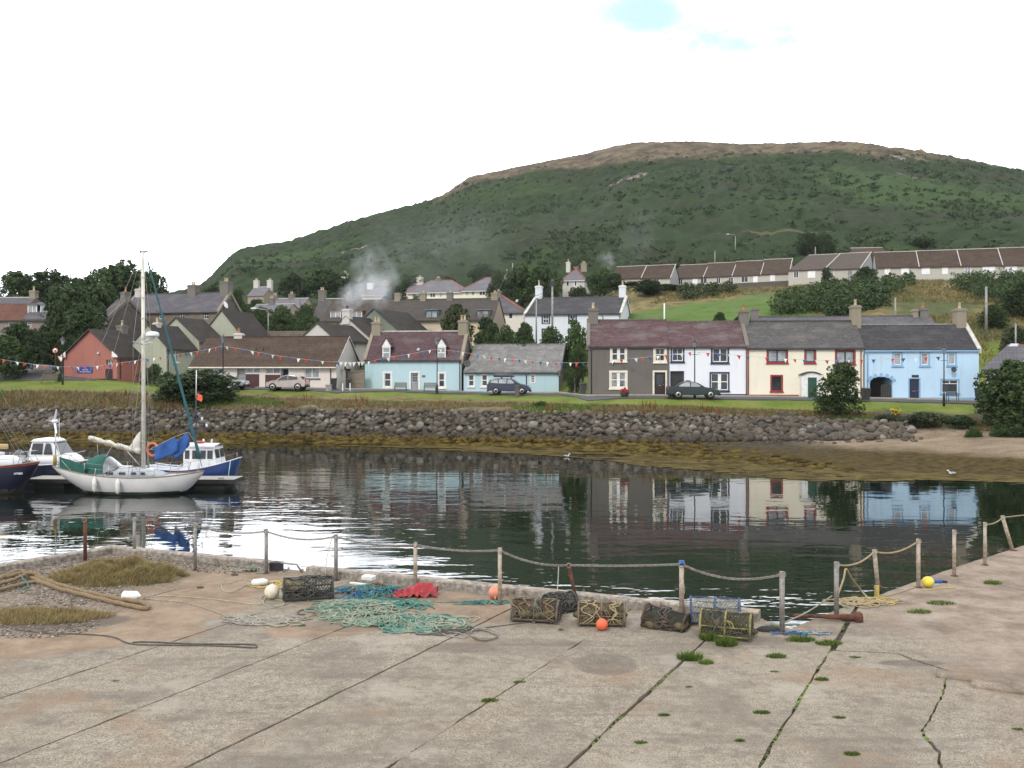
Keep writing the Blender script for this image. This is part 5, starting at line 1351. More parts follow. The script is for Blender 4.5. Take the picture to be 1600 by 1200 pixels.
def lamp(px, top, base, D, label):
 z0 = at(px, base, D).z; z1 = at(px, top, D).z; h = z1 - z0
 t = thing('street_lamp', label, 'street lamp', (at(px, base, D).x, D, z0), 0, 'lantern lamp posts along the harbour road')
 mb = MB(); mb.lathe([(.11, -.3), (.11, .7), (.07, .78), (.055, 1.0), (.045, h - .95), (.07, h - .93), (.03, h - .86)], 8);
 mb.tube([(-.3, 0, h - 1.5), (.3, 0, h - 1.5)], .02, 5); mb.build('post', M['black_paint'], t)
 mb = MB(); mb.lathe([(.12, h - .86), (.2, h - .42), (.19, h - .42), (.11, h - .85)], 6, sm=False); mb.build('lantern', M['glass_pale'], t)
 mb = MB(); mb.lathe([(.26, h - .42), (.25, h - .38), (.09, h - .18), (.05, h - .1), (.02, h)], 6, sm=False)
 for k in range(6):
  an = math.pi / 3 * k; mb.tube([(.12 * math.cos(an), .12 * math.sin(an), h - .86), (.2 * math.cos(an), .2 * math.sin(an), h - .42)], .012, 4)
 mb.build('lantern_cap', M['black_paint'], t)
 return Vector((at(px, 0, D).x, D, 0)), z0, h
LP = {}
for px, top, base, D, lb in ((98, 525, 598, 97, 'black lantern post beside the round road sign'), (348.5, 522, 606, 92, 'black lantern post in front of the off-white bungalow'),
                             (683, 525, 613, 95, 'black lantern post in front of the aqua cottage right window'), (1085.5, 527, 620.5, 83.5, 'black lantern post by the dark green saloon car'),
                             (1475, 535, 629, 79, 'black lantern post in front of the sky blue house')):
 LP[px] = lamp(px, top, base, D, lb)
M['penn_white'] = plain('white_pennant', (.8, .8, .8), None, .8); M['penn_red'] = plain('red_pennant', (.55, .05, .04), None, .8); M['penn_blue'] = plain('blue_pennant', (.045, .09, .28), None, .8)
M['cord'] = plain('white_cord', (.5, .5, .5), None, .8)
def bunting(label, pts, sp=.72, size=.36, cols=('penn_white', 'penn_red', 'penn_blue'), seed=0):
 """pts: (px, py, D); pennants as parts hanging from one cord"""
 q_ = random.Random(seed); P = [at(*p) for p in pts]
 S = []
 for i in range(len(P) - 1):
  a, b, c, d = P[max(i - 1, 0)], P[i], P[i + 1], P[min(i + 2, len(P) - 1)]
  for k in range(14):
   t = k / 14; S.append(.5 * ((2 * b) + (c - a) * t + (2 * a - 5 * b + 4 * c - d) * t * t + (3 * b - a - 3 * c + d) * t ** 3))
 S.append(P[-1]); o = S[0].copy()
 t = thing('bunting', label, 'bunting', o, 0, 'bunting strung between the lamp posts')
 mb = MB(); mb.tube([p - o for p in S], .012, 4); mb.build('cord', M['cord'], t)
 L = 0; nxt = sp * .5; n = 0
 for i in range(len(S) - 1):
  seg = (S[i + 1] - S[i]).length
  while nxt < L + seg:
   p = S[i].lerp(S[i + 1], (nxt - L) / seg) - o; d = (S[i + 1] - S[i]).normalized()
   sw = q_.uniform(-.6, .6); w_ = size * q_.uniform(.38, .52); h = size * q_.uniform(.9, 1.2); tw = q_.uniform(-.8, .8)
   dd = Vector((d.x * math.cos(tw), d.y + math.sin(tw), d.z)) * w_
   tip = p + Vector((sw * .18, sw * .12, -h)); e = Vector((0, .012, 0))
   m = MB(); m.prism([p - dd, p + dd, tip], e); m.build('pennant', M[cols[n % len(cols)]], t); n += 1
   nxt += sp * q_.uniform(.85, 1.2)
  L += seg
bunting('bunting running from the left edge past the red house to the bungalow lamp', [(-60, 548, 99), (0, 561, 98), (60, 570, 97.5), (98, 573, 97), (150, 572, 96), (215, 563, 95), (290, 552, 93.5), (348, 541, 92)], seed=1)
bunting('bunting drooping across the brown bungalow roof to the gable', [(348, 541, 92), (375, 545, 92.5), (430, 555, 93.5), (490, 563, 94.5), (530, 566, 95)], seed=2)
bunting('short string of plain white bunting by the aqua cottage corner', [(530, 565.5, 95), (548, 566, 95.4), (571, 565, 96)], .42, .4, ('penn_white',), seed=3)
bunting('bunting rising across the aqua cottage wall to the cottage lamp', [(571, 566, 96), (600, 560, 96), (640, 553, 95.6), (683, 545, 95)], seed=4)
bunting('long bunting sagging over the annexe and grey house to the saloon lamp', [(683, 545, 95), (720, 550, 94.4), (780, 559, 93), (860, 566, 91), (920, 566, 89.5), (1000, 559, 86.5), (1085, 550, 83.5)], seed=5)
bunting('bunting across the white, cream and blue houses to the blue house lamp', [(1085, 550, 83.5), (1140, 554, 83), (1200, 559, 82.5), (1290, 563, 81.5), (1380, 561, 80.2), (1475, 557, 79)], .85, .34, seed=6)
def car(label, px, base, D, yaw, paint, prof_, L, Wd, roofbox=False):
 """prof_: side outline from the nose bottom over the roof to the tail, x along the length (nose at 0), z up; belt height second"""
 out, belt, glass_pts, wb = prof_
 g = at(px, base, D)
 t = thing('parked_car', label, 'car', g, yaw, 'cars parked along the harbour road')
 zt = max(z for x, z in out)
 def hw(z): return Wd / 2 * (1 - .2 * max(0, (z - belt) / (zt - belt)) ** 1.2 - (.06 if z < .35 else 0))
 mb = MB(); n = len(out)
 xs = [x for x, z in out]
 rings = []
 for k in (-1, -.93, -.6, 0, .6, .93, 1):
  ins = .06 if abs(k) == 1 else (.015 if abs(k) > .9 else 0)
  cx, cz = L / 2, .75
  rings.append([(x + (cx - x) * ins * .6, k * hw(z), z + (cz - z) * ins) for x, z in out])
 mb.loft(rings, True, 0, True); body = mb.build('body', paint, t)
 mod = body.modifiers.new('edge', 'WEIGHTED_NORMAL')
 for sg in (-1, 1):
  for gp_ in glass_pts:
   m = MB(); e = .012
   a = [(x, sg * (hw(z) + e * .4), z) for x, z in gp_]; m.prism(a, (0, sg * .012, 0)); m.build('side_window', M['glass_pale' if L > 4 else 'glass'], t)  # longer cars get pale glass, reflected sky put into its colour
  m = MB(); m.box(L * .3, L * .3 + .14, sg * hw(belt - .1) - .02, sg * hw(belt - .1) + .025, belt - .13, belt - .09); m.box(L * .55, L * .55 + .14, sg * hw(belt - .1) - .02, sg * hw(belt - .1) + .025, belt - .13, belt - .09); m.build('door_handle', paint, t)
  m = MB(); xm = glass_pts[0][0][0] + .12; m.ball((xm, sg * (hw(belt + .1) + .1), belt + .1), .1, 8, 6, (.7, 1, .75)); m.build('wing_mirror', paint, t)
  m = MB(); m.ball((L * .045, sg * Wd * .36, .66), .13, 8, 6, (1.4, 1.2, .75)); m.build('headlight', M['lens'], t)
  m = MB(); m.ball((L * .985, sg * Wd * .38, .85), .12, 8, 6, (.8, .9, 1.4)); m.build('tail_light', M['tailred'], t)
 i0 = [i for i, (x, z) in enumerate(out) if z > belt - .02]
 (xa, za), (xb, zb) = out[i0[0]], out[i0[0] + 1]
 for (p0, p1) in ((out[i0[0]], out[i0[0] + 1]), (out[i0[-1] - 1], out[i0[-1]])):
  m = MB(); v = []
  dx, dz = p1[0] - p0[0], p1[1] - p0[1]; ln = math.hypot(dx, dz); nx, nz = -dz / ln * .015, dx / ln * .015
  for (x, z) in ((p0[0] + dx * .08, p0[1] + dz * .08), (p0[0] + dx * .92, p0[1] + dz * .92)):
   for s_ in (-.86, .86): v.append((x + nx, s_ * hw(z), z + nz))
  m.quad(v[0], v[1], v[3], v[2]); m.build('windscreen', M['glass'], t)
 for x in wb:
  for sg in (-1, 1):
   Mx = Matrix.Translation((x, sg * (Wd / 2 - .09), .31)) @ Matrix.Rotation(R(90), 4, 'X')
   m = MB(); m.lathe([(.21, -.11), (.29, -.11), (.31, -.08), (.31, .08), (.29, .11), (.21, .11)], 20, M=Mx); wh = m.build('wheel', M['rubber'], t)
   m = MB(); m.lathe([(.04, -.105), (.22, -.116), (.22, .116), (.04, .105)], 16, M=Mx);
   m.build('rim', M['chrome'], wh)
   m = MB(); m.lathe([(.365, -.097), (.365, .097)], 20, M=Mx); m.build('wheel_arch', M['rubber'], t)
 m = MB(); m.box(-.03, .03, -.26, .26, .42, .53); m.build('number_plate', M['white_paint'], t)
 m = MB(); m.box(-.02, .1, -Wd * .4, Wd * .4, .22, .36); m.box(L - .08, L + .03, -Wd * .4, Wd * .4, .26, .4); m.build('bumper', M['rubber'], t)
 if roofbox:
  m = MB()
  for x in (L * .45, L * .68): m.box(x - .03, x + .03, -.6, .6, zt - .02, zt + .1)
  m.build('roof_rack', M['dark_metal'], t)
  m = MB(); rr = []
  for k, sx in enumerate((0, .12, .45, 1.7, 2.0, 2.05)):
   w_ = (.12, .3, .4, .4, .34, .2)[k]; h_ = (.1, .2, .36, .42, .36, .2)[k]
   rr.append([(L * .38 + sx, y * w_, zt + .12 + z * h_) for y, z in ((-1, .0), (-1, .5), (-.8, .95), (0, 1), (.8, .95), (1, .5), (1, 0))])
  m.loft(rr); m.build('roof_box', plain('roof_box_plastic', (.05, .05, .055), None, .5), t)
 return t
HATCH = ([(0.02, .3), (0, .5), (.12, .72), (.55, .88), (1.0, .97), (1.62, 1.33), (2.1, 1.46), (2.9, 1.45), (3.35, 1.3), (3.75, .98), (3.92, .88), (3.97, .6), (3.9, .32), (2.0, .24)], .93,
         [[(1.2, .97), (1.72, 1.31), (2.15, 1.4), (2.2, .98)], [(2.28, .98), (2.24, 1.4), (2.75, 1.39), (3.1, 1.28), (3.2, 1.02)]], (.72, 3.2))
ESTATE = ([(0.02, .3), (0, .52), (.15, .78), (1.05, 1.0), (1.75, 1.42), (2.2, 1.52), (3.5, 1.5), (3.9, 1.38), (4.15, 1.0), (4.25, .85), (4.26, .5), (4.2, .32), (2, .24)], .98,
          [[(1.4, 1.02), (1.85, 1.38), (2.2, 1.45), (2.25, 1.03)], [(2.33, 1.03), (2.3, 1.45), (3.05, 1.44), (3.1, 1.04)], [(3.18, 1.05), (3.14, 1.43), (3.55, 1.41), (3.85, 1.3), (3.9, 1.1)]], (.8, 3.35))
SALOON = ([(0.02, .3), (0, .5), (.12, .7), (.7, .85), (1.3, .93), (2.0, 1.33), (2.5, 1.42), (3.1, 1.4), (3.75, 1.05), (4.45, .98), (4.55, .8), (4.55, .45), (4.45, .3), (2.2, .22)], .92,
          [[(1.55, .96), (2.08, 1.29), (2.5, 1.36), (2.52, .97)], [(2.6, .97), (2.58, 1.36), (3.05, 1.34), (3.55, 1.04), (3.5, .98)]], (.85, 3.6))
P_ = lambda n, c: plain(n, c, tuple(x * .9 for x in c), .35, 2, .0, coat=.12)
car('champagne silver hatchback parked before the off-white bungalow', 419, 609, 93.5, R(-5), P_('silver_paint', (.42, .36, .33)), HATCH, 3.95, 1.7)
car('grey silver saloon mostly hidden behind the rounded green bush', 386, 607, 95, R(172), P_('grey_paint', (.27, .3, .3)), SALOON, 4.5, 1.72)
car('navy estate car with a dark roof box before the annexe', 829.5, 615.5, 94, R(174), P_('navy_paint', (.018, .028, .06)), ESTATE, 4.25, 1.7, True)
car('dark green saloon parked before the bright white house', 1124, 621.5, 83, R(176), P_('green_paint', (.012, .028, .028)), SALOON, 4.5, 1.76)
def bench(label, px, base, D, rz=0.0, w_=1.25, mat='timber'):
 t = thing('bench', label, 'bench', at(px, base, D), rz, 'benches along the harbour road'); h = w_ / 2
 m = MB()
 for k in range(4): m.box(-h, h, -.42 + k * .11, -.42 + k * .11 + .085, .42, .455)
 m.build('seat', M[mat], t)
 m = MB()
 for k in range(5): m.box(-h, h, .02 + k * .012, .045 + k * .012, .5 + k * .1, .575 + k * .1)
 m.build('backrest', M[mat], t)
 for x in (-h + .04, h - .04):
  m = MB(); m.tube([(x, -.42, 0), (x, -.42, .65), (x, .03, .66)], .028, 6); m.build('leg', M[mat], t)
  m = MB(); m.tube([(x, .03, 0), (x, .03, .5), (x, .09, 1.0)], .028, 6); m.build('leg', M[mat], t)
bench('weathered bench left of the aqua cottage door', 626, 612.5, 98.6); bench('weathered bench right of the aqua cottage door', 672, 613, 97.9)
bench('dark street bench by the side road, beside a tiny shrub', 78, 599, 98.5, .1, 1.5); bench('small bench under the sky blue house picture window', 1487, 627, 80.6, -.08, .9, 'dark_metal')
M['flowers_red'] = plain('red_flowers', (.3, .015, .03), (.42, .03, .06), .7, 9)
for px, lb in ((976, 'low round planter with red flowers under the grey house window'), (1050, 'round planter with faded flowers behind the saloon tail')):
 t = thing('flower_planter', lb, 'planter', at(px, 619.5, 85), 0, 'planters at the grey house')
 m = MB(); m.lathe([(.32, 0), (.42, .38), (.45, .4), (.4, .4), (.36, .3)], 14); m.build('tub', M['planter'], t)
 m = MB(); r_ = random.Random(px)
 for k in range(90):
  a, d = r_.random() * 6.28, r_.random() ** .5 * .38; m.ball((d * math.cos(a), d * math.sin(a), .42 + (.4 - d * .6) * r_.random()), .055, 5, 4)
 m.build('flowers', M['flowers_red' if px < 1000 else 'ragwort'] if px < 1000 else LEAF['olive'], t)
def wheelie(px, base, D, lb, mat='dark_metal'):
 t = thing('wheelie_bin', lb, 'wheelie bin', at(px, base, D), .1, 'wheelie bins')
 m = MB(); m.loft([[(-.22, -.25, .04), (.22, -.25, .04), (.22, .25, .04), (-.22, .25, .04)], [(-.29, -.33, .95), (.29, -.33, .95), (.29, .33, .95), (-.29, .33, .95)]], sm=False); m.build('bin_body', M[mat], t)
 m = MB(); m.prism([(-.31, -.36, .953), (-.31, .36, .953), (-.31, .36, 1.07), (-.31, -.36, 1.0)], (.62, 0, 0)); m.build('lid', M[mat], t)
 m = MB(); m.tube([(-.25, .28, .1), (-.2, .28, .1)], .1, 10); m.tube([(.2, .28, .1), (.25, .28, .1)], .1, 10); m.build('wheel', M['rubber'], t)
wheelie(521.5, 607.5, 95.6, 'black wheelie bin at the bungalow corner'); wheelie(545, 608, 98, 'small black bin beside the stone wall stub'); wheelie(911, 616, 90.5, 'grey wheelie bin in the gap before the grey house', 'asphalt'); wheelie(1353, 625.5, 81.4, 'black wheelie bin left of the arched passage'); wheelie(1531, 626, 80.8, 'dark bin at the sky blue house end')
m = MB(); a = at(561, 610, 100); m.prism([a + Vector((-1.2, 0, -.3)), a + Vector((.55, 0, -.3)), a + Vector((.55, 0, 2.0)), a + Vector((-1.2, 0, 1.85))], (0, .45, 0))
m.prism([a + Vector((-1.28, -.06, 1.86)), a + Vector((.55, -.06, 2.01)), a + Vector((.55, -.06, 2.13)), a + Vector((-1.28, -.06, 1.98))], (0, .57, 0)); tag(m.build('garden_wall', M['stone_tan']), 'tan stone wall stub between bungalow and aqua cottage', 'wall')
def pillar(name, label, cat, px, top, base, D, w_, mat, group=None):
 a = at(px, base, D); h = at(px, top, D).z - a.z; m = MB()
 m.loft([[(sx * w_ / 2 * k, sy * w_ / 2 * k, z) for sx, sy in ((-1, -1), (1, -1), (1, 1), (-1, 1))] for z, k in ((-.2, 1), (h * .9, .95), (h * .93, 1.12), (h * .98, 1.12), (h, .9))], sm=False)
 o = m.build(name, mat, None, a); return tag(o, label, cat, group)
pillar('stone_pillar', 'short pale stone post at the kerb by the bungalow', 'post', 513.5, 601, 611, 94, .55, M['concrete'])
pillar('bollard', 'slim white post left of its pair by the stone wall stub', 'post', 535.5, 598.5, 611, 94.5, .09, M['white_paint'], 'white posts by the wall'); pillar('bollard', 'slim white post nearer the stone wall stub', 'post', 547, 598.5, 610.5, 95, .09, M['white_paint'], 'white posts by the wall')
pillar('gatepost', 'dark stone post standing in front of the navy estate car', 'post', 808, 602, 616, 92, .42, M['stone_dark'])
for px, tp in ((898, 591), (908, 592)):
 pillar('fence_post', 'grey timber post in the gap between annexe and grey house' if px < 900 else 'grey timber post by the grey wheelie bin', 'post', px, tp, 614, 92.5, .14, M['timber'], 'posts of the gap')
def signpost(label, px, base, D, top, kind):
 a = at(px, base, D); h = at(px, top, D).z - a.z
 t = thing('road_sign', label, 'road sign', a, .05, 'road signs by the side road'); m = MB(); m.tube([(0, 0, -.3), (0, 0, h + .1)], .035, 6); m.build('pole', M['dark_metal'], t)
 T = Matrix.Translation((0, -.05, h)) @ Matrix.Rotation(R(90), 4, 'X')
 if kind == 'round':
  m = MB(); m.lathe([(.3, -.015), (.3, .015)], 24, M=T); s_ = m.build('sign_face', M['penn_red'], t)
  m = MB(); m.lathe([(.235, .017), (.235, .022)], 24, M=T); m.build('white_disc', M['white_paint'], s_)
  m = MB(); m.tube([(-.02, -.085, h - .14), (-.02, -.085, h + .02), (.1, -.085, h + .05)], .03, 5); m.prism([(.06, -.09, h + .13), (.06, -.09, h - .03), (.17, -.09, h + .05)], (0, .012, 0)); m.build('arrow', M['black_paint'], s_)
  m = MB(); m.tube([(-.17, -.1, h + .17), (.17, -.1, h - .17)], .025, 5); m.build('bar', M['penn_red'], s_)
 else:
  m = MB(); m.prism([(-.38, -.03, h + .3), (.38, -.03, h + .3), (0, -.03, h - .35)], (0, .03, 0)); s_ = m.build('sign_face', M['white_paint'], t)
  m = MB()
  tri = [(-.38, h + .3), (.38, h + .3), (0, h - .35)]
  for i in range(3): m.tube([(tri[i][0] * .93, -.045, tri[i][1] * 1.0 - .0), (tri[(i + 1) % 3][0] * .93, -.045, tri[(i + 1) % 3][1])], .03, 5)
  m.build('red_border', M['penn_red'], s_)
signpost('round no-left-turn road sign with red rim before dark bushes', 86.5, 598, 102.5, 548, 'round'); signpost('white triangular give way sign just left of the red house', 95.5, 598, 100.5, 561, 'tri')
M['banner'] = plain('blue_banner', (.012, .04, .22), (.015, .05, .26), .6)
a0, zt = REDH.wp(121, 572, 'l'); a1, zb = REDH.wp(145, 582.7, 'l'); lo_, hi_ = min(a0, a1), max(a0, a1)
bn = thing('banner', 'blue banner with white lettering hung on the red house gable', 'banner', REDH.root.matrix_basis @ Vector((-.06, hi_, zb)), REDH.root.rotation_euler.z)
mb = MB(); mb.box(-.012, .012, lo_ - hi_, 0, 0, zt - zb); mb.build('cloth', M['banner'], bn)
def text(name, s, size, mat, parent, Mx, extr=.004):
 cu = bpy.data.curves.new(name, 'FONT'); cu.body = s; cu.size = size; cu.extrude = extr; cu.align_x = 'CENTER'; cu.align_y = 'CENTER'
 o = bpy.data.objects.new(name, cu); col.objects.link(o); me = bpy.data.meshes.new_from_object(o); bpy.data.objects.remove(o)
 me.materials.append(mat); return link(name, me, parent, None, Mx)
wb_, hb_ = hi_ - lo_, zt - zb
for s_, dy, dz_, sz in (('The', -.56, .66, .16), ('HARBOUR', -.54, .45, .17), ('Helmsdale Harbour', -.54, .17, .18)):
 Mx = Matrix.Translation((-.02, dy * wb_, dz_ * hb_)) @ Matrix.Rotation(R(-90), 4, 'Z') @ Matrix.Rotation(R(90), 4, 'X')
 text('lettering', s_, sz, M['white_paint'], bn, Mx)
def pole(label, px, top, base, D, r_=.11, mat='timber', arm=None, wires=False, name='utility_pole'):
 g = at(px, base, D); h = at(px, top, D).z - g.z
 t = thing(name, label, 'pole' if name != 'road_lamp' else 'street lamp', g, 0, 'poles of the village and hillside'); m = MB(); m.tube([(0, 0, -1), (0, 0, h)], [r_, r_ * .75], 7); m.build('pole', M[mat], t)
 if arm == 'lamp':
  m = MB(); m.tube([(0, 0, h), (-.3, 0, h + .35), (-1.6, 0, h + .5)], .06, 5); m.build('arm', M['galv'], t); m = MB(); m.ball((-1.9, 0, h + .5), .22, 8, 6, (2, .8, .5)); m.build('lamp_head', M['white_paint'], t)
 if arm == 'T': m = MB(); m.box(-.7, .7, -.06, .06, h - .45, h - .33); m.build('crossarm', M['timber'], t)
 if arm == 'box': m = MB(); m.box(-.25, .25, -.3, -.1, h - .7, h - .1); m.build('insulator_box', M['dark_metal'], t)
 return g, h
g1 = pole('tall grey pole in front of the white house, left of its middle', 863, 437, 530, 118, .15, 'galv', 'box')
pole('thinner pole at the left end of the white house', 838, 465, 530, 117, .11, 'galv')
pole('white topped post on the green field above the white row house', 1038, 474, 505, 112, .1, 'white_paint'); pole('grey post on the dry slope above the cream house', 1399, 465, 500, 108, .11, 'galv'); pole('tall post on the slope above the sky blue house end', 1541, 448, 510, 106, .16, 'galv'); pole('post above the white roadside house roof', 1587, 505, 545, 98, .1, 'galv')
pole('bent street lamp on the hill foot above the terraces', 1149, 369, 392, 245, .14, 'galv', 'lamp', name='road_lamp'); pole('slim pole behind the four terrace houses', 1117, 392, 412, 205, .12, 'galv'); pole('slim pole behind the two terrace houses', 1274, 386, 400, 200, .12, 'galv')
pole('pole high on the green hillside', 1430, 326, 343, 330, .2, 'galv'); pole('pole on the hillside near the right edge', 1592, 350, 372, 290, .2, 'galv'); pole('small pole low on the middle hillside', 1212, 328, 340, 330, .14, 'timber', 'T')
pole('thin street pole with lantern among the garden bushes', 419, 488, 520, 125, .08, 'galv', 'lamp', name='road_lamp'); pole('grey pole behind the garden bushes left of the dormer terrace', 469, 468, 490, 158, .12, 'timber'); pole('post among big trees above the bungalows', 801, 411, 425, 200, .15, 'galv')
t = thing('overhead_cables', 'overhead cables from the tall grey pole to the white house chimney', 'cable', (0, 0, 0)); P0 = at(863, 440, 118)
for k, (tx, ty) in enumerate(((838, 467), (833, 462), (840, 471))):
 P1 = at(tx, ty, 119); m = MB(); m.tube([P0.lerp(P1, i / 8) + Vector((0, 0, -.9 * math.sin(math.pi * i / 8) * .5 - k * .2 * (1 - i / 8))) for i in range(9)], .025, 4); m.build('cable', M['dark_metal'], t)
M['hull_white'] = plain('white_hull', (.66, .65, .64), (.58, .57, .56), .35, 1.2, coat=.2)
M['hull_navy'] = plain('navy_hull', (.012, .016, .035), (.02, .022, .04), .3, 1.2)
M['hull_blue'] = plain('blue_hull', (.018, .045, .16), (.025, .055, .18), .35, 1.5)
M['antifoul'] = plain('dark_green_antifouling', (.015, .03, .025), (.03, .04, .03), .7)
M['gelcoat'] = plain('white_gelcoat', (.74, .75, .77), (.66, .67, .69), .4, 2)
M['deck_grey'] = plain('pale_grey_deck', (.42, .45, .48), (.34, .36, .39), .7, 2)
M['teak'] = plain('teak', (.3, .2, .11), (.22, .15, .09), .7, 6)
M['spar'] = plain('cream_spar', (.66, .63, .56), (.58, .54, .46), .5, 2)
M['spruce'] = plain('varnished_boom', (.52, .36, .17), (.44, .3, .14), .4, 3)
M['sail'] = plain('sailcloth', (.62, .60, .54), (.5, .48, .42), .8, 5, 0, .4, 8)
M['green_canvas'] = plain('green_canvas', (.012, .10, .075), (.01, .075, .058), .8, 3)
M['teal_canvas'] = plain('teal_canvas', (.02, .105, .12), (.015, .08, .1), .75, 3)
M['blue_canvas'] = plain('blue_canvas', (.03, .105, .34), (.022, .08, .27), .8, 2.5, 0, .5, 5)
M['wire'] = plain('rigging_wire', (.28, .27, .25), None, .5)
M['rope_white'] = plain('white_rope', (.55, .52, .46), None, .9)
M['fender'] = plain('fender_white', (.72, .71, .66), (.6, .59, .54), .5, 6)
M['clear_vinyl'] = plain('clear_vinyl', (.24, .26, .27), (.13, .14, .15), .12, 2)
def hull_rings(L, beam, sheer, prof_, full=.55, n=29, m=9, tumble=0.0, stern_w=.45, bow_pow=.62):
 """stern at x=0, bow at x=L; sheer(t) = deck height, prof_(t) = height of the keel line (above water positive)"""
 rings = []
 for i in range(n):
  t = i / (n - 1); x = L * t
  if t < .55: w_ = beam / 2 * (stern_w + (1 - stern_w) * math.sin(math.pi / 2 * t / .55) ** .8)
  else: w_ = beam / 2 * max(0.012, 1 - ((t - .55) / .45) ** 2.1) ** bow_pow
  zs, zk = sheer(t), prof_(t)
  ring = []
  for k in range(m):
   u = k / (m - 1)                     # 0 keel .. 1 sheer
   y = w_ * (1 - (1 - u) ** (1 / full * 1.15)) ** full if u > 0 else 0
   ring.append((y, zk + (zs - zk) * u))
  rings.append([(x, -y, z) for y, z in ring[::-1]] + [(x, y, z) for y, z in ring[1:]])
 return rings
def hull(t, L, beam, sheer, prof_, mat, boot, bootz, stripe=None, **kw):
 rg = hull_rings(L, beam, sheer, prof_, **kw)
 mb = MB(); mb.loft(rg, False, 0, True); mb.add(rg[0], [tuple(range(len(rg[0])))])
 m_ = bpy.data.materials.new('hull_paint');
 o = mb.build('hull', mat, t)
 lo = []
 for r_ in rg:
  keep = [p for p in r_]
  k = []
  for (x, y, z) in keep: k.append((x, y * 1.004 + (.004 if y > 0 else -.004 if y < 0 else 0), min(z, bootz) ))
  fl = []
  hi = [p for p in keep if p[1] >= 0]; zs_ = [p[2] for p in hi][::1]
  ys_ = [p[1] for p in hi]
  for (x, y, z) in keep:
   if z > bootz:
    yy = float(np.interp(bootz, zs_, ys_)) if zs_[0] < bootz else ys_[0]
    zz = bootz if zs_[0] < bootz else zs_[0]
    fl.append((x, math.copysign(yy + .006, y) if y else 0, zz))
   else: fl.append((x, y + (.006 if y > 0 else -.006 if y < 0 else 0), z))
  lo.append(fl)
 mb = MB(); mb.loft(lo, False, 0, True); mb.build('antifouling', boot, o)
 dk = MB(); dk.loft([[(r_[0][0], r_[0][1] * .97, r_[0][2] - .05), (r_[0][0], 0, r_[0][2] - .0), (r_[-1][0], r_[-1][1] * .97, r_[-1][2] - .05)] for r_ in rg], False)
 d = dk.build('deck', M['deck_grey'], t)
 rl = MB(); rl.tube([Vector(r_[0]) for r_ in rg], .028, 5); rl.tube([Vector(r_[-1]) for r_ in rg], .028, 5); rl.build('toe_rail', stripe or M['teak'], t)
 return rg
def edge(rg, t, side=-1, dz=0, inn=.0):
 i = min(len(rg) - 1, max(0, t * (len(rg) - 1))); a, b = rg[int(i)], rg[min(int(i) + 1, len(rg) - 1)]; f = i - int(i)
 k = 0 if side < 0 else -1
 p = Vector(a[k]).lerp(Vector(b[k]), f); p.y *= (1 - inn); p.z += dz; return p
def railing(t, rg, ts, h, side, wires=(1.0, .55)):
 for u in ts:
  p = edge(rg, u, side, 0, .05); m = MB(); m.tube([p, p + Vector((0, 0, h))], .014, 5); m.build('stanchion', M['alu'], t)
 m = MB()
 for k in wires: m.tube([edge(rg, u, side, h * k, .05) for u in ts], .007, 4)
 m.build('lifeline', M['wire'], t)
SB = 46.4; PXM = F / SB
t = thing('sailing_boat', 'white hulled sailing yacht with furled sails and green sprayhood', 'sailing boat', (at(79, HZ, SB).x, SB + .6, 0), R(-2))
L = 7.30
sh = lambda u: 1.30 - .50 * math.sin(math.pi * min(1, (u * .93 + .03))) ** 1.0 + .02 * u if False else (1.34 * (1 - u) ** 2 + 2 * .52 * u * (1 - u) + 1.08 * u ** 2)
def pr(u):
 if u < .22: return 1.22 - 1.22 * (u / .22) ** .75
 if u > .87: return -.02 + 1.0 * ((u - .87) / .13) ** 1.15
 return -.55 * math.sin(math.pi * (u - .22) / .65)
rg = hull(t, L, 2.3, sh, pr, M['hull_white'], M['antifoul'], .16, stern_w=.35, bow_pow=.75)
SRG = rg
def cabin(t, pts, mat, name='coachroof'):
 m = MB(); rr = []
 for (x, hwid, z0, z1) in pts:
  rr.append([(x, -hwid, z0), (x, -hwid * .93, z1 - .05), (x, -hwid * .6, z1), (x, 0, z1 + .03), (x, hwid * .6, z1), (x, hwid * .93, z1 - .05), (x, hwid, z0)])
 m.loft(rr, True, 0, True); return m.build(name, mat, t)
cr = cabin(t, [(2.25, .62, .8, 1.22), (2.3, .66, .78, 1.27), (4.2, .62, .74, 1.2), (5.0, .5, .78, 1.1), (5.45, .36, .82, .95)], M['deck_grey'])
for x in (2.75, 3.35, 4.0, 4.45):
 m = MB(); m.box(x, x + (.34 if x < 3.9 else .2), -.69 + (x - 2.3) * .015, -.60, .96, 1.07); m.build('port_light', M['glass'], cr)
m = MB(); m.box(3.1, 3.7, -.28, .28, 1.22, 1.3); m.box(4.55, 4.95, -.22, .22, 1.1, 1.2); m.build('hatch', M['gelcoat'], cr)
m = MB(); m.tube([(2.6, -.45, 1.3), (2.7, -.46, 1.36), (4.1, -.44, 1.29), (4.2, -.44, 1.22)], .018, 5); m.build('grab_rail', M['teak'], cr)
m = MB()
for s_ in (-1, 1): m.prism([(.85, s_ * .62, .98), (2.25, s_ * .66, .78), (2.25, s_ * .66, 1.08), (1.0, s_ * .62, 1.12)], (0, -.07 * s_, 0))
m.build('coaming', M['deck_grey'], t)
m = MB(); m.lathe([(.09, 0), (.07, .06), (.08, .14), (.04, .15)], 12, (1.5, -.64, 1.1)); m.build('winch', M['chrome'], t)
m = MB(); m.tube([(.55, 0, 1.1), (.9, 0, 1.35), (1.5, 0, 1.42)], .025, 6); m.build('tiller', M['varnish'], t)
n = 10
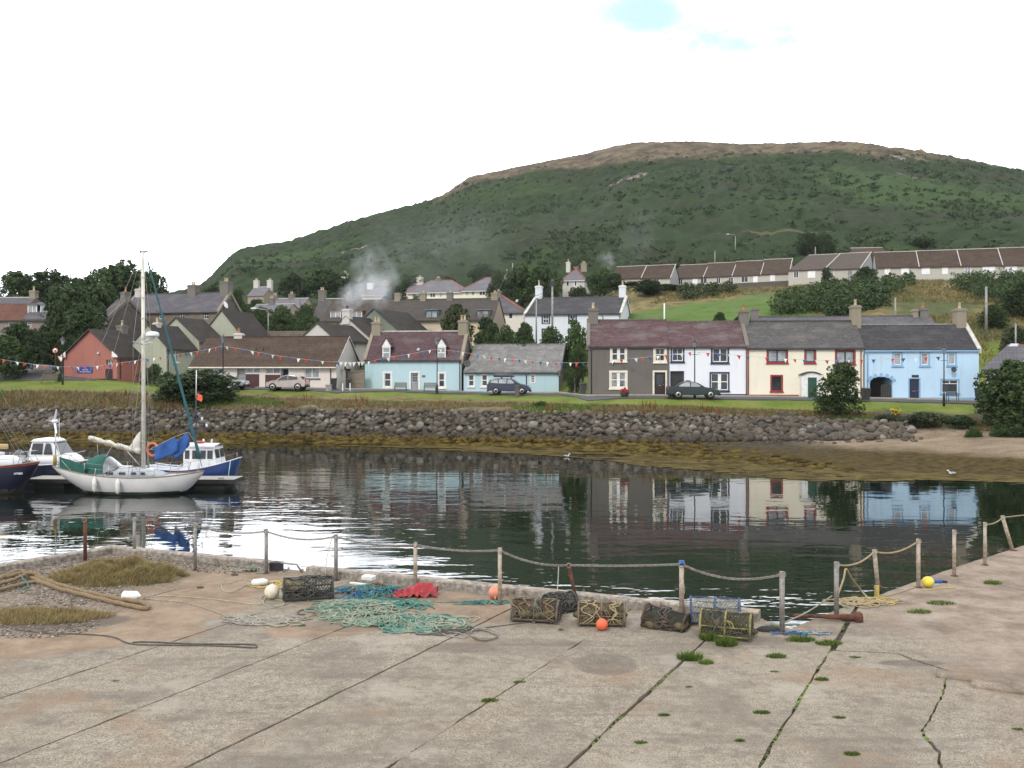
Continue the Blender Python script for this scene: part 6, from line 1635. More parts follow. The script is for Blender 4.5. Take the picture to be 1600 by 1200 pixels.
m = MB(); m.loft([[(x, -w_ * math.cos(math.pi * k / n), z0 + h_ * math.sin(math.pi * k / n) ** .7) for k in range(n + 1)] for x, w_, z0, h_ in ((1.68, .72, 1.0, .66), (2.0, .73, 1.0, .82), (2.35, .72, 1.02, .86), (2.6, .72, 1.02, .78))], False)
m.build('sprayhood', M['green_canvas'], t)
m = MB(); m.loft([[(x, -w_ * math.cos(math.pi * k / n), z0 + h_ * math.sin(math.pi * k / n) ** .7) for k in range(n + 1)] for x, w_, z0, h_ in ((2.605, .715, 1.02, .77), (3.22, .62, 1.2, .06))], False); m.build('sprayhood_window', M['clear_vinyl'], t)
m = MB(); m.tube([(2.6, -.72 * math.cos(math.pi * k / n), 1.03 + .79 * math.sin(math.pi * k / n) ** .7) for k in range(n + 1)], .025, 5); m.tube([(3.22, -.63 * math.cos(math.pi * k / n), 1.2 + .08 * math.sin(math.pi * k / n)) for k in range(n + 1)], .02, 4); m.build('hood_hem', M['green_canvas'], t)
m = MB(); a, b = edge(rg, .06, -1, .0, .03), edge(rg, .25, -1, .0, .03)
m.prism([a, b, b + Vector((.08, 0, .42)), a + Vector((0, 0, .55))], (0, .015, 0)); m.build('dodger', M['green_canvas'], t)
m = MB(); m.tube([edge(rg, .02, -1, .1, .1) , edge(rg, .02, -1, .55, .1)], .09, 8); m.build('lifebuoy_case', plain('yellow_canvas', (.42, .3, .05), (.3, .22, .05), .8), t)
railing(t, rg, (.05, .25, .42, .57, .72, .86), .52, -1); railing(t, rg, (.05, .25, .42, .57, .72, .86), .52, 1)
m = MB()
for s_ in (-1, 1):
 p = edge(rg, .86, s_, 0, .05); q_ = edge(rg, .985, s_, .0);
 m.tube([p, p + Vector((.12, 0, .5)), (L - .25, s_ * .12, 1.62), (L - .02, 0, 1.66)], .016, 5); m.tube([(L - .3, s_ * .11, 1.05), (L - .18, s_ * .1, 1.62)], .014, 5)
m.build('pulpit', M['alu'], t)
m = MB()
for s_ in (-1, 1): m.tube([edge(rg, .05, s_, 0, .05), edge(rg, .05, s_, .55, .05), (.02, 0, 1.85)], .016, 5); m.tube([edge(rg, .15, s_, 0, .05), edge(rg, .05, s_, .55, .05)], .014, 5)
m.build('pushpit', M['alu'], t)
MX, MT = 4.32, 11.75
m = MB(); m.tube([(MX, 0, 1.2), (MX, 0, 6), (MX - .03, 0, MT)], [.095, .09, .075], 10); mast = m.build('mast', M['spar'], t)
m = MB(); m.box(MX - .2, MX + .22, -.03, .03, MT - .03, MT + .05); m.tube([(MX + .12, 0, MT), (MX + .12, 0, MT + .28)], .008, 4); m.ball((MX + .12, 0, MT + .3), .035, 6, 5); m.tube([(MX - .15, 0, MT), (MX - .15, 0, MT + .1)], .03, 5); m.build('masthead', M['dark_metal'], mast)
m = MB(); m.tube([(MX - .03, -1.1, 7.35), (MX - .02, 0, 7.25), (MX - .03, 1.1, 7.35)], .03, 6); m.build('spreader', M['alu'], mast)
m = MB(); m.lathe([(.3, 0), (.32, .06), (.3, .18), (.2, .24), (.02, .26)], 18, (MX + .45, 0, 7.62)); m.tube([(MX, 0, 7.4), (MX + .45, 0, 7.55)], .04, 6); m.lathe([(.12, -.1), (.12, .02)], 8, (MX + .45, 0, 7.6)); m.build('radar_dome', M['gelcoat'], mast)
m = MB()
for k in range(9): m.box(MX - .1, MX + .1, -.105, -.085, 2.5 + k, 2.54 + k)
m.build('mast_steps', M['alu'], mast)
b0, b1 = Vector((MX - .12, 0, 1.92)), Vector((1.75, -.25, 2.62))
m = MB(); m.tube([b0, b1], .06, 8); bm_ = m.build('boom', M['spruce'], t)
m = MB(); pts = [b0.lerp(b1, k / 18) for k in range(19)]; q_ = random.Random(3)
m.tube([p + Vector((0, -.03, .1 + .03 * math.sin(k * 1.3))) for k, p in enumerate(pts)], [(.14 if k < 3 else .1) * (1 + .25 * math.sin(k * 1.9)) for k in range(19)], 8)
rr = []
for k in range(10):                       # luff bunched up the mast
 u = k / 9; rr.append([(MX - .1 - (.62 * (1 - u) ** .8 + .05) * c_, -.03 + (.17 * (1 - u * .7)) * s_ * (1 + .2 * math.sin(5 * a_ + k)), 1.98 + 1.02 * u + (.1 * c_ * (1 - u))) for a_ in [i * math.pi / 4 for i in range(8)] for c_, s_ in ((.5 - .5 * math.cos(a_), math.sin(a_)),)])
m.loft(rr, True); m.build('stowed_sail', M['sail'], bm_)
m = MB()
for k in (4, 8, 12, 16): p = pts[k] + Vector((0, -.03, .06)); m.tube([p + Vector((0, .14 * math.cos(a_), .16 * math.sin(a_))) for a_ in [i * math.pi / 5 for i in range(11)]], .012, 4)
m.build('sail_tie', M['rope_white'], bm_)
m = MB(); m.tube([b0.lerp(b1, .3), (MX - .1, 0, 1.25)], .028, 5); m.build('kicker', M['alu'], bm_)
m = MB(); m.tube([b0.lerp(b1, .85), (2.1, 0, 1.5)], .012, 4); m.tube([b0.lerp(b1, .55), (2.4, -.3, 1.5)], .01, 4); m.build('mainsheet', M['rope_white'], t)
m = MB()
for s_ in (-1, 1):
 sp = (MX - .03, s_ * 1.1, 7.35)
 m.tube([(MX, 0, MT - .1), sp, edge(rg, .585, s_, 0)], .009, 4); m.tube([(MX, 0, 7.2), edge(rg, .555, s_, 0)], .009, 4); m.tube([(MX, 0, 7.2), edge(rg, .63, s_, 0)], .009, 4)
m.tube([(MX - .1, 0, MT), (1.9, 0, 6.5), (.1, 0, 1.35)], .008, 4)
m.tube([(MX - .08, .05, MT), b1], .007, 4); m.tube([(MX + .1, -.08, 8), (MX - 1.1, -.6, 1.3)], .007, 4); m.tube([(MX + .1, .1, 9), (MX + .5, -.5, 1.2)], .007, 4)
m.build('rigging', M['wire'], t)
f0, f1 = Vector((L - .08, 0, 1.25)), Vector((MX + .15, 0, MT - .2))
m = MB(); N_ = 26; m.tube([f0.lerp(f1, .04 + .94 * k / N_) for k in range(N_ + 1)], [.085 * (1 - .55 * k / N_) * (1 + .12 * math.sin(k * 2.1)) for k in range(N_ + 1)], 8); m.tube([f0, f1], .012, 4); m.build('furled_genoa', M['teal_canvas'], t)
def cloth(pa, pb, drop, seed, name='blue_cloth'):
 q_ = random.Random(seed); m = MB(); rr = []
 for i in range(13):
  u = i / 12; p = Vector(pa).lerp(Vector(pb), u); rr.append([(p.x + .04 * math.sin(6 * v + u * 5) + drop[2] * v, p.y + .06 * math.sin(u * 9 + v * 3 + seed), p.z - (drop[0] + (drop[1] - drop[0]) * u) * v) for v in [k / 7 for k in range(8)]])
 m.loft(rr, False); o = m.build(name, M['blue_canvas'], t); o.modifiers.new('thick', 'SOLIDIFY').thickness = .015
cloth((4.98, -.55, 2.22), (6.1, -.5, 2.78), (.62, .72, .18), 1); cloth((5.98, -.45, 2.5), (6.68, -.4, 2.98), (.85, .62, .1), 2)
m = MB(); m.tube([(MX + .1, 0, 2.0), (4.98, -.55, 2.24), (6.1, -.5, 2.8), (6.7, -.4, 3.0), (6.95, -.1, 2.4)], .01, 4); m.build('drying_line', M['rope_white'], t)
for px in (158, 196):
 u = (px - 79) / PXM / L; p = edge(rg, u, -1, 0); m = MB()
 m.lathe([(.02, -.72), (.04, -.7), (.1, -.62), (.11, -.15), (.06, -.07), (.03, 0), (.01, .03)], 12, (p.x, p.y - .13, p.z - .05)); m.tube([(p.x, p.y - .13, p.z - .03), (p.x, p.y, p.z + .35)], .01, 4)
 m.build('fender', M['fender'], t)
m = MB(); m.tube([(.12, -.3, 1.2), (.1, -.3, 3.45)], .03, 6); m.tube([(.1, -.3, 2.6), (.75, -.6, 1.05)], .02, 5); wg = m.build('generator_pole', M['alu'], t)
m = MB(); m.ball((.1, -.33, 3.5), .12, 10, 8, (1.2, 1.4, 1));
for an in (1.05, 1.05 + 2.09, 1.05 + 4.19):
 d = Vector((math.cos(an) * .55, -.75 if False else math.cos(an) * -.5, math.sin(an))).normalized(); m.prism([Vector((.1, -.42, 3.5)) + d * .05 + Vector((-.05, 0, 0)), Vector((.1, -.42, 3.5)) + d * .05 + Vector((.06, .02, 0)), Vector((.1, -.42, 3.5)) + d * .62 + Vector((.03, .02, 0)), Vector((.1, -.42, 3.5)) + d * .62 + Vector((-.02, 0, 0))], (.01, .02, .01))
m.build('wind_generator', M['gelcoat'], wg)
PD = 48.6
pn = thing('pontoon', 'low grey floating pontoon between the yacht and the fishing boat', 'pontoon', (at(40, HZ, PD).x, PD, 0), R(-1.2)); PL = 10.6
m = MB(); m.box(0, PL, 0, 1.7, .36, .46); dk = m.build('decking', plain('pontoon_deck', (.36, .345, .32), (.26, .25, .23), .9, 3), pn)
m = MB()
for k in range(60): m.box(PL * k / 60 + .01, PL * (k + 1) / 60 - .01, .02, 1.68, .4605, .475)
m.build('planks', plain('pontoon_planks', (.4, .385, .36), (.3, .285, .26), .9, 2), dk)
m = MB(); m.box(-.02, PL + .02, -.03, -.002, .26, .47); m.box(PL + .002, PL + .03, 0, 1.7, .26, .47); m.build('fender_strip', M['rubber'], pn)
for x in (.4, 3.2, 6.0, 8.6): m = MB(); m.box(x, x + 1.5, .1, 1.6, -.4, .358); m.build('pontoon_float', M['rubber'], pn)
for x in (6.5, 9.9): m = MB(); m.tube([(x - .15, .2, .52), (x + .15, .2, .52)], .03, 5); m.tube([(x, .2, .46), (x, .2, .53)], .035, 5); m.build('cleat', M['galv'], pn)
t = thing('lifebuoy', 'orange lifebuoy ring on a stand behind the yacht mast', 'lifebuoy', (at(238, HZ, PD + .6).x, PD + .7, .47))
m = MB(); z_ = at(0, 702.5, PD + .6).z - .47
m.tube([(.27 * math.cos(a_), -.06, z_ + .32 * math.sin(a_)) for a_ in [i * math.pi / 14 for i in range(28)]], .07, 8, closed=True); m.build('ring', plain('orange_ring', (.6, .17, .08), (.5, .13, .06), .6, 3), t)
m = MB(); m.tube([(-.25, 0, 0), (-.25, 0, z_ + .4)], .035, 6); m.tube([(-.25, 0, z_), (.2, 0, z_)], .025, 5); m.build('stand', M['galv'], t)
FD = 51.5; k_ = F / FD
t = thing('fishing_boat', 'small blue fishing boat with a white wheelhouse', 'fishing boat', (at(232, HZ, FD).x, FD, 0), R(-4)); L = 149 / k_
sh2 = lambda u: .92 - .25 * math.sin(math.pi * u * .9) + .85 * max(0, u - .3) ** 1.4
rg = hull(t, L, 2.1, sh2, lambda u: (.25 if u < .02 else -.4) if u < .86 else -.4 + 1.9 * ((u - .86) / .14) ** 1.6, M['hull_blue'], M['antifoul'], .12, M['gelcoat'], stern_w=.8, bow_pow=.6)
m = MB(); x0, x1 = 2.25, 4.05
sec = lambda x, w0, w1, z0, z1, dx=0: [(x, -w0, z0), (x + dx, -w1, z1), (x + dx, w1, z1), (x, w0, z0)]
m.loft([sec(x0, .82, .74, .6, 1.95), sec(x1, .74, .66, .62, 1.92, -.22)], True, 0, False); wh = m.build('wheelhouse', M['gelcoat'], t)
m = MB(); m.loft([[(x, -w_, 1.94 + e), (x, 0, 2.0 + e), (x, w_, 1.94 + e)] for x, w_, e in ((x0 - .15, .8, .02), (x1 - .1, .74, 0))], False); m.loft([[(x, -w_, 2.02 + e), (x, 0, 2.1 + e), (x, w_, 2.02 + e)] for x, w_, e in ((x0 - .15, .8, .02), (x1 - .1, .74, 0))], False); m.box(x0 - .15, x1 - .1, -.8, -.74, 1.93, 2.04); m.build('wheelhouse_roof', M['gelcoat'], wh)
for k, x in enumerate((2.33, 2.72, 3.15, 3.52)):
 w_ = .24 if k == 0 else .33 if k == 1 else .28
 m = MB(); o = lambda z: -.82 + (x - x0) * .045 + (z - .6) * .062 - .012
 m.prism([(x, o(1.32), 1.32), (x + w_, o(1.32) + w_ * .045, 1.32), (x + w_, o(1.76) + w_ * .045, 1.76), (x, o(1.76), 1.76)], (0, -.012, 0)); m.build('window', M['glass'], wh)
for y0, y1 in ((-.58, -.08), (.08, .58)): m = MB(); m.prism([(x1 - .10, y0, 1.35), (x1 - .10, y1, 1.35), (x1 - .175, y1, 1.8), (x1 - .175, y0, 1.8)], (.012, 0, 0)); m.build('window', M['glass'], wh)
m = MB(); m.tube([(2.85 + .22 * math.cos(a_), .0 + .22 * math.sin(a_), 2.14) for a_ in [i * math.pi / 10 for i in range(20)]], .055, 7, closed=True); m.build('life_ring', M['tailred'], wh)
for x in (2.95, 3.4): m = MB(); m.tube([(x, .2, 2.05), (x, .2, 2.3)], .05, 7); m.build('horn', M['gelcoat'], wh)
m = MB(); m.tube([(2.5, .3, 2), (2.62, 0, 4.6)], .03, 6); m.tube([(1.95, -.4, 2), (2.58, 0, 3.75)], .022, 5); m.tube([(1.95, .4, 2), (2.58, 0, 3.75)], .022, 5); m.tube([(3.6, 0, 2), (2.6, 0, 3.8)], .012, 4); m.build('mast_frame', M['navy_trim'], t)
m = MB(); m.tube([(2.62, 0, 4.5), (2.64, 0, 6.0)], .025, 6); m.build('aerial', M['gelcoat'], t)
m = MB(); rr = [[(2.66 + .3 * u + .03 * math.sin(4 * v), .02 + .05 * math.sin(u * 5), 4.75 - .35 * v - .1 * u) for v in (0, .5, 1)] for u in (0, .33, .66, 1)]; m.loft(rr, False); m.build('orange_flag', M['orange'], t)
for x, z in ((2.95, 3.3), (3.2, 2.95)): m = MB(); m.lathe([(.03, 0), (.06, .02), (.06, .14), (.03, .17)], 8, (x, 0, z)); m.build('lamp', M['lens'], t)
m = MB(); m.tube([edge(rg, .92, -1, .02), edge(rg, .92, -1, .02) + Vector((.02, -.4, -.9))], .025, 5); m.build('mooring_line', plain('pale_green_rope', (.35, .55, .5), None, .9), t)
railing(t, rg, (.72, .84, .97), .3, -1, (1.0,))
t = thing('motor_cruiser', 'white motor cruiser with rounded cabin moored behind the yacht stern', 'motor boat', (at(34, HZ, 51.5).x, 51.5, 0), R(-6)); L = 3.75
rg = hull(t, L, 1.75, lambda u: .95 + .25 * u * u, lambda u: -.25 if u < .75 else -.25 + 1.35 * ((u - .75) / .25) ** 1.5, M['hull_navy'], M['antifoul'], .1, M['gelcoat'], stern_w=.85, bow_pow=.5)
cb = cabin(t, [(.55, .72, .95, 1.32), (.9, .78, .95, 1.5), (2.7, .74, 1.0, 1.55), (3.1, .55, 1.1, 1.42), (3.45, .25, 1.15, 1.25)], M['gelcoat'], 'cabin')
m = MB(); m.loft([[(x, -w_, z0), (x + d0, -w_ * .84, z1), (x + d0, w_ * .84, z1), (x, w_, z0)] for x, w_, z0, z1, d0 in ((.8, .74, 1.42, 2.22, .2), (2.55, .7, 1.5, 2.22, -.45))], True, 0, False); w2 = m.build('wheelhouse', M['gelcoat'], t)
m = MB(); m.loft([[(x, -w_, 2.2), (x, -w_ * .5, 2.32 + e), (x, w_ * .5, 2.32 + e), (x, w_, 2.2)] for x, w_, e in ((.9, .66, 0), (1.3, .7, .06), (2.1, .66, .03), (2.25, .6, -.04))], True); m.build('cabin_roof', M['gelcoat'], w2)
f_ = lambda x, z: -.745 + (z - 1.42) * .148 - .012
for a, b in ((.98, 1.62), (1.7, 2.2)): m = MB(); m.prism([(a, f_(a, 1.55), 1.55), (b, f_(b, 1.55), 1.55), (b - (.0 if b < 2 else .17), f_(b, 2.12), 2.12), (a + .08, f_(a, 2.12), 2.12)], (0, -.012, 0)); m.build('side_window', M['glass'], w2)
m = MB(); m.prism([(2.545, -.6, 1.56), (2.545, .6, 1.56), (2.15, .54, 2.14), (2.15, -.54, 2.14)], (.02, 0, .01)); m.build('windscreen', M['glass'], w2)
for x in (1.95, 2.1): m = MB(); m.tube([(x, .1, 2.3), (x, .1, 2.42)], .04, 6); m.build('lamp', M['gelcoat'], w2)
m = MB(); m.tube([(2.0, .2, 2.3), (2.0, .2, 3.4)], .012, 5); m.build('aerial', M['gelcoat'], w2)
m = MB(); m.tube([(2.5, -.4, 1.6), (3.3, -.3, 1.62), (3.6, 0, 1.7), (3.3, .3, 1.62)], .02, 5); m.tube([(3.0, -.34, 1.4), (3.05, -.34, 1.6)], .015, 5); m.build('bow_rail', M['alu'], t)
m = MB(); m.box(.5, 1.0, -.8, -.74, 1.1, 1.22); m.build('vent', M['dark_metal'], cb)
m = MB(); m.box(-.25, .1, -.28, .22, .75, 1.3); m.ball((-.12, -.03, 1.45), .28, 10, 8, (.9, .8, 1)); m.build('outboard_motor', plain('outboard_grey', (.12, .13, .14), None, .4), t)
m = MB(); m.box(.05, .75, -.86, -.82, .95, 1.5); m.build('name_board', plain('pale_board', (.5, .5, .54), (.42, .42, .47), .6), t)
ND = 47.2
t = thing('navy_yacht', 'navy hulled yacht with white cabin, bow only in view', 'sailing boat', (at(64, HZ, ND).x - 9.2, ND, 0), R(-1)); L = 9.2
rg = hull(t, L, 2.7, lambda u: 1.05 + .45 * u * u, lambda u: -.5 if u < .84 else -.5 + 1.95 * ((u - .84) / .16) ** 1.3, M['hull_navy'], plain('brown_boot', (.05, .035, .025), None, .7), .22, M['teak'], stern_w=.6, bow_pow=.7)
m = MB(); m.loft([[(r_[0][0], r_[0][1] - .012, r_[0][2] - .05), (r_[0][0], r_[0][1] - .012, r_[0][2] - .1)] for r_ in rg], False); m.build('cove_line', M['red_paint'], t)
cb = cabin(t, [(4.0, .9, 1.1, 1.75), (7.6, .78, 1.28, 1.78), (7.95, .7, 1.32, 1.68), (8.1, .5, 1.36, 1.5)], M['gelcoat'])
m = MB(); m.box(6.6, 7.3, -.35, .35, 1.78, 1.95); m.build('hatch', M['gelcoat'], cb)
for x in (6.2, 7.35): m = MB(); m.lathe([(.07, 0), (.07, .02)], 10, M=Matrix.Translation((x, -.84 + (x - 4) * .033, 1.52)) @ Matrix.Rotation(R(90), 4, 'X')); m.build('port_light', M['dark_metal'], cb)
railing(t, rg, (.5, .64, .78, .9), .55, -1); railing(t, rg, (.5, .64, .78, .9), .55, 1)
m = MB(); m.tube([(8.4, -.45, 1.45), (8.5, -.4, 2.0), (9.1, 0, 2.05), (8.5, .4, 2.0), (8.4, .45, 1.45)], .018, 5); m.build('pulpit', M['alu'], t)
Mx = Matrix.Translation((8.3, edge(rg, 8.3 / L, -1).y + .07, 1.0)) @ Matrix.Rotation(R(7), 4, 'Z') @ Matrix.Rotation(R(90), 4, 'X')
text('lettering', 'Clansman', .2, M['gelcoat'], t, Mx, .03)
MXN = 3.6
m = MB(); m.tube([(MXN, 0, 1.2), (MXN, 0, 12)], .09, 8); m.build('mast', M['spar'], t)
m = MB()
for e_, tp in ((9.15, 11.8), (8.3, 9.5)): m.tube([(MXN, 0, tp), (e_, 0, 1.55)], .012, 4)
for s_ in (-1, 1): m.tube([(MXN, 0, 11.7), (MXN + .1, s_ * 1.2, 1.1)], .01, 4); m.tube([(MXN, 0, 9), (8.75, s_ * .25, 1.5)], .01, 4)
m.build('rigging', M['wire'], t)
m = MB(); m.tube([(3.6, .05, 2.3), (7.45, .3, 2.22)], [.1, .13], 8); m.build('boom', M['spruce'], t)
M['gull_grey'] = plain('gull_wing', (.35, .36, .38), None, .7)
for px, py, rz, lb in ((886, 711, .4, 'white gull floating among the seaweed, mid harbour'), (1487, 738, 2.6, 'white gull floating near the beach')):
 p = onz(px, py + 3, 0); t = thing('gull', lb, 'gull', p, rz, 'gulls on the water'); t.scale = (.75, .75, .75)
 m = MB(); m.loft([[(x, w_ * math.cos(a_), z + h_ * math.sin(a_)) for a_ in [i * math.pi / 5 for i in range(10)]] for x, w_, z, h_ in ((-.26, .02, .13, .015), (-.15, .08, .1, .06), (0, .11, .07, .1), (.12, .09, .09, .09), (.18, .05, .17, .05), (.2, .045, .24, .04), (.24, .055, .29, .05), (.29, .035, .285, .035), (.33, .012, .27, .012), (.37, .006, .26, .006))]); m.build('body', M['gelcoat'], t)
 for s_ in (-1, 1): m = MB(); m.ball((-.1, s_ * .085, .12), .14, 8, 6, (1.5, .25, .5)); m.build('wing', M['gull_grey'], t)
def seg(a, b, t): return a + (b - a) * t
DIR = Vector((.507, 1, 0)).normalized(); PER = Vector((1, -.507, 0)).normalized()
EDGE = [q(*p) for p in ((-400, 962), (0, 892), (178, 862), (440, 888), (490, 896), (1190, 967), (1236, 982), (1310, 952), (1400, 920), (1500, 884), (1600, 852), (1900, 765))]
for p in EDGE: p.z = 0
def conc():
 m, nt, b = new_mat('quay_concrete'); N = NT(nt); b.inputs['Roughness'].default_value = .92; b.inputs['Specular IOR Level'].default_value = .2
 P = N.coord('Position'); x, y, z = N.xyz(P)
 oi = nt.nodes.new('ShaderNodeNewGeometry')
 fine = N.noise(P, 38, 4, .7); mid = N.noise(P, 7, 6, .75); big = N.noise(P, .55, 6, .65)
 c = N.ramp(N.math('ADD', N.math('MULTIPLY', mid, .55), N.math('MULTIPLY', fine, .45)), [(.34, (.088, .07, .049)), (.44, (.215, .18, .136)), (.54, (.315, .272, .21)), (.68, (.43, .382, .302))])
 grit = N.vor(P, 75, 'F1'); pit = N.step(N.math('ADD', N.noise(P, 48, 2, .6), N.math('MULTIPLY', N.math('SUBTRACT', mid, .5), .35)), .555, .64)
 c = N.mix(N.math('MULTIPLY', pit, .75), c, (.06, .052, .045))
 br = N.noise(N.mapping(P, (.35, 4.5, 1), (0, 0, 0), (0, 0, R(27))), 1.6, 5, .65)
 c = N.mix(N.math('MULTIPLY', N.step(br, .52, .7), .32), c, (.13, .112, .095))
 wetx = N.noise(N.mapping(P, (.25, 1.6, 1), (7, 2, 0), (0, 0, R(27))), .9, 4, .6)
 c = N.mix(N.math('MULTIPLY', N.step(wetx, .52, .66), .45), c, (.12, .10, .082))
 c = N.mix(N.math('MULTIPLY', N.step(N.noise(P, 2.2, 7, .75), .5, .64), .5), c, (.14, .12, .10))
 c = N.mix(N.math('MULTIPLY', N.step(big, .47, .62), .5), c, (.15, .125, .10))
 c = N.mix(N.math('MULTIPLY', N.step(N.noise(N.mapping(P, (1, 1, 1), (9, 3, 0)), .8, 5, .6), .55, .68), .45), c, (.36, .325, .27))
 ru = N.noise(N.mapping(P, (1, 1, 1), (4, 8, 0)), .6, 5, .6)
 c = N.mix(N.math('MULTIPLY', N.step(ru, .55, .68), .5), c, (.24, .155, .095))
 def blob(cx, cy, rx, ry, sx=1.0, amt=1.5, sc=.9):
  a = N.math('DIVIDE', N.math('SUBTRACT', x, cx), rx); d = N.math('DIVIDE', N.math('SUBTRACT', y, cy), ry)
  r_ = N.math('ADD', N.math('MULTIPLY', a, a), N.math('MULTIPLY', d, d))
  r_ = N.math('ADD', r_, N.math('MULTIPLY', N.math('SUBTRACT', N.noise(P, sc, 6, .65), .5), amt))
  return N.step(r_, 1.25, .8)
 sandc = N.ramp(N.math('ADD', N.math('MULTIPLY', N.noise(P, 2.5, 5), .6), N.math('MULTIPLY', fine, .4)), [(.32, (.145, .10, .065)), (.5, (.245, .175, .118)), (.68, (.33, .255, .18))])
 for (pp, py, rx, ry) in SANDS:
  g = q(pp, py); c = N.mix(N.math('MULTIPLY', blob(g.x, g.y, rx, ry), .85), c, sandc)
 gravc = N.ramp(N.vor(P, 26, 'F1', 1), [(.1, (.085, .066, .048)), (.45, (.165, .13, .098)), (.75, (.235, .19, .145)), (.95, (.32, .275, .225))])
 for (pp, py, rx, ry) in GRAV:
  g = q(pp, py); c = N.mix(N.math('MULTIPLY', blob(g.x, g.y, rx, ry), .9), c, gravc)
 for (pp, py, rx, ry, k) in STAINS:
  g = q(pp, py); c = N.mix(N.math('MULTIPLY', blob(g.x, g.y, rx, ry, 1, .9, 2.5), k), c, (.1, .082, .068))
 rt = N.step(N.math('ADD', x, N.math('MULTIPLY', big, 3.0)), 7.2, 9.8)
 c = N.mix(N.math('MULTIPLY', rt, .6), c, N.ramp(N.noise(P, 1.3, 6, .7), [(.36, (.13, .09, .065)), (.5, (.26, .19, .145)), (.66, (.38, .31, .25))]))
 vc = N.vor(N.mapping(N.mix(.12, P, N.noise(P, 1.2, 3, out=1)), (1, 1, 0)), .42, 'DISTANCE_TO_EDGE')
 N.link(c, b.inputs['Base Color'])
 h = N.math('ADD', N.math('MULTIPLY', fine, .35), N.math('ADD', mid, N.math('MULTIPLY', pit, -.5)))
 N.link(N.bump(h, .6, .018), b.inputs['Normal'])
 return m
SANDS = [(235, 945, 2.3, 1.5), (330, 915, 1.5, 1.6), (150, 985, 2.0, 1.0), (60, 1000, 1.6, .9), (660, 950, 2.2, 1.3), (500, 985, 1.0, .5)]
GRAV = [(60, 905, 3.2, 2.4), (0, 950, 2.4, 1.6), (250, 878, 2.8, .9), (60, 980, 1.2, .7)]
STAINS = [(945, 1038, .5, .55, .5), (1425, 1036, .5, .16, .6), (80, 970, 1.5, .55, .75), (720, 1012, .6, .3, .4), (560, 978, 1.2, .4, .35), (800, 1010, 1.2, .5, .3), (1180, 1000, .6, .3, .5)]
cm = conc()
soil = plain('joint_soil', (.045, .037, .025), (.085, .07, .045), .95, 9, 0, .6, 40)
def jag(a, b, n, amp, seed, z, off=0.0):
 out = []
 d = (b - a).normalized(); pe = Vector((-d.y, d.x, 0))
 for i in range(n + 1):
  p = a.lerp(b, i / n); k = noise.fractal(Vector((p.x * 2.2, p.y * 2.2, seed)), .7, 2, 4) * amp
  p = p + pe * (k + off); p.z = z; out.append(p)
 return out
KERB0 = q(490, 896); KERB1 = q(1190, 967); KERB0.z = KERB1.z = 0
joint_x = [-8.35, -6.05, -3.77, -1.44, .63, 2.85]          # where the joints cross y = 11.1
def jp(k, y): return Vector((joint_x[k] + .507 * (y - 11.1), y, 0))
def isect(k):                                              # joint against the quay's near edge line
 best = None
 for i in range(len(EDGE) - 1):
  a, b = EDGE[i], EDGE[i + 1]; d = b - a; e = Vector((.507, 1, 0)); det = d.x * e.y - d.y * e.x
  o = jp(k, 11.1); w_ = o - a; s_ = (w_.x * e.y - w_.y * e.x) / det
  if 0 <= s_ <= 1: best = a + d * s_
 return best
ends = [isect(k) for k in range(6)]
mb = MB();
def slab(poly, z, seed):
 n = len(poly); c = sum((Vector(p) for p in poly), Vector()) / n
 vs = [(p[0], p[1], z) for p in poly] + [(p[0], p[1], z - .35) for p in poly]
 mb.add(vs, [tuple(range(n))] + [(i, (i + 1) % n, n + (i + 1) % n, n + i) for i in range(n)])
YB = -3.0
def side(k, s_, hi=None):                                  # jagged edge of joint k on its left (-1) or right (+1) side
 e = hi or ends[k]; g = (.028, .038, .03, .04, .036, .04)[k]
 return jag(jp(k, YB), e, 150, .02 if k < 3 else .028, k * 3.1 + s_, 0, -g * s_ * .5)
hz_ = [.0, .004, -.004, .003, -.005, .004, .0]
for k in range(5):
 L_, R_ = side(k, 1), side(k + 1, -1)
 mids = [p for p in EDGE if ends[k].x < p.x < ends[k + 1].x and p.y > 15]
 top = []
 ch = [L_[-1]] + mids + [R_[-1]]
 for i in range(len(ch) - 1): top += jag(ch[i], ch[i + 1], 10, .03, 7, 0)[1 if i else 0:]
 slab(L_[:-1] + top + R_[::-1][1:], QZ + hz_[k], k)
L_ = side(0, -1); ch = [EDGE[0], EDGE[1], EDGE[2], EDGE[3]]; ch = [p for p in ch if p.x < ends[0].x] + [L_[-1]]
top = []
for i in range(len(ch) - 1): top += jag(ch[i], ch[i + 1], 14, .03, 7, 0)[1 if i else 0:]
slab(L_[::-1][1:][::-1] + top[::-1] + [Vector((-30, YB, 0))], QZ + .002, 8)
R5 = side(5, 1); s1 = [q(1302, 1016), q(1400, 1022), q(1478, 1048), q(1470, 1090), q(1440, 1140), q(1460, 1175), q(1480, 1230)]
for p in s1: p.z = 0
crack = []
for i in range(len(s1) - 1): crack += jag(s1[i], s1[i + 1], 12, .05, 12 + i, 0)[:-1]
crack.append(s1[-1])
tail = s1[-1] + Vector((-.25, -9, 0)); tail.y = YB
R5b = [p for p in R5 if p.y < s1[0].y - .05]
slab(R5b + crack + [tail], QZ - .003, 9)
sh_ = lambda p, d: Vector((p[0] + d[0], p[1] + d[1], 0))
rest = [sh_(p, (.05, .03)) for p in crack]
o2 = [p for p in EDGE[5:]]
top = []
for i in range(len(o2) - 1): top += jag(o2[i], o2[i + 1], 14, .025, 7, 0)[1 if i else 0:]
gap0 = ends[5] if ends[5] else o2[0]
topR = [p for p in top if p.x > gap0.x + .02]
c2 = [q(1190, 1000), q(1300, 1012)]
slab([sh_(tail, (.06, 0))] + rest[::-1] + [sh_(R5[-1], (.02, 0))] + topR + [Vector((30, YB, 0))], QZ + .001, 10)
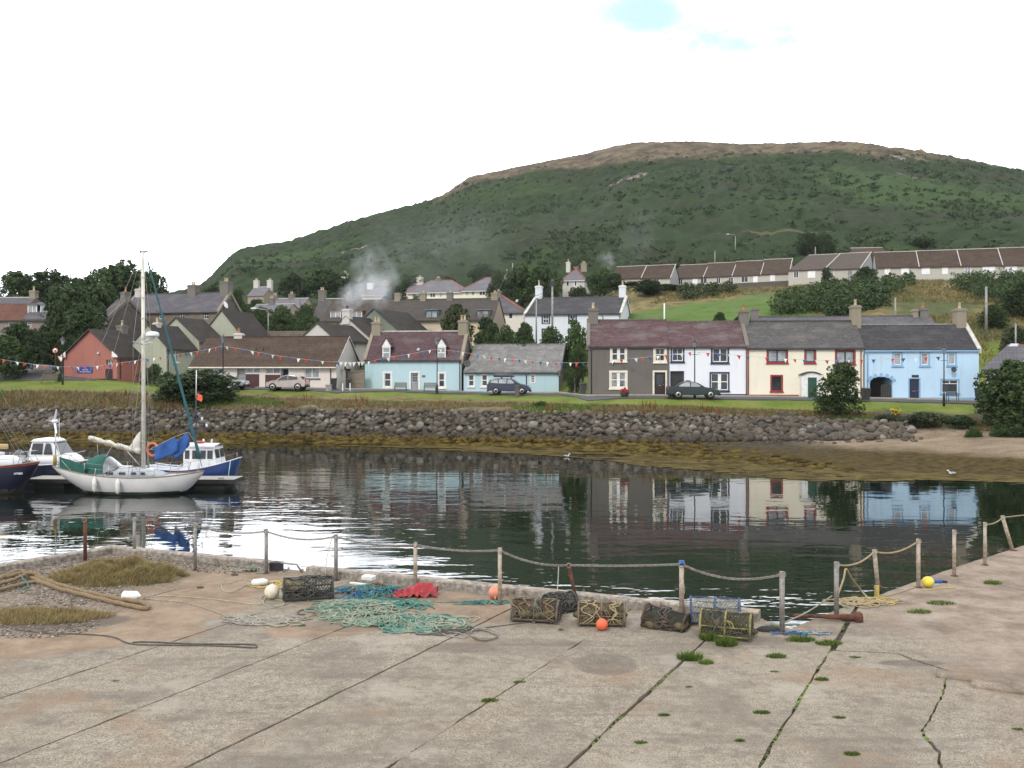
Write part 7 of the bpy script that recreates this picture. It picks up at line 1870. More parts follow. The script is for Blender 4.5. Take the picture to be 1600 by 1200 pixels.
tag(mb.build('quay_paving', cm), kind='structure')
mb = MB(); E = [Vector((p.x, p.y, 0)) for p in EDGE]; o = [(p.x, p.y, QZ - .055) for p in E] + [(30, YB, QZ - .055), (-30, YB, QZ - .055)]; n = len(o)
mb.add(o, [tuple(range(n))]); tag(mb.build('joint_earth', soil), kind='structure')
mb = MB()
for i in range(len(E) - 1):
 a, b = E[i], E[i + 1]; mb.quad((a.x, a.y, QZ - .36), (b.x, b.y, QZ - .36), (b.x, b.y, -3), (a.x, a.y, -3))
tag(mb.build('quay_wall', plain('quay_wall_concrete', (.2, .18, .155), (.1, .09, .075), .9, 1.5, 0, .5, 12)), 'grey concrete quay wall dropping to the water', 'quay wall')
kc = plain('kerb_concrete', (.30, .265, .225), (.19, .165, .135), .92, 4, 0, .6, 30)
def kerbtop():
 m, nt, b = new_mat('kerb'); N = NT(nt); b.inputs['Roughness'].default_value = .92
 P = N.coord('Position'); g = nt.nodes.new('ShaderNodeNewGeometry'); nx, ny, nz = N.xyz(g.outputs['Normal'])
 c = N.ramp(N.noise(P, 9, 6, .7), [(.34, (.1, .085, .07)), (.5, (.23, .2, .17)), (.66, (.36, .33, .29))])
 l = N.step(N.noise(N.mapping(P, (1, 1, 1), (3, 3, 3)), 3.2, 6, .7), .46, .6)
 c = N.mix(N.math('MULTIPLY', N.math('MULTIPLY', l, N.step(nz, .5, .9)), .75), c, N.ramp(N.noise(P, 5, 4), [(.35, (.33, .16, .06)), (.55, (.46, .40, .32)), (.7, (.5, .48, .44))]))
 N.link(c, b.inputs['Base Color']); N.link(N.bump(N.noise(P, 24, 5), .7, .02), b.inputs['Normal']); return m
km = kerbtop()
def kerb(label, pts, w_=.28, h=.17):
 mb = MB(); rr = []
 P = []
 for i in range(len(pts) - 1): P += jag(pts[i], pts[i + 1], 26, .012, 3, 0)[1 if i else 0:]
 for i, p in enumerate(P):
  d = (P[min(i + 1, len(P) - 1)] - P[max(i - 1, 0)]).normalized(); pe = Vector((d.y, -d.x, 0))       # towards the camera side
  j = .012 * noise.noise(p * 3); a, b = p - pe * .04, p + pe * (w_ - .04)
  rr.append([(a.x, a.y, QZ - .1), (a.x, a.y, QZ + h + j - .02), (a.x + pe.x * .03, a.y + pe.y * .03, QZ + h + j), (b.x - pe.x * .03, b.y - pe.y * .03, QZ + h + j), (b.x, b.y, QZ + h + j - .03), (b.x, b.y, QZ - .1)])
 mb.loft(rr, True, 0, False); return tag(mb.build('kerb', km), label, 'kerb', 'kerbs along the quay edge')
k0 = [q(-400, 962), q(0, 892), q(178, 862), q(434, 887.5)]; k1 = [q(488, 896), q(1188, 967)]
for p in k0 + k1: p.z = 0
kerb('low concrete kerb running round the left quay corner to the ladder gap', k0); kerb('long concrete kerb behind the creels and ropes', k1, .28, .18)
m = MB(); c = q(432, 892); m.box(-.14, .14, -.1, .1, -.05, .2); o = m.build('rubber_block', M['rubber'], None, c); tag(o, 'black square rubber block on the kerb end', 'fender block')
t = thing('ladder', 'galvanised ladder hoop in the gap between two kerbs', 'ladder', q(455, 893), R(-25)); m = MB(); m.tube([(-.22, -.1, 0), (-.22, -.1, .14), (-.2, -.1, .2), (.24, -.1, .2), (.28, -.1, .14), (.28, .15, -.1)], .022, 6); m.build('hoop', M['galv'], t)
for s_ in (-.2, .2): m = MB(); m.tube([(s_, .16, .05), (s_, .16, -1.6)], .025, 6); m.build('stile', M['galv'], t)
for k in range(5): m = MB(); m.tube([(-.2, .16, -.1 - k * .3), (.2, .16, -.1 - k * .3)], .018, 5); m.build('rung', M['galv'], t)
M['post_grey'] = plain('painted_post', (.27, .26, .24), (.17, .15, .13), .6, 14, .2, .3, 40); M['post_pale'] = plain('pale_post', (.42, .37, .3), (.27, .2, .14), .65, 12, .1, .3, 40); M['chain'] = plain('chain_steel', (.34, .32, .29), (.2, .17, .14), .5, 20, .4)
PT = {}
def qpost(px, base, top, w_px, mat, label, lean=0.0):
 b = q(px, base); D = b.y; h = (base - top) / F * D; r_ = w_px / F * D / 2; tp = Vector((lean / F * D, 0, h))
 t = thing('railing_post', label, 'post', b, 0, 'posts along the quay edge')
 m = MB(); m.tube([(0, 0, -.05), tp], r_, 10); m.build('post', M[mat], t)
 m = MB(); m.lathe([(r_ * 2.2, -.02), (r_ * 2.2, .012), (r_ * 1.2, .018)], 10); m.build('base_plate', M['rust'], t)
 m = MB(); e = tp * .955
 m.tube([e + Vector((r_ * 1.2 * math.cos(a), 0, r_ * 1.2 * math.sin(a) )) + Vector((0, -r_, 0)) for a in [i * math.pi / 4 for i in range(8)]], .008, 5, closed=True); m.build('eye', M['chain'], t)
 PT[px] = b + tp * .955; return t
for a in ((133, 876, 809, 5.5, 'rust', 'rusty post at the left quay corner'), (210, 868, 808, 5, 'post_grey', 'grey post behind the grass mound'), (305, 891, 817, 5, 'post_grey', 'grey post right of the grass mound'),
          (416, 896, 827, 5.5, 'post_grey', 'grey post beside the black rubber block'), (525, 907, 835, 6, 'post_grey', 'dark grey post behind the leftmost creel and rope heap'), (649, 919, 848, 6, 'post_pale', 'pale post rising from the red tarpaulin'),
          (781, 944, 856, 6.5, 'post_pale', 'pale post beside the pink orange buoy'), (1065, 962, 878, 7.5, 'post_pale', 'pale post with blue top behind the blue creel'),
          (1222, 989, 893, 8, 'post_grey', 'stout grey post at the inner quay corner'), (1307, 965, 878, 7.5, 'post_grey', 'grey post with rust band right of the corner'), (1435, 918, 842, 6, 'post_pale', 'pale post by the yellow buoy'),
          (1491, 900, 828, 5.5, 'post_pale', 'pale post with rusty foot on the right quay'), (1539, 883, 816, 5, 'post_pale', 'pale post with rusty top on the right quay')): qpost(*a)
qpost(1372, 917, 859, 6.5, 'post_pale', 'leaning pale post with rope coiled at its foot', -6); qpost(1583, 860, 806, 5.5, 'post_pale', 'leaning pale post furthest along the right quay', -17); qpost(903, 946, 880, 6, 'rust', 'leaning rusty post behind the brown creels', -15)
m = MB(); m.tube([(0, 0, -.03), (0, 0, .05)], .055, 10); o = m.build('blue_wrap', M['blue_canvas'], None, PT[1065] + Vector((0, 0, .02))); tag(o, 'blue tape wrapped on a post top', 'tape')
def chain(a, b, sag, label, links=True, mat='chain', r_=.011, name='chain', cat='chain', da=0, db=0):
 A, B = PT[a] + Vector((0, 0, da)), PT[b] + Vector((0, 0, db)); n = max(12, int((B - A).length / .05)); m = MB()
 P = [A.lerp(B, i / n) + Vector((0, 0, -sag * 4 * (i / n) * (1 - i / n))) for i in range(n + 1)]
 if links:
  for i in range(n):
   c = (P[i] + P[i + 1]) / 2; d = (P[i + 1] - P[i]); l = d.length * .72; d.normalize(); u = d.orthogonal().normalized();
   if i % 2: u = d.cross(u)
   m.tube([c + d * l * math.cos(a_) + u * .022 * math.sin(a_) for a_ in [k * math.pi / 3 for k in range(6)]], r_ * .8, 4, closed=True)
 else: m.tube(P, r_, 6)
 o = m.build(name, M[mat]); tag(o, label, cat, 'chains of the quay railing' if cat == 'chain' else None)
chain(305, 416, .10, 'chain between two grey posts left of the ladder gap'); chain(416, 525, .12, 'chain across the ladder gap'); chain(525, 649, .09, 'chain above the tangled rope heap'); chain(649, 781, .06, 'chain over the red tarpaulin')
chain(781, 903, .10, 'chain sagging to the leaning rusty post'); chain(903, 1065, .02, 'nearly straight chain above the brown creels'); chain(1065, 1222, .17, 'heavy chain above the blue and yellow creels')
M['rope_tan'] = plain('tan_rope', (.34, .27, .15), (.24, .19, .11), .9, 18); M['rope_yellow'] = plain('yellow_rope', (.48, .36, .1), (.38, .29, .1), .9, 18)
chain(1307, 1372, .12, 'slack rope between two posts of the right quay', False, 'rope_tan', .018, 'railing_rope', 'rope'); chain(1372, 1435, .12, 'drooping rope from the leaning post to the pale post', False, 'rope_tan', .018, 'railing_rope', 'rope'); chain(1539, 1583, .06, 'short rope between the furthest two posts', False, 'rope_tan', .015, 'railing_rope', 'rope')
PT[1900] = at(1690, 785, 27); chain(1583, 1900, .06, 'rope leaving the frame at the far right post', False, 'rope_tan', .015, 'railing_rope', 'rope')
def smooth(P, k=6):
 S = []; n = len(P)
 for i in range(n - 1):
  a, b, c, d = P[max(i - 1, 0)], P[i], P[i + 1], P[min(i + 2, n - 1)]
  for j in range(k):
   t = j / k; S.append(.5 * ((2 * b) + (c - a) * t + (2 * a - 5 * b + 4 * c - d) * t * t + (3 * b - a - 3 * c + d) * t ** 3))
 S.append(P[-1]); return S
def rope(label, pix, r_, mat, name='rope', cat='rope', z=None, n=6, group=None):
 P = []
 for p in pix:
  v = q(p[0], p[1]); v.z = QZ + (p[2] if len(p) > 2 else 0) + r_ * .95; P.append(v)
 m = MB(); S = smooth(P, 7)
 m.tube([p + Vector((0, 0, .15 * r_ * math.sin(i * 1.7))) for i, p in enumerate(S)], r_, n); return tag(m.build(name, M[mat] if isinstance(mat, str) else mat), label, cat, group)
def heap(name, label, px, py, rx, ry, h, n, mats, r_=.011, seed=1, loop=(.12, .35), cat='rope heap', parts=None):
 """a tangle: loops of line dropped over one another on a low mound; one part for each colour of line"""
 q_ = random.Random(seed); c = q(px, py); t = thing(name, label, cat, c)
 for mi, (mt, share) in enumerate(mats):
  m = MB()
  for k in range(int(n * share)):
   a0 = q_.random() * 6.28; d = q_.random() ** .6; cx, cy = d * rx * math.cos(a0), d * ry * math.sin(a0)
   R_ = q_.uniform(*loop); e = q_.uniform(.45, 1); rot = q_.random() * 6.28; P = []; tn = q_.uniform(.8, 2.1); ph = q_.random() * 6.28
   for i in range(int(11 * tn) + 2):
    a = ph + i / 11 * 6.28 * (1 if k % 2 else -1); rr = R_ * (1 + .18 * math.sin(2.3 * a + ph)) * (1 - .08 * i / 11)
    x, y = rr * math.cos(a), rr * e * math.sin(a); X, Y = cx + x * math.cos(rot) - y * math.sin(rot) + .04 * i * math.cos(rot) * .6, cy + x * math.sin(rot) + y * math.cos(rot)
    dd = min(1, (X / rx) ** 2 + (Y / ry) ** 2); P.append(Vector((X, Y, r_ + h * (1 - dd) * q_.uniform(.35, 1.0) + .012 * q_.random())))
   m.tube(smooth(P, 4), r_ * q_.uniform(.85, 1.15), 5)
  m.build('line', mt if not isinstance(mt, str) else M[mt], t)
 return t
M['rope_sea'] = plain('sea_green_rope', (.10, .17, .125), (.2, .25, .185), .9, 6); M['rope_teal'] = plain('teal_rope', (.02, .13, .115), (.05, .2, .175), .9, 8)
M['rope_pale'] = plain('pale_rope', (.36, .34, .25), (.25, .25, .18), .9, 8); M['rope_blue'] = plain('blue_twine', (.02, .1, .25), (.03, .16, .31), .9, 8); M['rope_grey'] = plain('grey_rope', (.3, .27, .23), (.2, .18, .155), .9, 12); M['rope_dark'] = plain('dark_rope', (.06, .055, .05), (.1, .09, .08), .9, 12)
M['rope_brown'] = plain('brown_hawser', (.25, .175, .095), (.17, .12, .07), .95, 22, 0, .8, 60)
heap('rope_heap', 'rounded heap of sea green rope nearest the camera', 640, 974, .9, .52, .13, 95, (('rope_sea', .6), ('rope_pale', .22), ('rope_teal', .18)), .0115, 2, (.12, .3))
heap('rope_heap', 'long loose tangle of pale green rope left of the rounded heap', 560, 952, .85, .7, .1, 95, (('rope_sea', .56), ('rope_pale', .26), ('rope_teal', .12), ('rope_dark', .06)), .011, 3, (.12, .3))
heap('rope_heap', 'teal and blue twine tangle behind the pale green rope', 580, 927, .75, .6, .16, 60, (('rope_teal', .4), ('rope_blue', .2), ('rope_sea', .25), ('rope_dark', .15)), .010, 4, (.08, .24))
heap('rope_heap', 'small teal coil below the red tarpaulin', 638, 946, .45, .32, .07, 26, (('rope_teal', .6), ('rope_sea', .4)), .011, 5, (.09, .2))
heap('rope_heap', 'flat grey rope tangle lying in front of the white round buoy', 410, 971, .68, .26, .04, 24, (('rope_grey', .7), ('rope_pale', .3)), .011, 6, (.12, .36))
heap('rope_heap', 'thin teal twine beside the pale post foot', 755, 943, .45, .12, .05, 20, (('rope_teal', .8), ('rope_sea', .2)), .009, 7, (.05, .14))
heap('rope_heap', 'coil of yellow rope at the leaning post foot', 1358, 941, .42, .25, .08, 22, (('rope_tan', .8), ('rope_yellow', .2)), .011, 8, (.1, .3))
heap('rope_heap', 'small blue twine scrap at the stout corner post', 1243, 991, .22, .08, .04, 12, (('rope_blue', .7), ('rope_pale', .3)), .009, 9, (.04, .1))
heap('rope_heap', 'yellow rope scraps behind the round white buoy', 440, 914, .4, .3, .07, 18, (('rope_yellow', .8), ('rope_pale', .2)), .011, 10, (.08, .2))
heap('rope_heap', 'grey blue net bundle lying by the kerb end', 396, 893, .32, .18, .1, 30, (('rope_grey', .6), ('rope_sea', .4)), .01, 11, (.05, .12))
heap('rope_heap', 'dark thin line coiled loose by a joint', 715, 990, .7, .3, .02, 8, (('rope_dark', .7), ('rope_grey', .3)), .009, 12, (.2, .45))
rope('thick brown hawser doubled back on itself across the gravel', [(-30, 925, .05), (0, 912, .08), (30, 898, .05), (48, 905), (90, 922), (140, 935), (190, 947), (225, 954), (232, 951), (222, 945), (180, 938), (130, 927), (90, 916), (62, 906), (40, 902, .06), (0, 910, .05), (-40, 912)], .045, 'rope_brown', 'hawser', 'rope', n=8)
rope('second brown hawser end on the gravel', [(-40, 920), (0, 918, .05), (22, 912, .05), (46, 905, .09), (66, 905), (82, 911), (78, 915), (55, 912), (20, 921, .03), (-20, 930)], .042, 'rope_brown', 'hawser', 'rope', n=8)
rope('teal rope lashing on the brown hawser', [(30, 906, .1), (36, 912, .1), (44, 918, .04), (38, 921), (30, 922)], .014, 'rope_teal')
rope('dark cable running over the sand to a doubled loop', [(20, 984), (70, 990), (130, 992), (175, 996), (205, 1007), (260, 1009), (340, 1010), (395, 1013), (401, 1011), (390, 1008), (300, 1007), (230, 1004), (207, 1005)], .013, 'rope_dark', 'cable')
rope('white line from the plastic bottle past the buoy', [(225, 935), (260, 932), (310, 935), (350, 939), (395, 945), (412, 943), (406, 936), (416, 930)], .011, 'rope_pale'); rope('grey line from the plastic bottle to the grey tangle', [(225, 936), (250, 939), (290, 943), (340, 958), (372, 975), (392, 972)], .011, 'rope_grey'); rope('short grey line end with a dark knot', [(226, 934), (250, 928), (275, 921), (290, 920)], .011, 'rope_grey')
rope('white line looped from the long white float', [(385, 914), (365, 925), (350, 924), (346, 914), (356, 912), (380, 906), (395, 909)], .011, 'rope_pale'); rope('pale line trailing below the round white buoy', [(418, 932), (412, 945), (440, 948), (442, 940), (425, 936)], .011, 'rope_pale')
rope('thin dark line stretched towards the middle creel', [(640, 990), (700, 988), (760, 981), (830, 972)], .008, 'rope_dark'); rope('brown line lying along the kerb to the right quay', [(1365, 936), (1390, 931), (1420, 922), (1435, 917)], .011, 'rope_tan'); rope('short dark line end on the right quay', [(1372, 939), (1384, 944), (1400, 941), (1410, 940)], .011, 'rope_dark')
def hang(label, pts, r_, mat):
 m = MB(); m.tube(smooth([at(*p) for p in pts], 6), r_, 5); tag(m.build('rope', M[mat]), label, 'rope')
hang('tan rope hanging in a vee from the railing rope', [(1309, 930, 18.4), (1318, 905, 18.9), (1322, 889, 19.1), (1332, 905, 19.3), (1345, 922, 19.6), (1358, 936, 19.3)], .02, 'rope_tan')
hang('grey rope from the corner post up to the rusty banded post', [(1200, 984, 17.2), (1222, 974, 17.1), (1260, 957, 17.5), (1300, 931, 17.8)], .014, 'rope_grey'); hang('pale cord hanging beside the leaning rusty post', [(873, 884, 19.9), (871, 920, 19.5), (866, 950, 18.9), (856, 968, 18.0)], .011, 'rope_pale'); hang('twisted white line hanging by the ladder gap', [(520, 836, 21.2), (511, 870, 21.2), (508, 898, 21.2)], .009, 'rope_white')
hang('thin cord hanging from the blue topped post', [(1061, 884, 18.3), (1064, 905, 18.3), (1070, 918, 18.4), (1066, 940, 18.3)], .006, 'rope_pale')
m = MB()
for k in range(9): a = k / 9 * 6.28; m.tube(smooth([at(1370 + 3 * math.cos(a + i * .8), 915 + i * 3.2, 19.4 - .05 * math.sin(a + i)) for i in range(8)], 3), .013, 5)
tag(m.build('rope_wrap', M['rope_yellow']), 'yellow rope wrapped round the leaning post', 'rope')
def creel(label, px, py, L_, W_, H_, rz, frame, net, tilt=(0, 0), wraps=3, floor='timber', seed=0, junk=0):
 """a lobster pot: slatted base, three hoops, stringers, a skin of knotted netting, eyes"""
 q_ = random.Random(seed); c = q(px, py); t = thing('lobster_creel', label, 'lobster creel', c + Vector((0, 0, .01)), rz, 'lobster creels on the quay'); t.rotation_euler = (tilt[0], tilt[1], rz)
 m = MB()
 for k in range(5): y = -W_ / 2 + W_ * (k + .1) / 5; m.box(-L_ / 2, L_ / 2, y, y + W_ * .11, .02, .045)
 for x in (-L_ / 2, -.02, L_ / 2 - .05): m.box(x, x + .05, -W_ / 2, W_ / 2, 0, .02)
 m.build('base', M[floor], t)
 def arc(x, k=1.0, n=12): return [(x, -W_ / 2 * math.cos(math.pi * i / n) * k, .04 + H_ * (math.sin(math.pi * i / n) ** .85) * k) for i in range(n + 1)]
 for x in (-L_ / 2 + .02, 0, L_ / 2 - .02): m = MB(); m.tube(arc(x), .019, 7); m.build('hoop', frame, t)
 m = MB()
 for a in (.12, .5, .88): y, z = -W_ / 2 * math.cos(math.pi * a), .04 + H_ * math.sin(math.pi * a) ** .85; m.tube([(-L_ / 2, y, z), (0, y, z - .01), (L_ / 2, y, z)], .013, 5)
 for s_ in (-1, 1): m.tube([(-L_ / 2, s_ * W_ / 2, .05), (L_ / 2, s_ * W_ / 2, .05)], .016, 5)
 m.build('stringers', frame, t)
 m = MB(); nx, na = 17, 11                            # diamond netting over the hoops and across both ends
 def S(u, v):
  a = max(0, min(1, v)); x = -L_ / 2 + L_ * u; sag = 1 - .09 * abs(math.sin(math.pi * 2 * u)) * math.sin(math.pi * a)
  return Vector((x, -W_ / 2 * math.cos(math.pi * a) * sag, .04 + H_ * math.sin(math.pi * a) ** .85 * sag))
 for i in range(-na, nx + 1):
  for s_ in (1, -1):
   P = []
   for k in range(na + 1):
    u = (i + k * 1.0) / nx if s_ > 0 else 1 - (i + k) / nx
    if -.001 <= u <= 1.001: P.append(S(u, k / na) + Vector((q_.gauss(0, .004), q_.gauss(0, .004), q_.gauss(0, .004))))
   if len(P) > 1: m.tube(P, .0062, 3, caps=False)
 for x in (-L_ / 2 + .01, L_ / 2 - .01):
  for k in range(1, 9):
   y = -W_ / 2 + W_ * k / 9; zt = .04 + H_ * max(0, math.sin(math.acos(max(-1, min(1, -y * 2 / W_))))) ** .85; m.tube([(x, y, .04), (x, y + q_.gauss(0, .01), zt)], .0048, 3, caps=False)
  for k in range(1, 6):
   z = .04 + H_ * k / 6; wz = W_ / 2 * math.sqrt(max(0, 1 - (k / 6) ** 3.0)); m.tube([(x, -wz, z), (x, wz, z + q_.gauss(0, .01))], .0048, 3, caps=False)
 m.build('netting', net, t)
 m = MB(); x = L_ * .05; m.tube([(x + .05 * math.sin(a), -W_ / 2 + .02 + .12 * (.5 - .5 * math.cos(a * .5)), .04 + H_ * .4 + .1 * math.cos(a)) for a in [i * .5 for i in range(14)]], .012, 5); m.tube([(x + .1 * math.cos(a), -W_ * .44, .04 + H_ * .45 + .1 * math.sin(a)) for a in [i * math.pi / 6 for i in range(12)]], .011, 5, closed=True); m.build('entrance_ring', frame, t)
 if wraps:
  m = MB()
  for k in range(wraps):
   x = -L_ * .35 + L_ * .7 * q_.random(); P = [Vector((x + q_.gauss(0, .08), p[1] * 1.05, p[2] + .015)) for p in arc(x, 1.02)]; m.tube(smooth(P, 2), .011, 5)
  for k in range(wraps * 2):
   a0 = q_.random() * 6.28; cx, cy = q_.uniform(-L_ / 2.4, L_ / 2.4), q_.uniform(-W_ / 3, W_ / 3); r_ = q_.uniform(.06, .16)
   m.tube([(cx + r_ * math.cos(a) * 1.3, cy + r_ * math.sin(a) * .8, .07 + .05 * math.sin(3 * a) + H_ * .25 * q_.random()) for a in [a0 + i * .5 for i in range(15)]], .010, 5)
  m.build('rope', M['rope_tan' if seed == 4 else 'rope_dark' if seed % 2 else 'rope_brown'], t)
 if junk:
  m = MB();
  for k in range(junk): m.ball((q_.uniform(-L_ / 2.2, L_ / 2.2), q_.uniform(-W_ / 2.4, W_ / 2.4), .06 + H_ * .5 * q_.random()), q_.uniform(.04, .1), 7, 5, (q_.uniform(.8, 2.2), 1.2, q_.uniform(.5, 1)))
  m.build('dried_weed', plain('dried_weed', (.05, .04, .022), (.11, .085, .045), .95, 12, 0, .7, 30), t)
 return t
fr_black = plain('black_hose_frame', (.02, .022, .022), (.05, .052, .045), .7, 10); net_black = plain('dark_netting', (.02, .026, .024), (.05, .06, .05), .9, 10); net_olive = plain('olive_netting', (.045, .05, .026), (.085, .085, .045), .9, 12); net_tan = plain('tan_netting', (.15, .115, .065), (.09, .07, .04), .9, 12); fr_blue = plain('blue_hose_frame', (.025, .05, .12), (.06, .1, .2), .7, 9); net_yel = plain('yellow_twine', (.42, .36, .1), (.3, .26, .09), .9, 12)
net_brown = plain('brown_netting', (.08, .055, .035), (.14, .095, .06), .9, 12)
creel('dark creel with green netting beside the white round buoy', 482, 935, 1.0, .52, .38, R(12), fr_black, net_black, (0, 0), 3, 'timber', 1, 14)
creel('weed filled creel with pale hoops between buoy and brown creel', 838, 969, .88, .46, .33, R(-14), plain('pale_hose_frame', (.11, .115, .095), (.06, .06, .05), .7, 8), net_brown, (0, 0), 4, 'timber', 2, 36)
creel('small dark creel squeezed behind the weed filled creel', 874, 955, .6, .42, .3, R(30), fr_black, net_black, (0, 0), 3, 'timber', 3, 20)
creel('tan netted creel with coiled ropes above the orange buoy', 940, 975, .86, .46, .34, R(-6), plain('tan_frame', (.16, .12, .07), (.09, .07, .045), .8, 8), net_tan, (0, 0), 6, 'timber', 4, 16)
creel('collapsed dark rusty creel left of the blue creel', 1040, 980, .78, .46, .3, R(-28), plain('rusty_frame', (.09, .045, .03), (.04, .03, .025), .85, 8), net_black, (R(12), R(8)), 3, 'rust', 5, 34)
creel('creel with blue hoops behind the yellow netted creel', 1117, 974, .9, .46, .42, R(-10), fr_blue, plain('pale_netting', (.3, .3, .26), (.2, .2, .17), .9, 10), (0, 0), 0, 'timber', 6, 0)
creel('yellow trimmed creel standing in tufts of grass', 1135, 994, .88, .5, .38, R(-20), plain('yellow_hose', (.27, .23, .085), (.09, .09, .05), .9, 7), net_olive, (0, 0), 2, 'timber', 7, 18)
def buoy(name, label, px, base, d_px, mat, cat='buoy', knob=True):
 b = q(px, base); r_ = d_px / F * b.y / 2; t = thing(name, label, cat, b, rnd.random() * 6); m = MB(); m.ball((0, 0, r_), r_, 20, 14); m.build('float', mat, t)
 m = MB(); m.tube([(r_ * .75, 0, r_ * .55), (r_ * 1.12, 0, r_ * .35)], r_ * .17, 8); m.tube([(r_ * 1.13 + .03 * math.cos(a), .0, r_ * .33 + .03 * math.sin(a)) for a in [i * .8 for i in range(8)]], .012, 5, closed=True); m.build('eye', mat, t)
bw = plain('white_buoy', (.68, .62, .5), (.56, .5, .39), .55, 9); bo = plain('orange_buoy', (.74, .115, .035), (.5, .12, .06), .55, 9); bp = plain('faded_pink_buoy', (.66, .24, .15), (.5, .2, .14), .6, 8)
buoy('buoy', 'round cream white buoy between white float and creel', 425, 936, 23, bw); buoy('buoy', 'faded pink orange buoy behind a pale post', 773, 936, 20, bp); buoy('buoy', 'bright orange buoy in front of the tan netted creel', 940.5, 985, 18.5, bo)
b = q(1450, 918); t = thing('marker_buoy', 'yellow buoy with a blue handle lying on the right quay', 'buoy', b, R(20)); m = MB(); m.ball((0, 0, .12), .115, 16, 10, (1.15, 1, 1)); m.build('float', plain('yellow_buoy', (.72, .56, .06), (.6, .46, .06), .5, 8), t); m = MB(); m.tube([(.1, 0, .12), (.36, 0, .1)], .04, 8); m.build('handle', M['blue_canvas'], t); m = MB(); m.tube([(.36, 0, .1), (.5, 0, .08)], .03, 7); m.build('grip', M['rubber'], t)
m = MB(); m.tube(smooth([Vector((-.3, -.15, .01)), Vector((-.1, -.22, .012)), Vector((.15, -.17, .01)), Vector((.4, -.24, .012)), Vector((.55, -.2, .01))], 5), .012, 5); m.build('line', M['rope_yellow'], t)
M['plastic'] = plain('white_plastic', (.72, .72, .70), (.6, .6, .57), .5, 8)
b = q(205, 939); t = thing('plastic_bottle_float', 'ribbed white plastic bottle lying on the sand', 'float', b, R(-8)); m = MB(); T = Matrix.Translation((-.17, 0, .1)) @ Matrix.Rotation(R(90), 4, 'Y')
m.lathe([(.01, 0), (.08, .0), (.1, .02)] + [(.1 - .012 * (k % 2), .04 + .022 * k) for k in range(10)] + [(.1, .27), (.07, .32), (.03, .34), (.03, .38), (.005, .38)], 14, M=T); m.build('bottle', M['plastic'], t); m = MB(); m.tube([(.2, 0, .1), (.26, .02, .13), (.29, .03, .1), (.25, .0, .06)], .014, 5); m.build('rope_tie', M['rope_pale'], t)
b = q(405, 916); t = thing('plastic_float', 'long white plastic float left of the round buoy', 'float', b, R(14)); m = MB(); m.tube([(-.16, 0, .07), (-.12, 0, .08), (.1, 0, .085), (.17, 0, .075)], [.03, .075, .08, .05], 12); m.build('float', M['plastic'], t); m = MB(); m.tube([(-.16, 0, .07), (-.22, .0, .05), (-.26, .02, .02)], .016, 5); m.build('rope_tie', M['rope_pale'], t)
b = q(583, 920); t = thing('plastic_crate_piece', 'broken white plastic board lying on the teal twine', 'board', b + Vector((-.1, 0, .2)), R(-24)); m = MB(); m.prism([(-.13, -.07, 0), (.14, -.09, 0), (.15, .06, .01), (-.1, .08, .02)], (0, 0, .07)); m.build('block', M['plastic'], t)
m = MB(); m.box(-.45, .5, -.03, .03, -.13, -.1); m.build('plank', M['plastic'], t)
b = q(655, 931); t = thing('tarpaulin', 'crumpled red plastic sheet at the foot of a pale post', 'tarpaulin', b); m = MB(); rr = []
for i in range(22):
 row_ = []
 for k in range(16):
  u, v = i / 21, k / 15; x, y = -.62 + 1.0 * u, -.2 + .42 * v; dd = ((u - .62) / .5) ** 2 + ((v - .5) / .55) ** 2
  z = max(.004, .2 * (1 - dd) * (1 if u > .35 else .3)) + .09 * noise.noise(Vector((x * 11, y * 11, 2))) + .13 * abs(noise.noise(Vector((x * 6, y * 6, 6))))
  row_.append((x + .04 * noise.noise(Vector((x * 6, y * 6, 9))), y + .05 * noise.noise(Vector((x * 6, y * 6, 4))), max(.004, z)))
 rr.append(row_)
m.loft(rr, False, 0, False); m.build('sheet', plain('red_tarpaulin', (.36, .016, .022), (.22, .01, .016), .45, 5), t)
heap('brown_net', 'bundle of brown netting beside the red plastic sheet', 590, 926, .28, .2, .2, 40, ((net_brown, 1),), .012, 21, (.05, .13), 'net')
m = MB(); b = q(1305, 970); T = Matrix.Translation(Vector((0, 0, .07))) @ Matrix.Rotation(R(-8), 4, 'Z') @ Matrix.Rotation(R(90), 4, 'Y')
t = thing('iron_bar', 'rusty iron shaft with thick head lying on the quay', 'iron bar', b); m.lathe([(.02, -.75), (.035, -.7), (.035, -.2), (.045, -.15), (.05, .1), (.065, .12), (.065, .32), (.07, .33)], 10, M=T); m.build('shaft', M['rust'], t); m = MB(); m.lathe([(.06, .331), (.11, .35), (.115, .44), (.08, .48), (.02, .49)], 12, M=T); m.build('head', M['rust'], t)
for px, py, s_, lb in ((1200, 985, .28, 'dark rubber scrap by the yellow trimmed creel'), (1000, 1006, .0, ''), (313, 919, .1, 'small dark knot of weed on the sand'), (366, 899, .1, 'dark weed clump near the kerb end'), (876, 985, .06, 'flat dark stone in front of the creels')):
 if not s_: continue
 V_, F_ = shapes[int(px) % 9]; o = npmesh('scrap', V_ * np.array([s_ * 1.9, s_ * .9, s_ * .5]), F_, M['rubber'] if s_ > .2 else soil, None, True); o.location = q(px, py) + Vector((0, 0, .02)); tag(o, lb, 'debris', 'scraps on the quay')
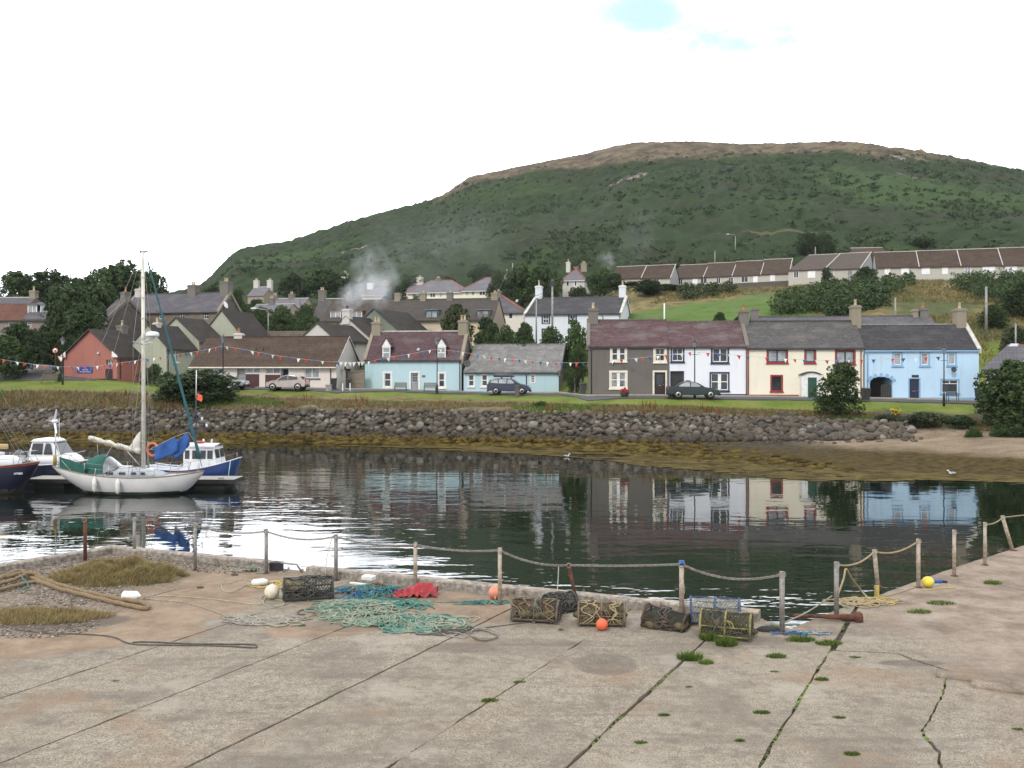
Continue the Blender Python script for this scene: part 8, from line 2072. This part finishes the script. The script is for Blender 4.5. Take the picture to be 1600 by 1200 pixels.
for i, (px, py, w_, lb) in enumerate(((1520, 1062, 1.0, 'low pale coping stone at the broken step'), (1590, 1080, 1.2, 'second pale coping stone by the right edge'))):
 m = MB(); rr = []
 for k in range(9): x = -w_ / 2 + w_ * k / 8; j = .02 * noise.noise(Vector((x * 4, i * 3, 1))); rr.append([(x, -.13 + j, -.02), (x, -.11 + j, .05), (x, .12 - j, .06), (x, .16 - j, -.02)])
 m.loft(rr, True); o = m.build('coping_stone', cm, None, q(px, py)); o.rotation_euler.z = R(-27); tag(o, lb, 'stone', 'coping stones of the broken step')
def tuft(label, px, py, wpx, hgt, mk='green_grass', n=260, seed=0, name='grass_tuft'):
 r_ = np.random.default_rng(seed + int(px)); c = q(px, py); w_ = wpx / F * c.y / 2
 a, d = r_.uniform(0, 6.28, n), np.sqrt(r_.random(n)); b = np.stack([d * w_ * np.cos(a), d * w_ * .55 * np.sin(a), np.zeros(n)], 1)
 h = hgt * r_.uniform(.4, 1.15, n) * (1 - .45 * d ** 2); ln = np.stack([np.cos(a) * d * .55 + r_.normal(size=n) * .25, np.sin(a) * d * .4 + r_.normal(size=n) * .25, np.ones(n)], 1) * h[:, None]
 t_ = r_.uniform(0, 6.28, n); dx = np.stack([np.cos(t_), np.sin(t_), np.zeros(n)], 1) * (.006 + .004 * r_.random(n))[:, None]
 v = np.stack([b - dx, b + dx, b + ln * .55 + dx * .7, b + ln, b + ln * .55 - dx * .7], 1).reshape(-1, 3); f = np.arange(5 * n).reshape(-1, 5)
 o = npmesh(name, v, f, M[mk]); o.location = c + Vector((0, 0, -.015)); return tag(o, label, 'grass tuft', 'grass tufts on the quay')
for a in ((1078, 1030, 36, .17, 'tall tuft in the joint below the collapsed creel'), (1103, 1036, 22, .09, 'round tuft just right of the tall joint tuft'), (1135, 1008, 30, .2, 'tall tuft in front of the yellow trimmed creel'), (1108, 1000, 24, .2, 'tuft at the left foot of the yellow trimmed creel'),
          (1213, 1026, 30, .08, 'flat round tuft on the bare slab right of the creels'), (1336, 1027, 18, .04, 'thin tuft high on the right hand slab'), (1038, 1117, 18, .04, 'small tuft below the grey stain'), (1190, 1113, 26, .05, 'bright flat tuft in the middle of the fourth bay'), (1156, 1157, 16, .04, 'small tuft low in the fourth bay'),
          (1311, 1121, 20, .04, 'tuft on the slab right of the last joint'), (1331, 1178, 24, .05, 'low tuft near the bottom right'), (1001, 1160, 20, .04, 'tuft low between two joints'), (1077, 1073, 12, .03, 'tiny olive tuft above the middle'), (1210, 1049, 14, .03, 'tiny tuft under the flat round tuft'),
          (472, 978, 10, .05, 'tiny moss tuft between the grey tangle and green rope'), (181, 1064, 14, .03, 'tiny tuft on the left joint'), (1250, 1000, 44, .1, 'wide grass patch at the stout corner post'), (1295, 1006, 40, .09, 'grass strip right of the corner patch'), (1207, 983, 18, .12, 'small tuft behind the rubber scrap'),
          (1436, 957, 34, .1, 'grass clump starting the strip on the right quay'), (1470, 943, 44, .08, 'grass strip on the right quay'), (1551, 912, 26, .12, 'tuft on the right quay near the frame side'), (1590, 1140, 18, .04, 'tuft on the broken joint at the lower right'), (812, 1066, 18, .05, 'moss tuft in the third joint'), (765, 1095, 26, .06, 'moss tuft lower in the third joint'), (1284, 1062, 20, .07, 'tuft in the last joint below the creels')):
 tuft(a[4], a[0], a[1], a[2], a[3], n=int(60 + a[2] * 9))
def moss():
 r_ = np.random.default_rng(8); vs, fs, b0 = [], [], 0; V_, F_ = rockshape(50, 1)
 for k in range(6):
  y0, y1 = 8.8, ends[k].y
  for _ in range(420):
   y = r_.uniform(y0, y1); p = jp(k, y)
   if noise.noise(Vector((p.x * .7, p.y * .7, k * 2.2))) < (.12 if k < 3 else -.12): continue
   s = r_.uniform(.015, .045) * (.75 if k < 3 else 1); vs.append(V_ * np.array([s * 1.3, s * 2.2, s * .9]) + np.array([p.x + r_.normal() * .016, p.y, QZ - .014])); fs.append(F_ + b0); b0 += len(V_)
 for i in range(len(s1) - 1):
  for _ in range(60):
   p = s1[i].lerp(s1[i + 1], r_.random());
   if noise.noise(Vector((p.x, p.y, 5))) < -.05: continue
   s = r_.uniform(.02, .05); vs.append(V_ * np.array([s * 1.4, s * 1.4, s * .8]) + np.array([p.x + .02 + r_.normal() * .03, p.y + r_.normal() * .03, QZ - .014])); fs.append(F_ + b0); b0 += len(V_)
 m, nt, b = new_mat('moss'); N = NT(nt); b.inputs['Roughness'].default_value = .95; g = nt.nodes.new('ShaderNodeNewGeometry')
 N.link(N.ramp(N.noise(g.outputs['Position'], 1.3, 4), [(.38, (.05, .04, .018)), (.5, (.085, .10, .022)), (.66, (.14, .2, .04))]), b.inputs['Base Color'])
 tag(npmesh('moss', np.concatenate(vs), np.concatenate(fs), m, None, True), 'moss growing in the joints of the concrete', kind='stuff')
moss()
def mound(label, px, py, rx, ry, h, n, seed, mk):
 c = q(px, py); t = thing('grass_mound', label, 'grass mound', c, 0, 'grass mounds on the gravel'); m = MB(); rr = []; nu, nv = 40, 24
 def H(x, y):
  d = (x / rx) ** 2 + (y / ry) ** 2; return h * max(0, 1 - d) ** .7 * (.75 + .9 * noise.noise(Vector((x * 2.1 + seed, y * 2.6, 1)))) + .06 * max(0, 1 - d) * noise.noise(Vector((x * 6, y * 6, seed)))
 for i in range(nu + 1):
  rr.append([(rx * (2 * i / nu - 1), ry * (2 * k / nv - 1), H(rx * (2 * i / nu - 1), ry * (2 * k / nv - 1)) - .02) for k in range(nv + 1)])
 m.loft(rr, False); m.build('earth', plain('turf_earth', (.16, .12, .06), (.09, .07, .04), .95, 7), t); r_ = np.random.default_rng(seed); P = []
 while len(P) < n:
  x, y = r_.uniform(-rx, rx), r_.uniform(-ry, ry)
  if (x / rx) ** 2 + (y / ry) ** 2 > .95 + .3 * noise.noise(Vector((x * 3, y * 3, 2))): continue
  P.append((x, y, H(x, y) - .02))
 P = np.array(P); a = r_.uniform(0, 6.28, n); hh = .11 * r_.uniform(.4, 1.2, n); dx = np.stack([np.cos(a), np.sin(a), 0 * a], 1) * .008
 lean = np.stack([r_.normal(size=n) * .55 + .25, r_.normal(size=n) * .55 - .1, np.ones(n)], 1) * hh[:, None]
 v = np.stack([P - dx, P + dx, P + lean * .6 + dx * .6, P + lean], 1).reshape(-1, 3)
 o = npmesh('grass', v, np.arange(4 * n).reshape(-1, 4), mk, t); return t
mossy = leafmat('mossy_turf', (.2, .15, .07), (.33, .25, .12), (.2, .2, .07), .2, 1.4)
mound('large mound of brown matted grass at the quay corner', 182, 903, 1.5, .95, .34, 15000, 3, mossy); mound('low matted grass patch at the left edge of the quay', 40, 965, 1.6, .55, .07, 6000, 5, mossy)
tuft('green tuft on the large brown mound', 180, 908, 30, .3, n=300); tuft('greener tuft at the foot of the large brown mound', 133, 910, 22, .16, n=160)
r_ = np.random.default_rng(6); vs, fs, b0 = [], [], 0; V_, F_ = rockshape(60, 1); n = 0
while n < 6500:
 x, y = r_.uniform(-16, -5.2), r_.uniform(15.5, 23.6); g = noise.noise(Vector((x * .5, y * .5, 3)))
 ed = [i for i in range(len(E) - 1) if E[i].x <= x <= E[i + 1].x]
 if not ed: continue
 i = ed[0]; ye = E[i].y + (E[i + 1].y - E[i].y) * (x - E[i].x) / (E[i + 1].x - E[i].x)
 if y > ye - .28 or g < -.05 + .12 * (x + 9) - (.4 if y > ye - 1.2 else 0): continue
 s = r_.uniform(.02, .06); vs.append(V_ * np.array([s * 1.3, s, s * .7]) + np.array([x, y, QZ + s * .2])); fs.append(F_ + b0); b0 += len(V_); n += 1
gm, nt, b = new_mat('gravel_stone'); N = NT(nt); b.inputs['Roughness'].default_value = .9; g = nt.nodes.new('ShaderNodeNewGeometry'); N.link(N.ramp(g.outputs['Random Per Island'], [(0, (.075, .06, .046)), (.5, (.15, .122, .096)), (.9, (.23, .195, .16)), (1, (.42, .39, .35))]), b.inputs['Base Color'])
tag(npmesh('gravel', np.concatenate(vs), np.concatenate(fs), gm, None, True), 'loose grey gravel along the quay corner', kind='stuff')
def smoke(label, pts, dens, seed, name='smoke'):
 """pts: (px, py, D, radius in m, strength)"""
 C = [(at(p[0], p[1], p[2]), p[3], p[4]) for p in pts]
 lo = Vector((min(c.x - r_ for c, r_, s in C), min(c.y - r_ for c, r_, s in C), min(c.z - r_ for c, r_, s in C))); hi = Vector((max(c.x + r_ for c, r_, s in C), max(c.y + r_ for c, r_, s in C), max(c.z + r_ for c, r_, s in C)))
 mb = MB(); mb.box(lo.x, hi.x, lo.y, hi.y, lo.z, hi.z)
 m = bpy.data.materials.new('smoke'); m.use_nodes = True; nt = m.node_tree; N = NT(nt); nt.nodes.remove(nt.nodes['Principled BSDF'])
 P = N.coord('Position'); wp = N.mix(1.0, P, P)
 wob = nt.nodes.new('ShaderNodeVectorMath'); wob.operation = 'MULTIPLY_ADD'
 N.link(N.noise(N.mapping(P, (1, 1, 1), (seed, 0, 0)), .35, 3, out=1), wob.inputs[0]); wob.inputs[1].default_value = (2.6, 2.6, 2.6); N.link(P, wob.inputs[2])
 tot = None
 for c, r_, s in C:
  d = nt.nodes.new('ShaderNodeVectorMath'); d.operation = 'DISTANCE'; N.link(wob.outputs[0], d.inputs[0]); d.inputs[1].default_value = c + Vector((1.3, 1.3, 1.3))
  k = N.math('MULTIPLY', N.step(d.outputs['Value'], r_, r_ * .1), s); tot = k if tot is None else N.math('MAXIMUM', tot, k)
 fine = N.step(N.noise(N.mapping(P, (1, 1, 1), (seed * 3, 2, 0)), .55, 5, .6, dist=.6), .38, .72)
 den = N.math('MULTIPLY', N.math('MULTIPLY', tot, N.math('MULTIPLY_ADD', fine, .9, .1)), dens)
 v = nt.nodes.new('ShaderNodeVolumePrincipled'); v.inputs['Color'].default_value = (.86, .88, .92, 1); N.link(den, v.inputs['Density']); N.link(v.outputs[0], nt.nodes['Material Output'].inputs['Volume'])
 o = mb.build(name, m); tag(o, label, kind='stuff'); return o
scene.cycles.volume_step_rate = 1.0; scene.cycles.volume_max_steps = 96
smoke('grey white smoke drifting from the gabled house chimney', [(538, 482, 116, 1.0, 1), (542, 472, 116.5, 1.5, 1), (551, 463, 117, 1.9, 1), (562, 456, 118, 2.2, .95), (575, 450, 119, 2.5, .8), (592, 452, 120, 2.8, .7), (572, 436, 119, 2.3, .4), (568, 420, 119, 2.5, .3), (582, 410, 120, 2.8, .18), (602, 432, 121, 2.8, .25)], 1.0, 1)
smoke('thin blue smoke from a chimney behind the villa', [(946, 416, 178, 1.6, 1), (951, 408, 178, 2.0, .9), (944, 404, 178, 1.8, .7)], .35, 2)
smoke('faint haze of smoke rising over the hillside trees', [(985, 395, 182, 4, .5), (995, 375, 183, 5, .5), (1005, 350, 184, 5, .35)], .05, 3)
smoke('faint smoke haze drifting in front of the hill', [(640, 395, 150, 7, .6), (690, 385, 150, 8, .6), (735, 380, 150, 8, .5), (670, 415, 150, 7, .5), (610, 372, 150, 6, .4), (760, 400, 150, 7, .4)], .035, 4)
mb = MB(); mb.box(-1730, 1730, -70, 1512, -6, 150)
m = bpy.data.materials.new('haze'); m.use_nodes = True; nt = m.node_tree; nt.nodes.remove(nt.nodes['Principled BSDF'])
v = nt.nodes.new('ShaderNodeVolumePrincipled'); v.inputs['Color'].default_value = (.82, .88, .95, 1); v.inputs['Density'].default_value = HAZE; nt.links.new(v.outputs[0], nt.nodes['Material Output'].inputs['Volume'])
tag(mb.build('haze', m), 'thin summer haze over the harbour and hill', kind='stuff')
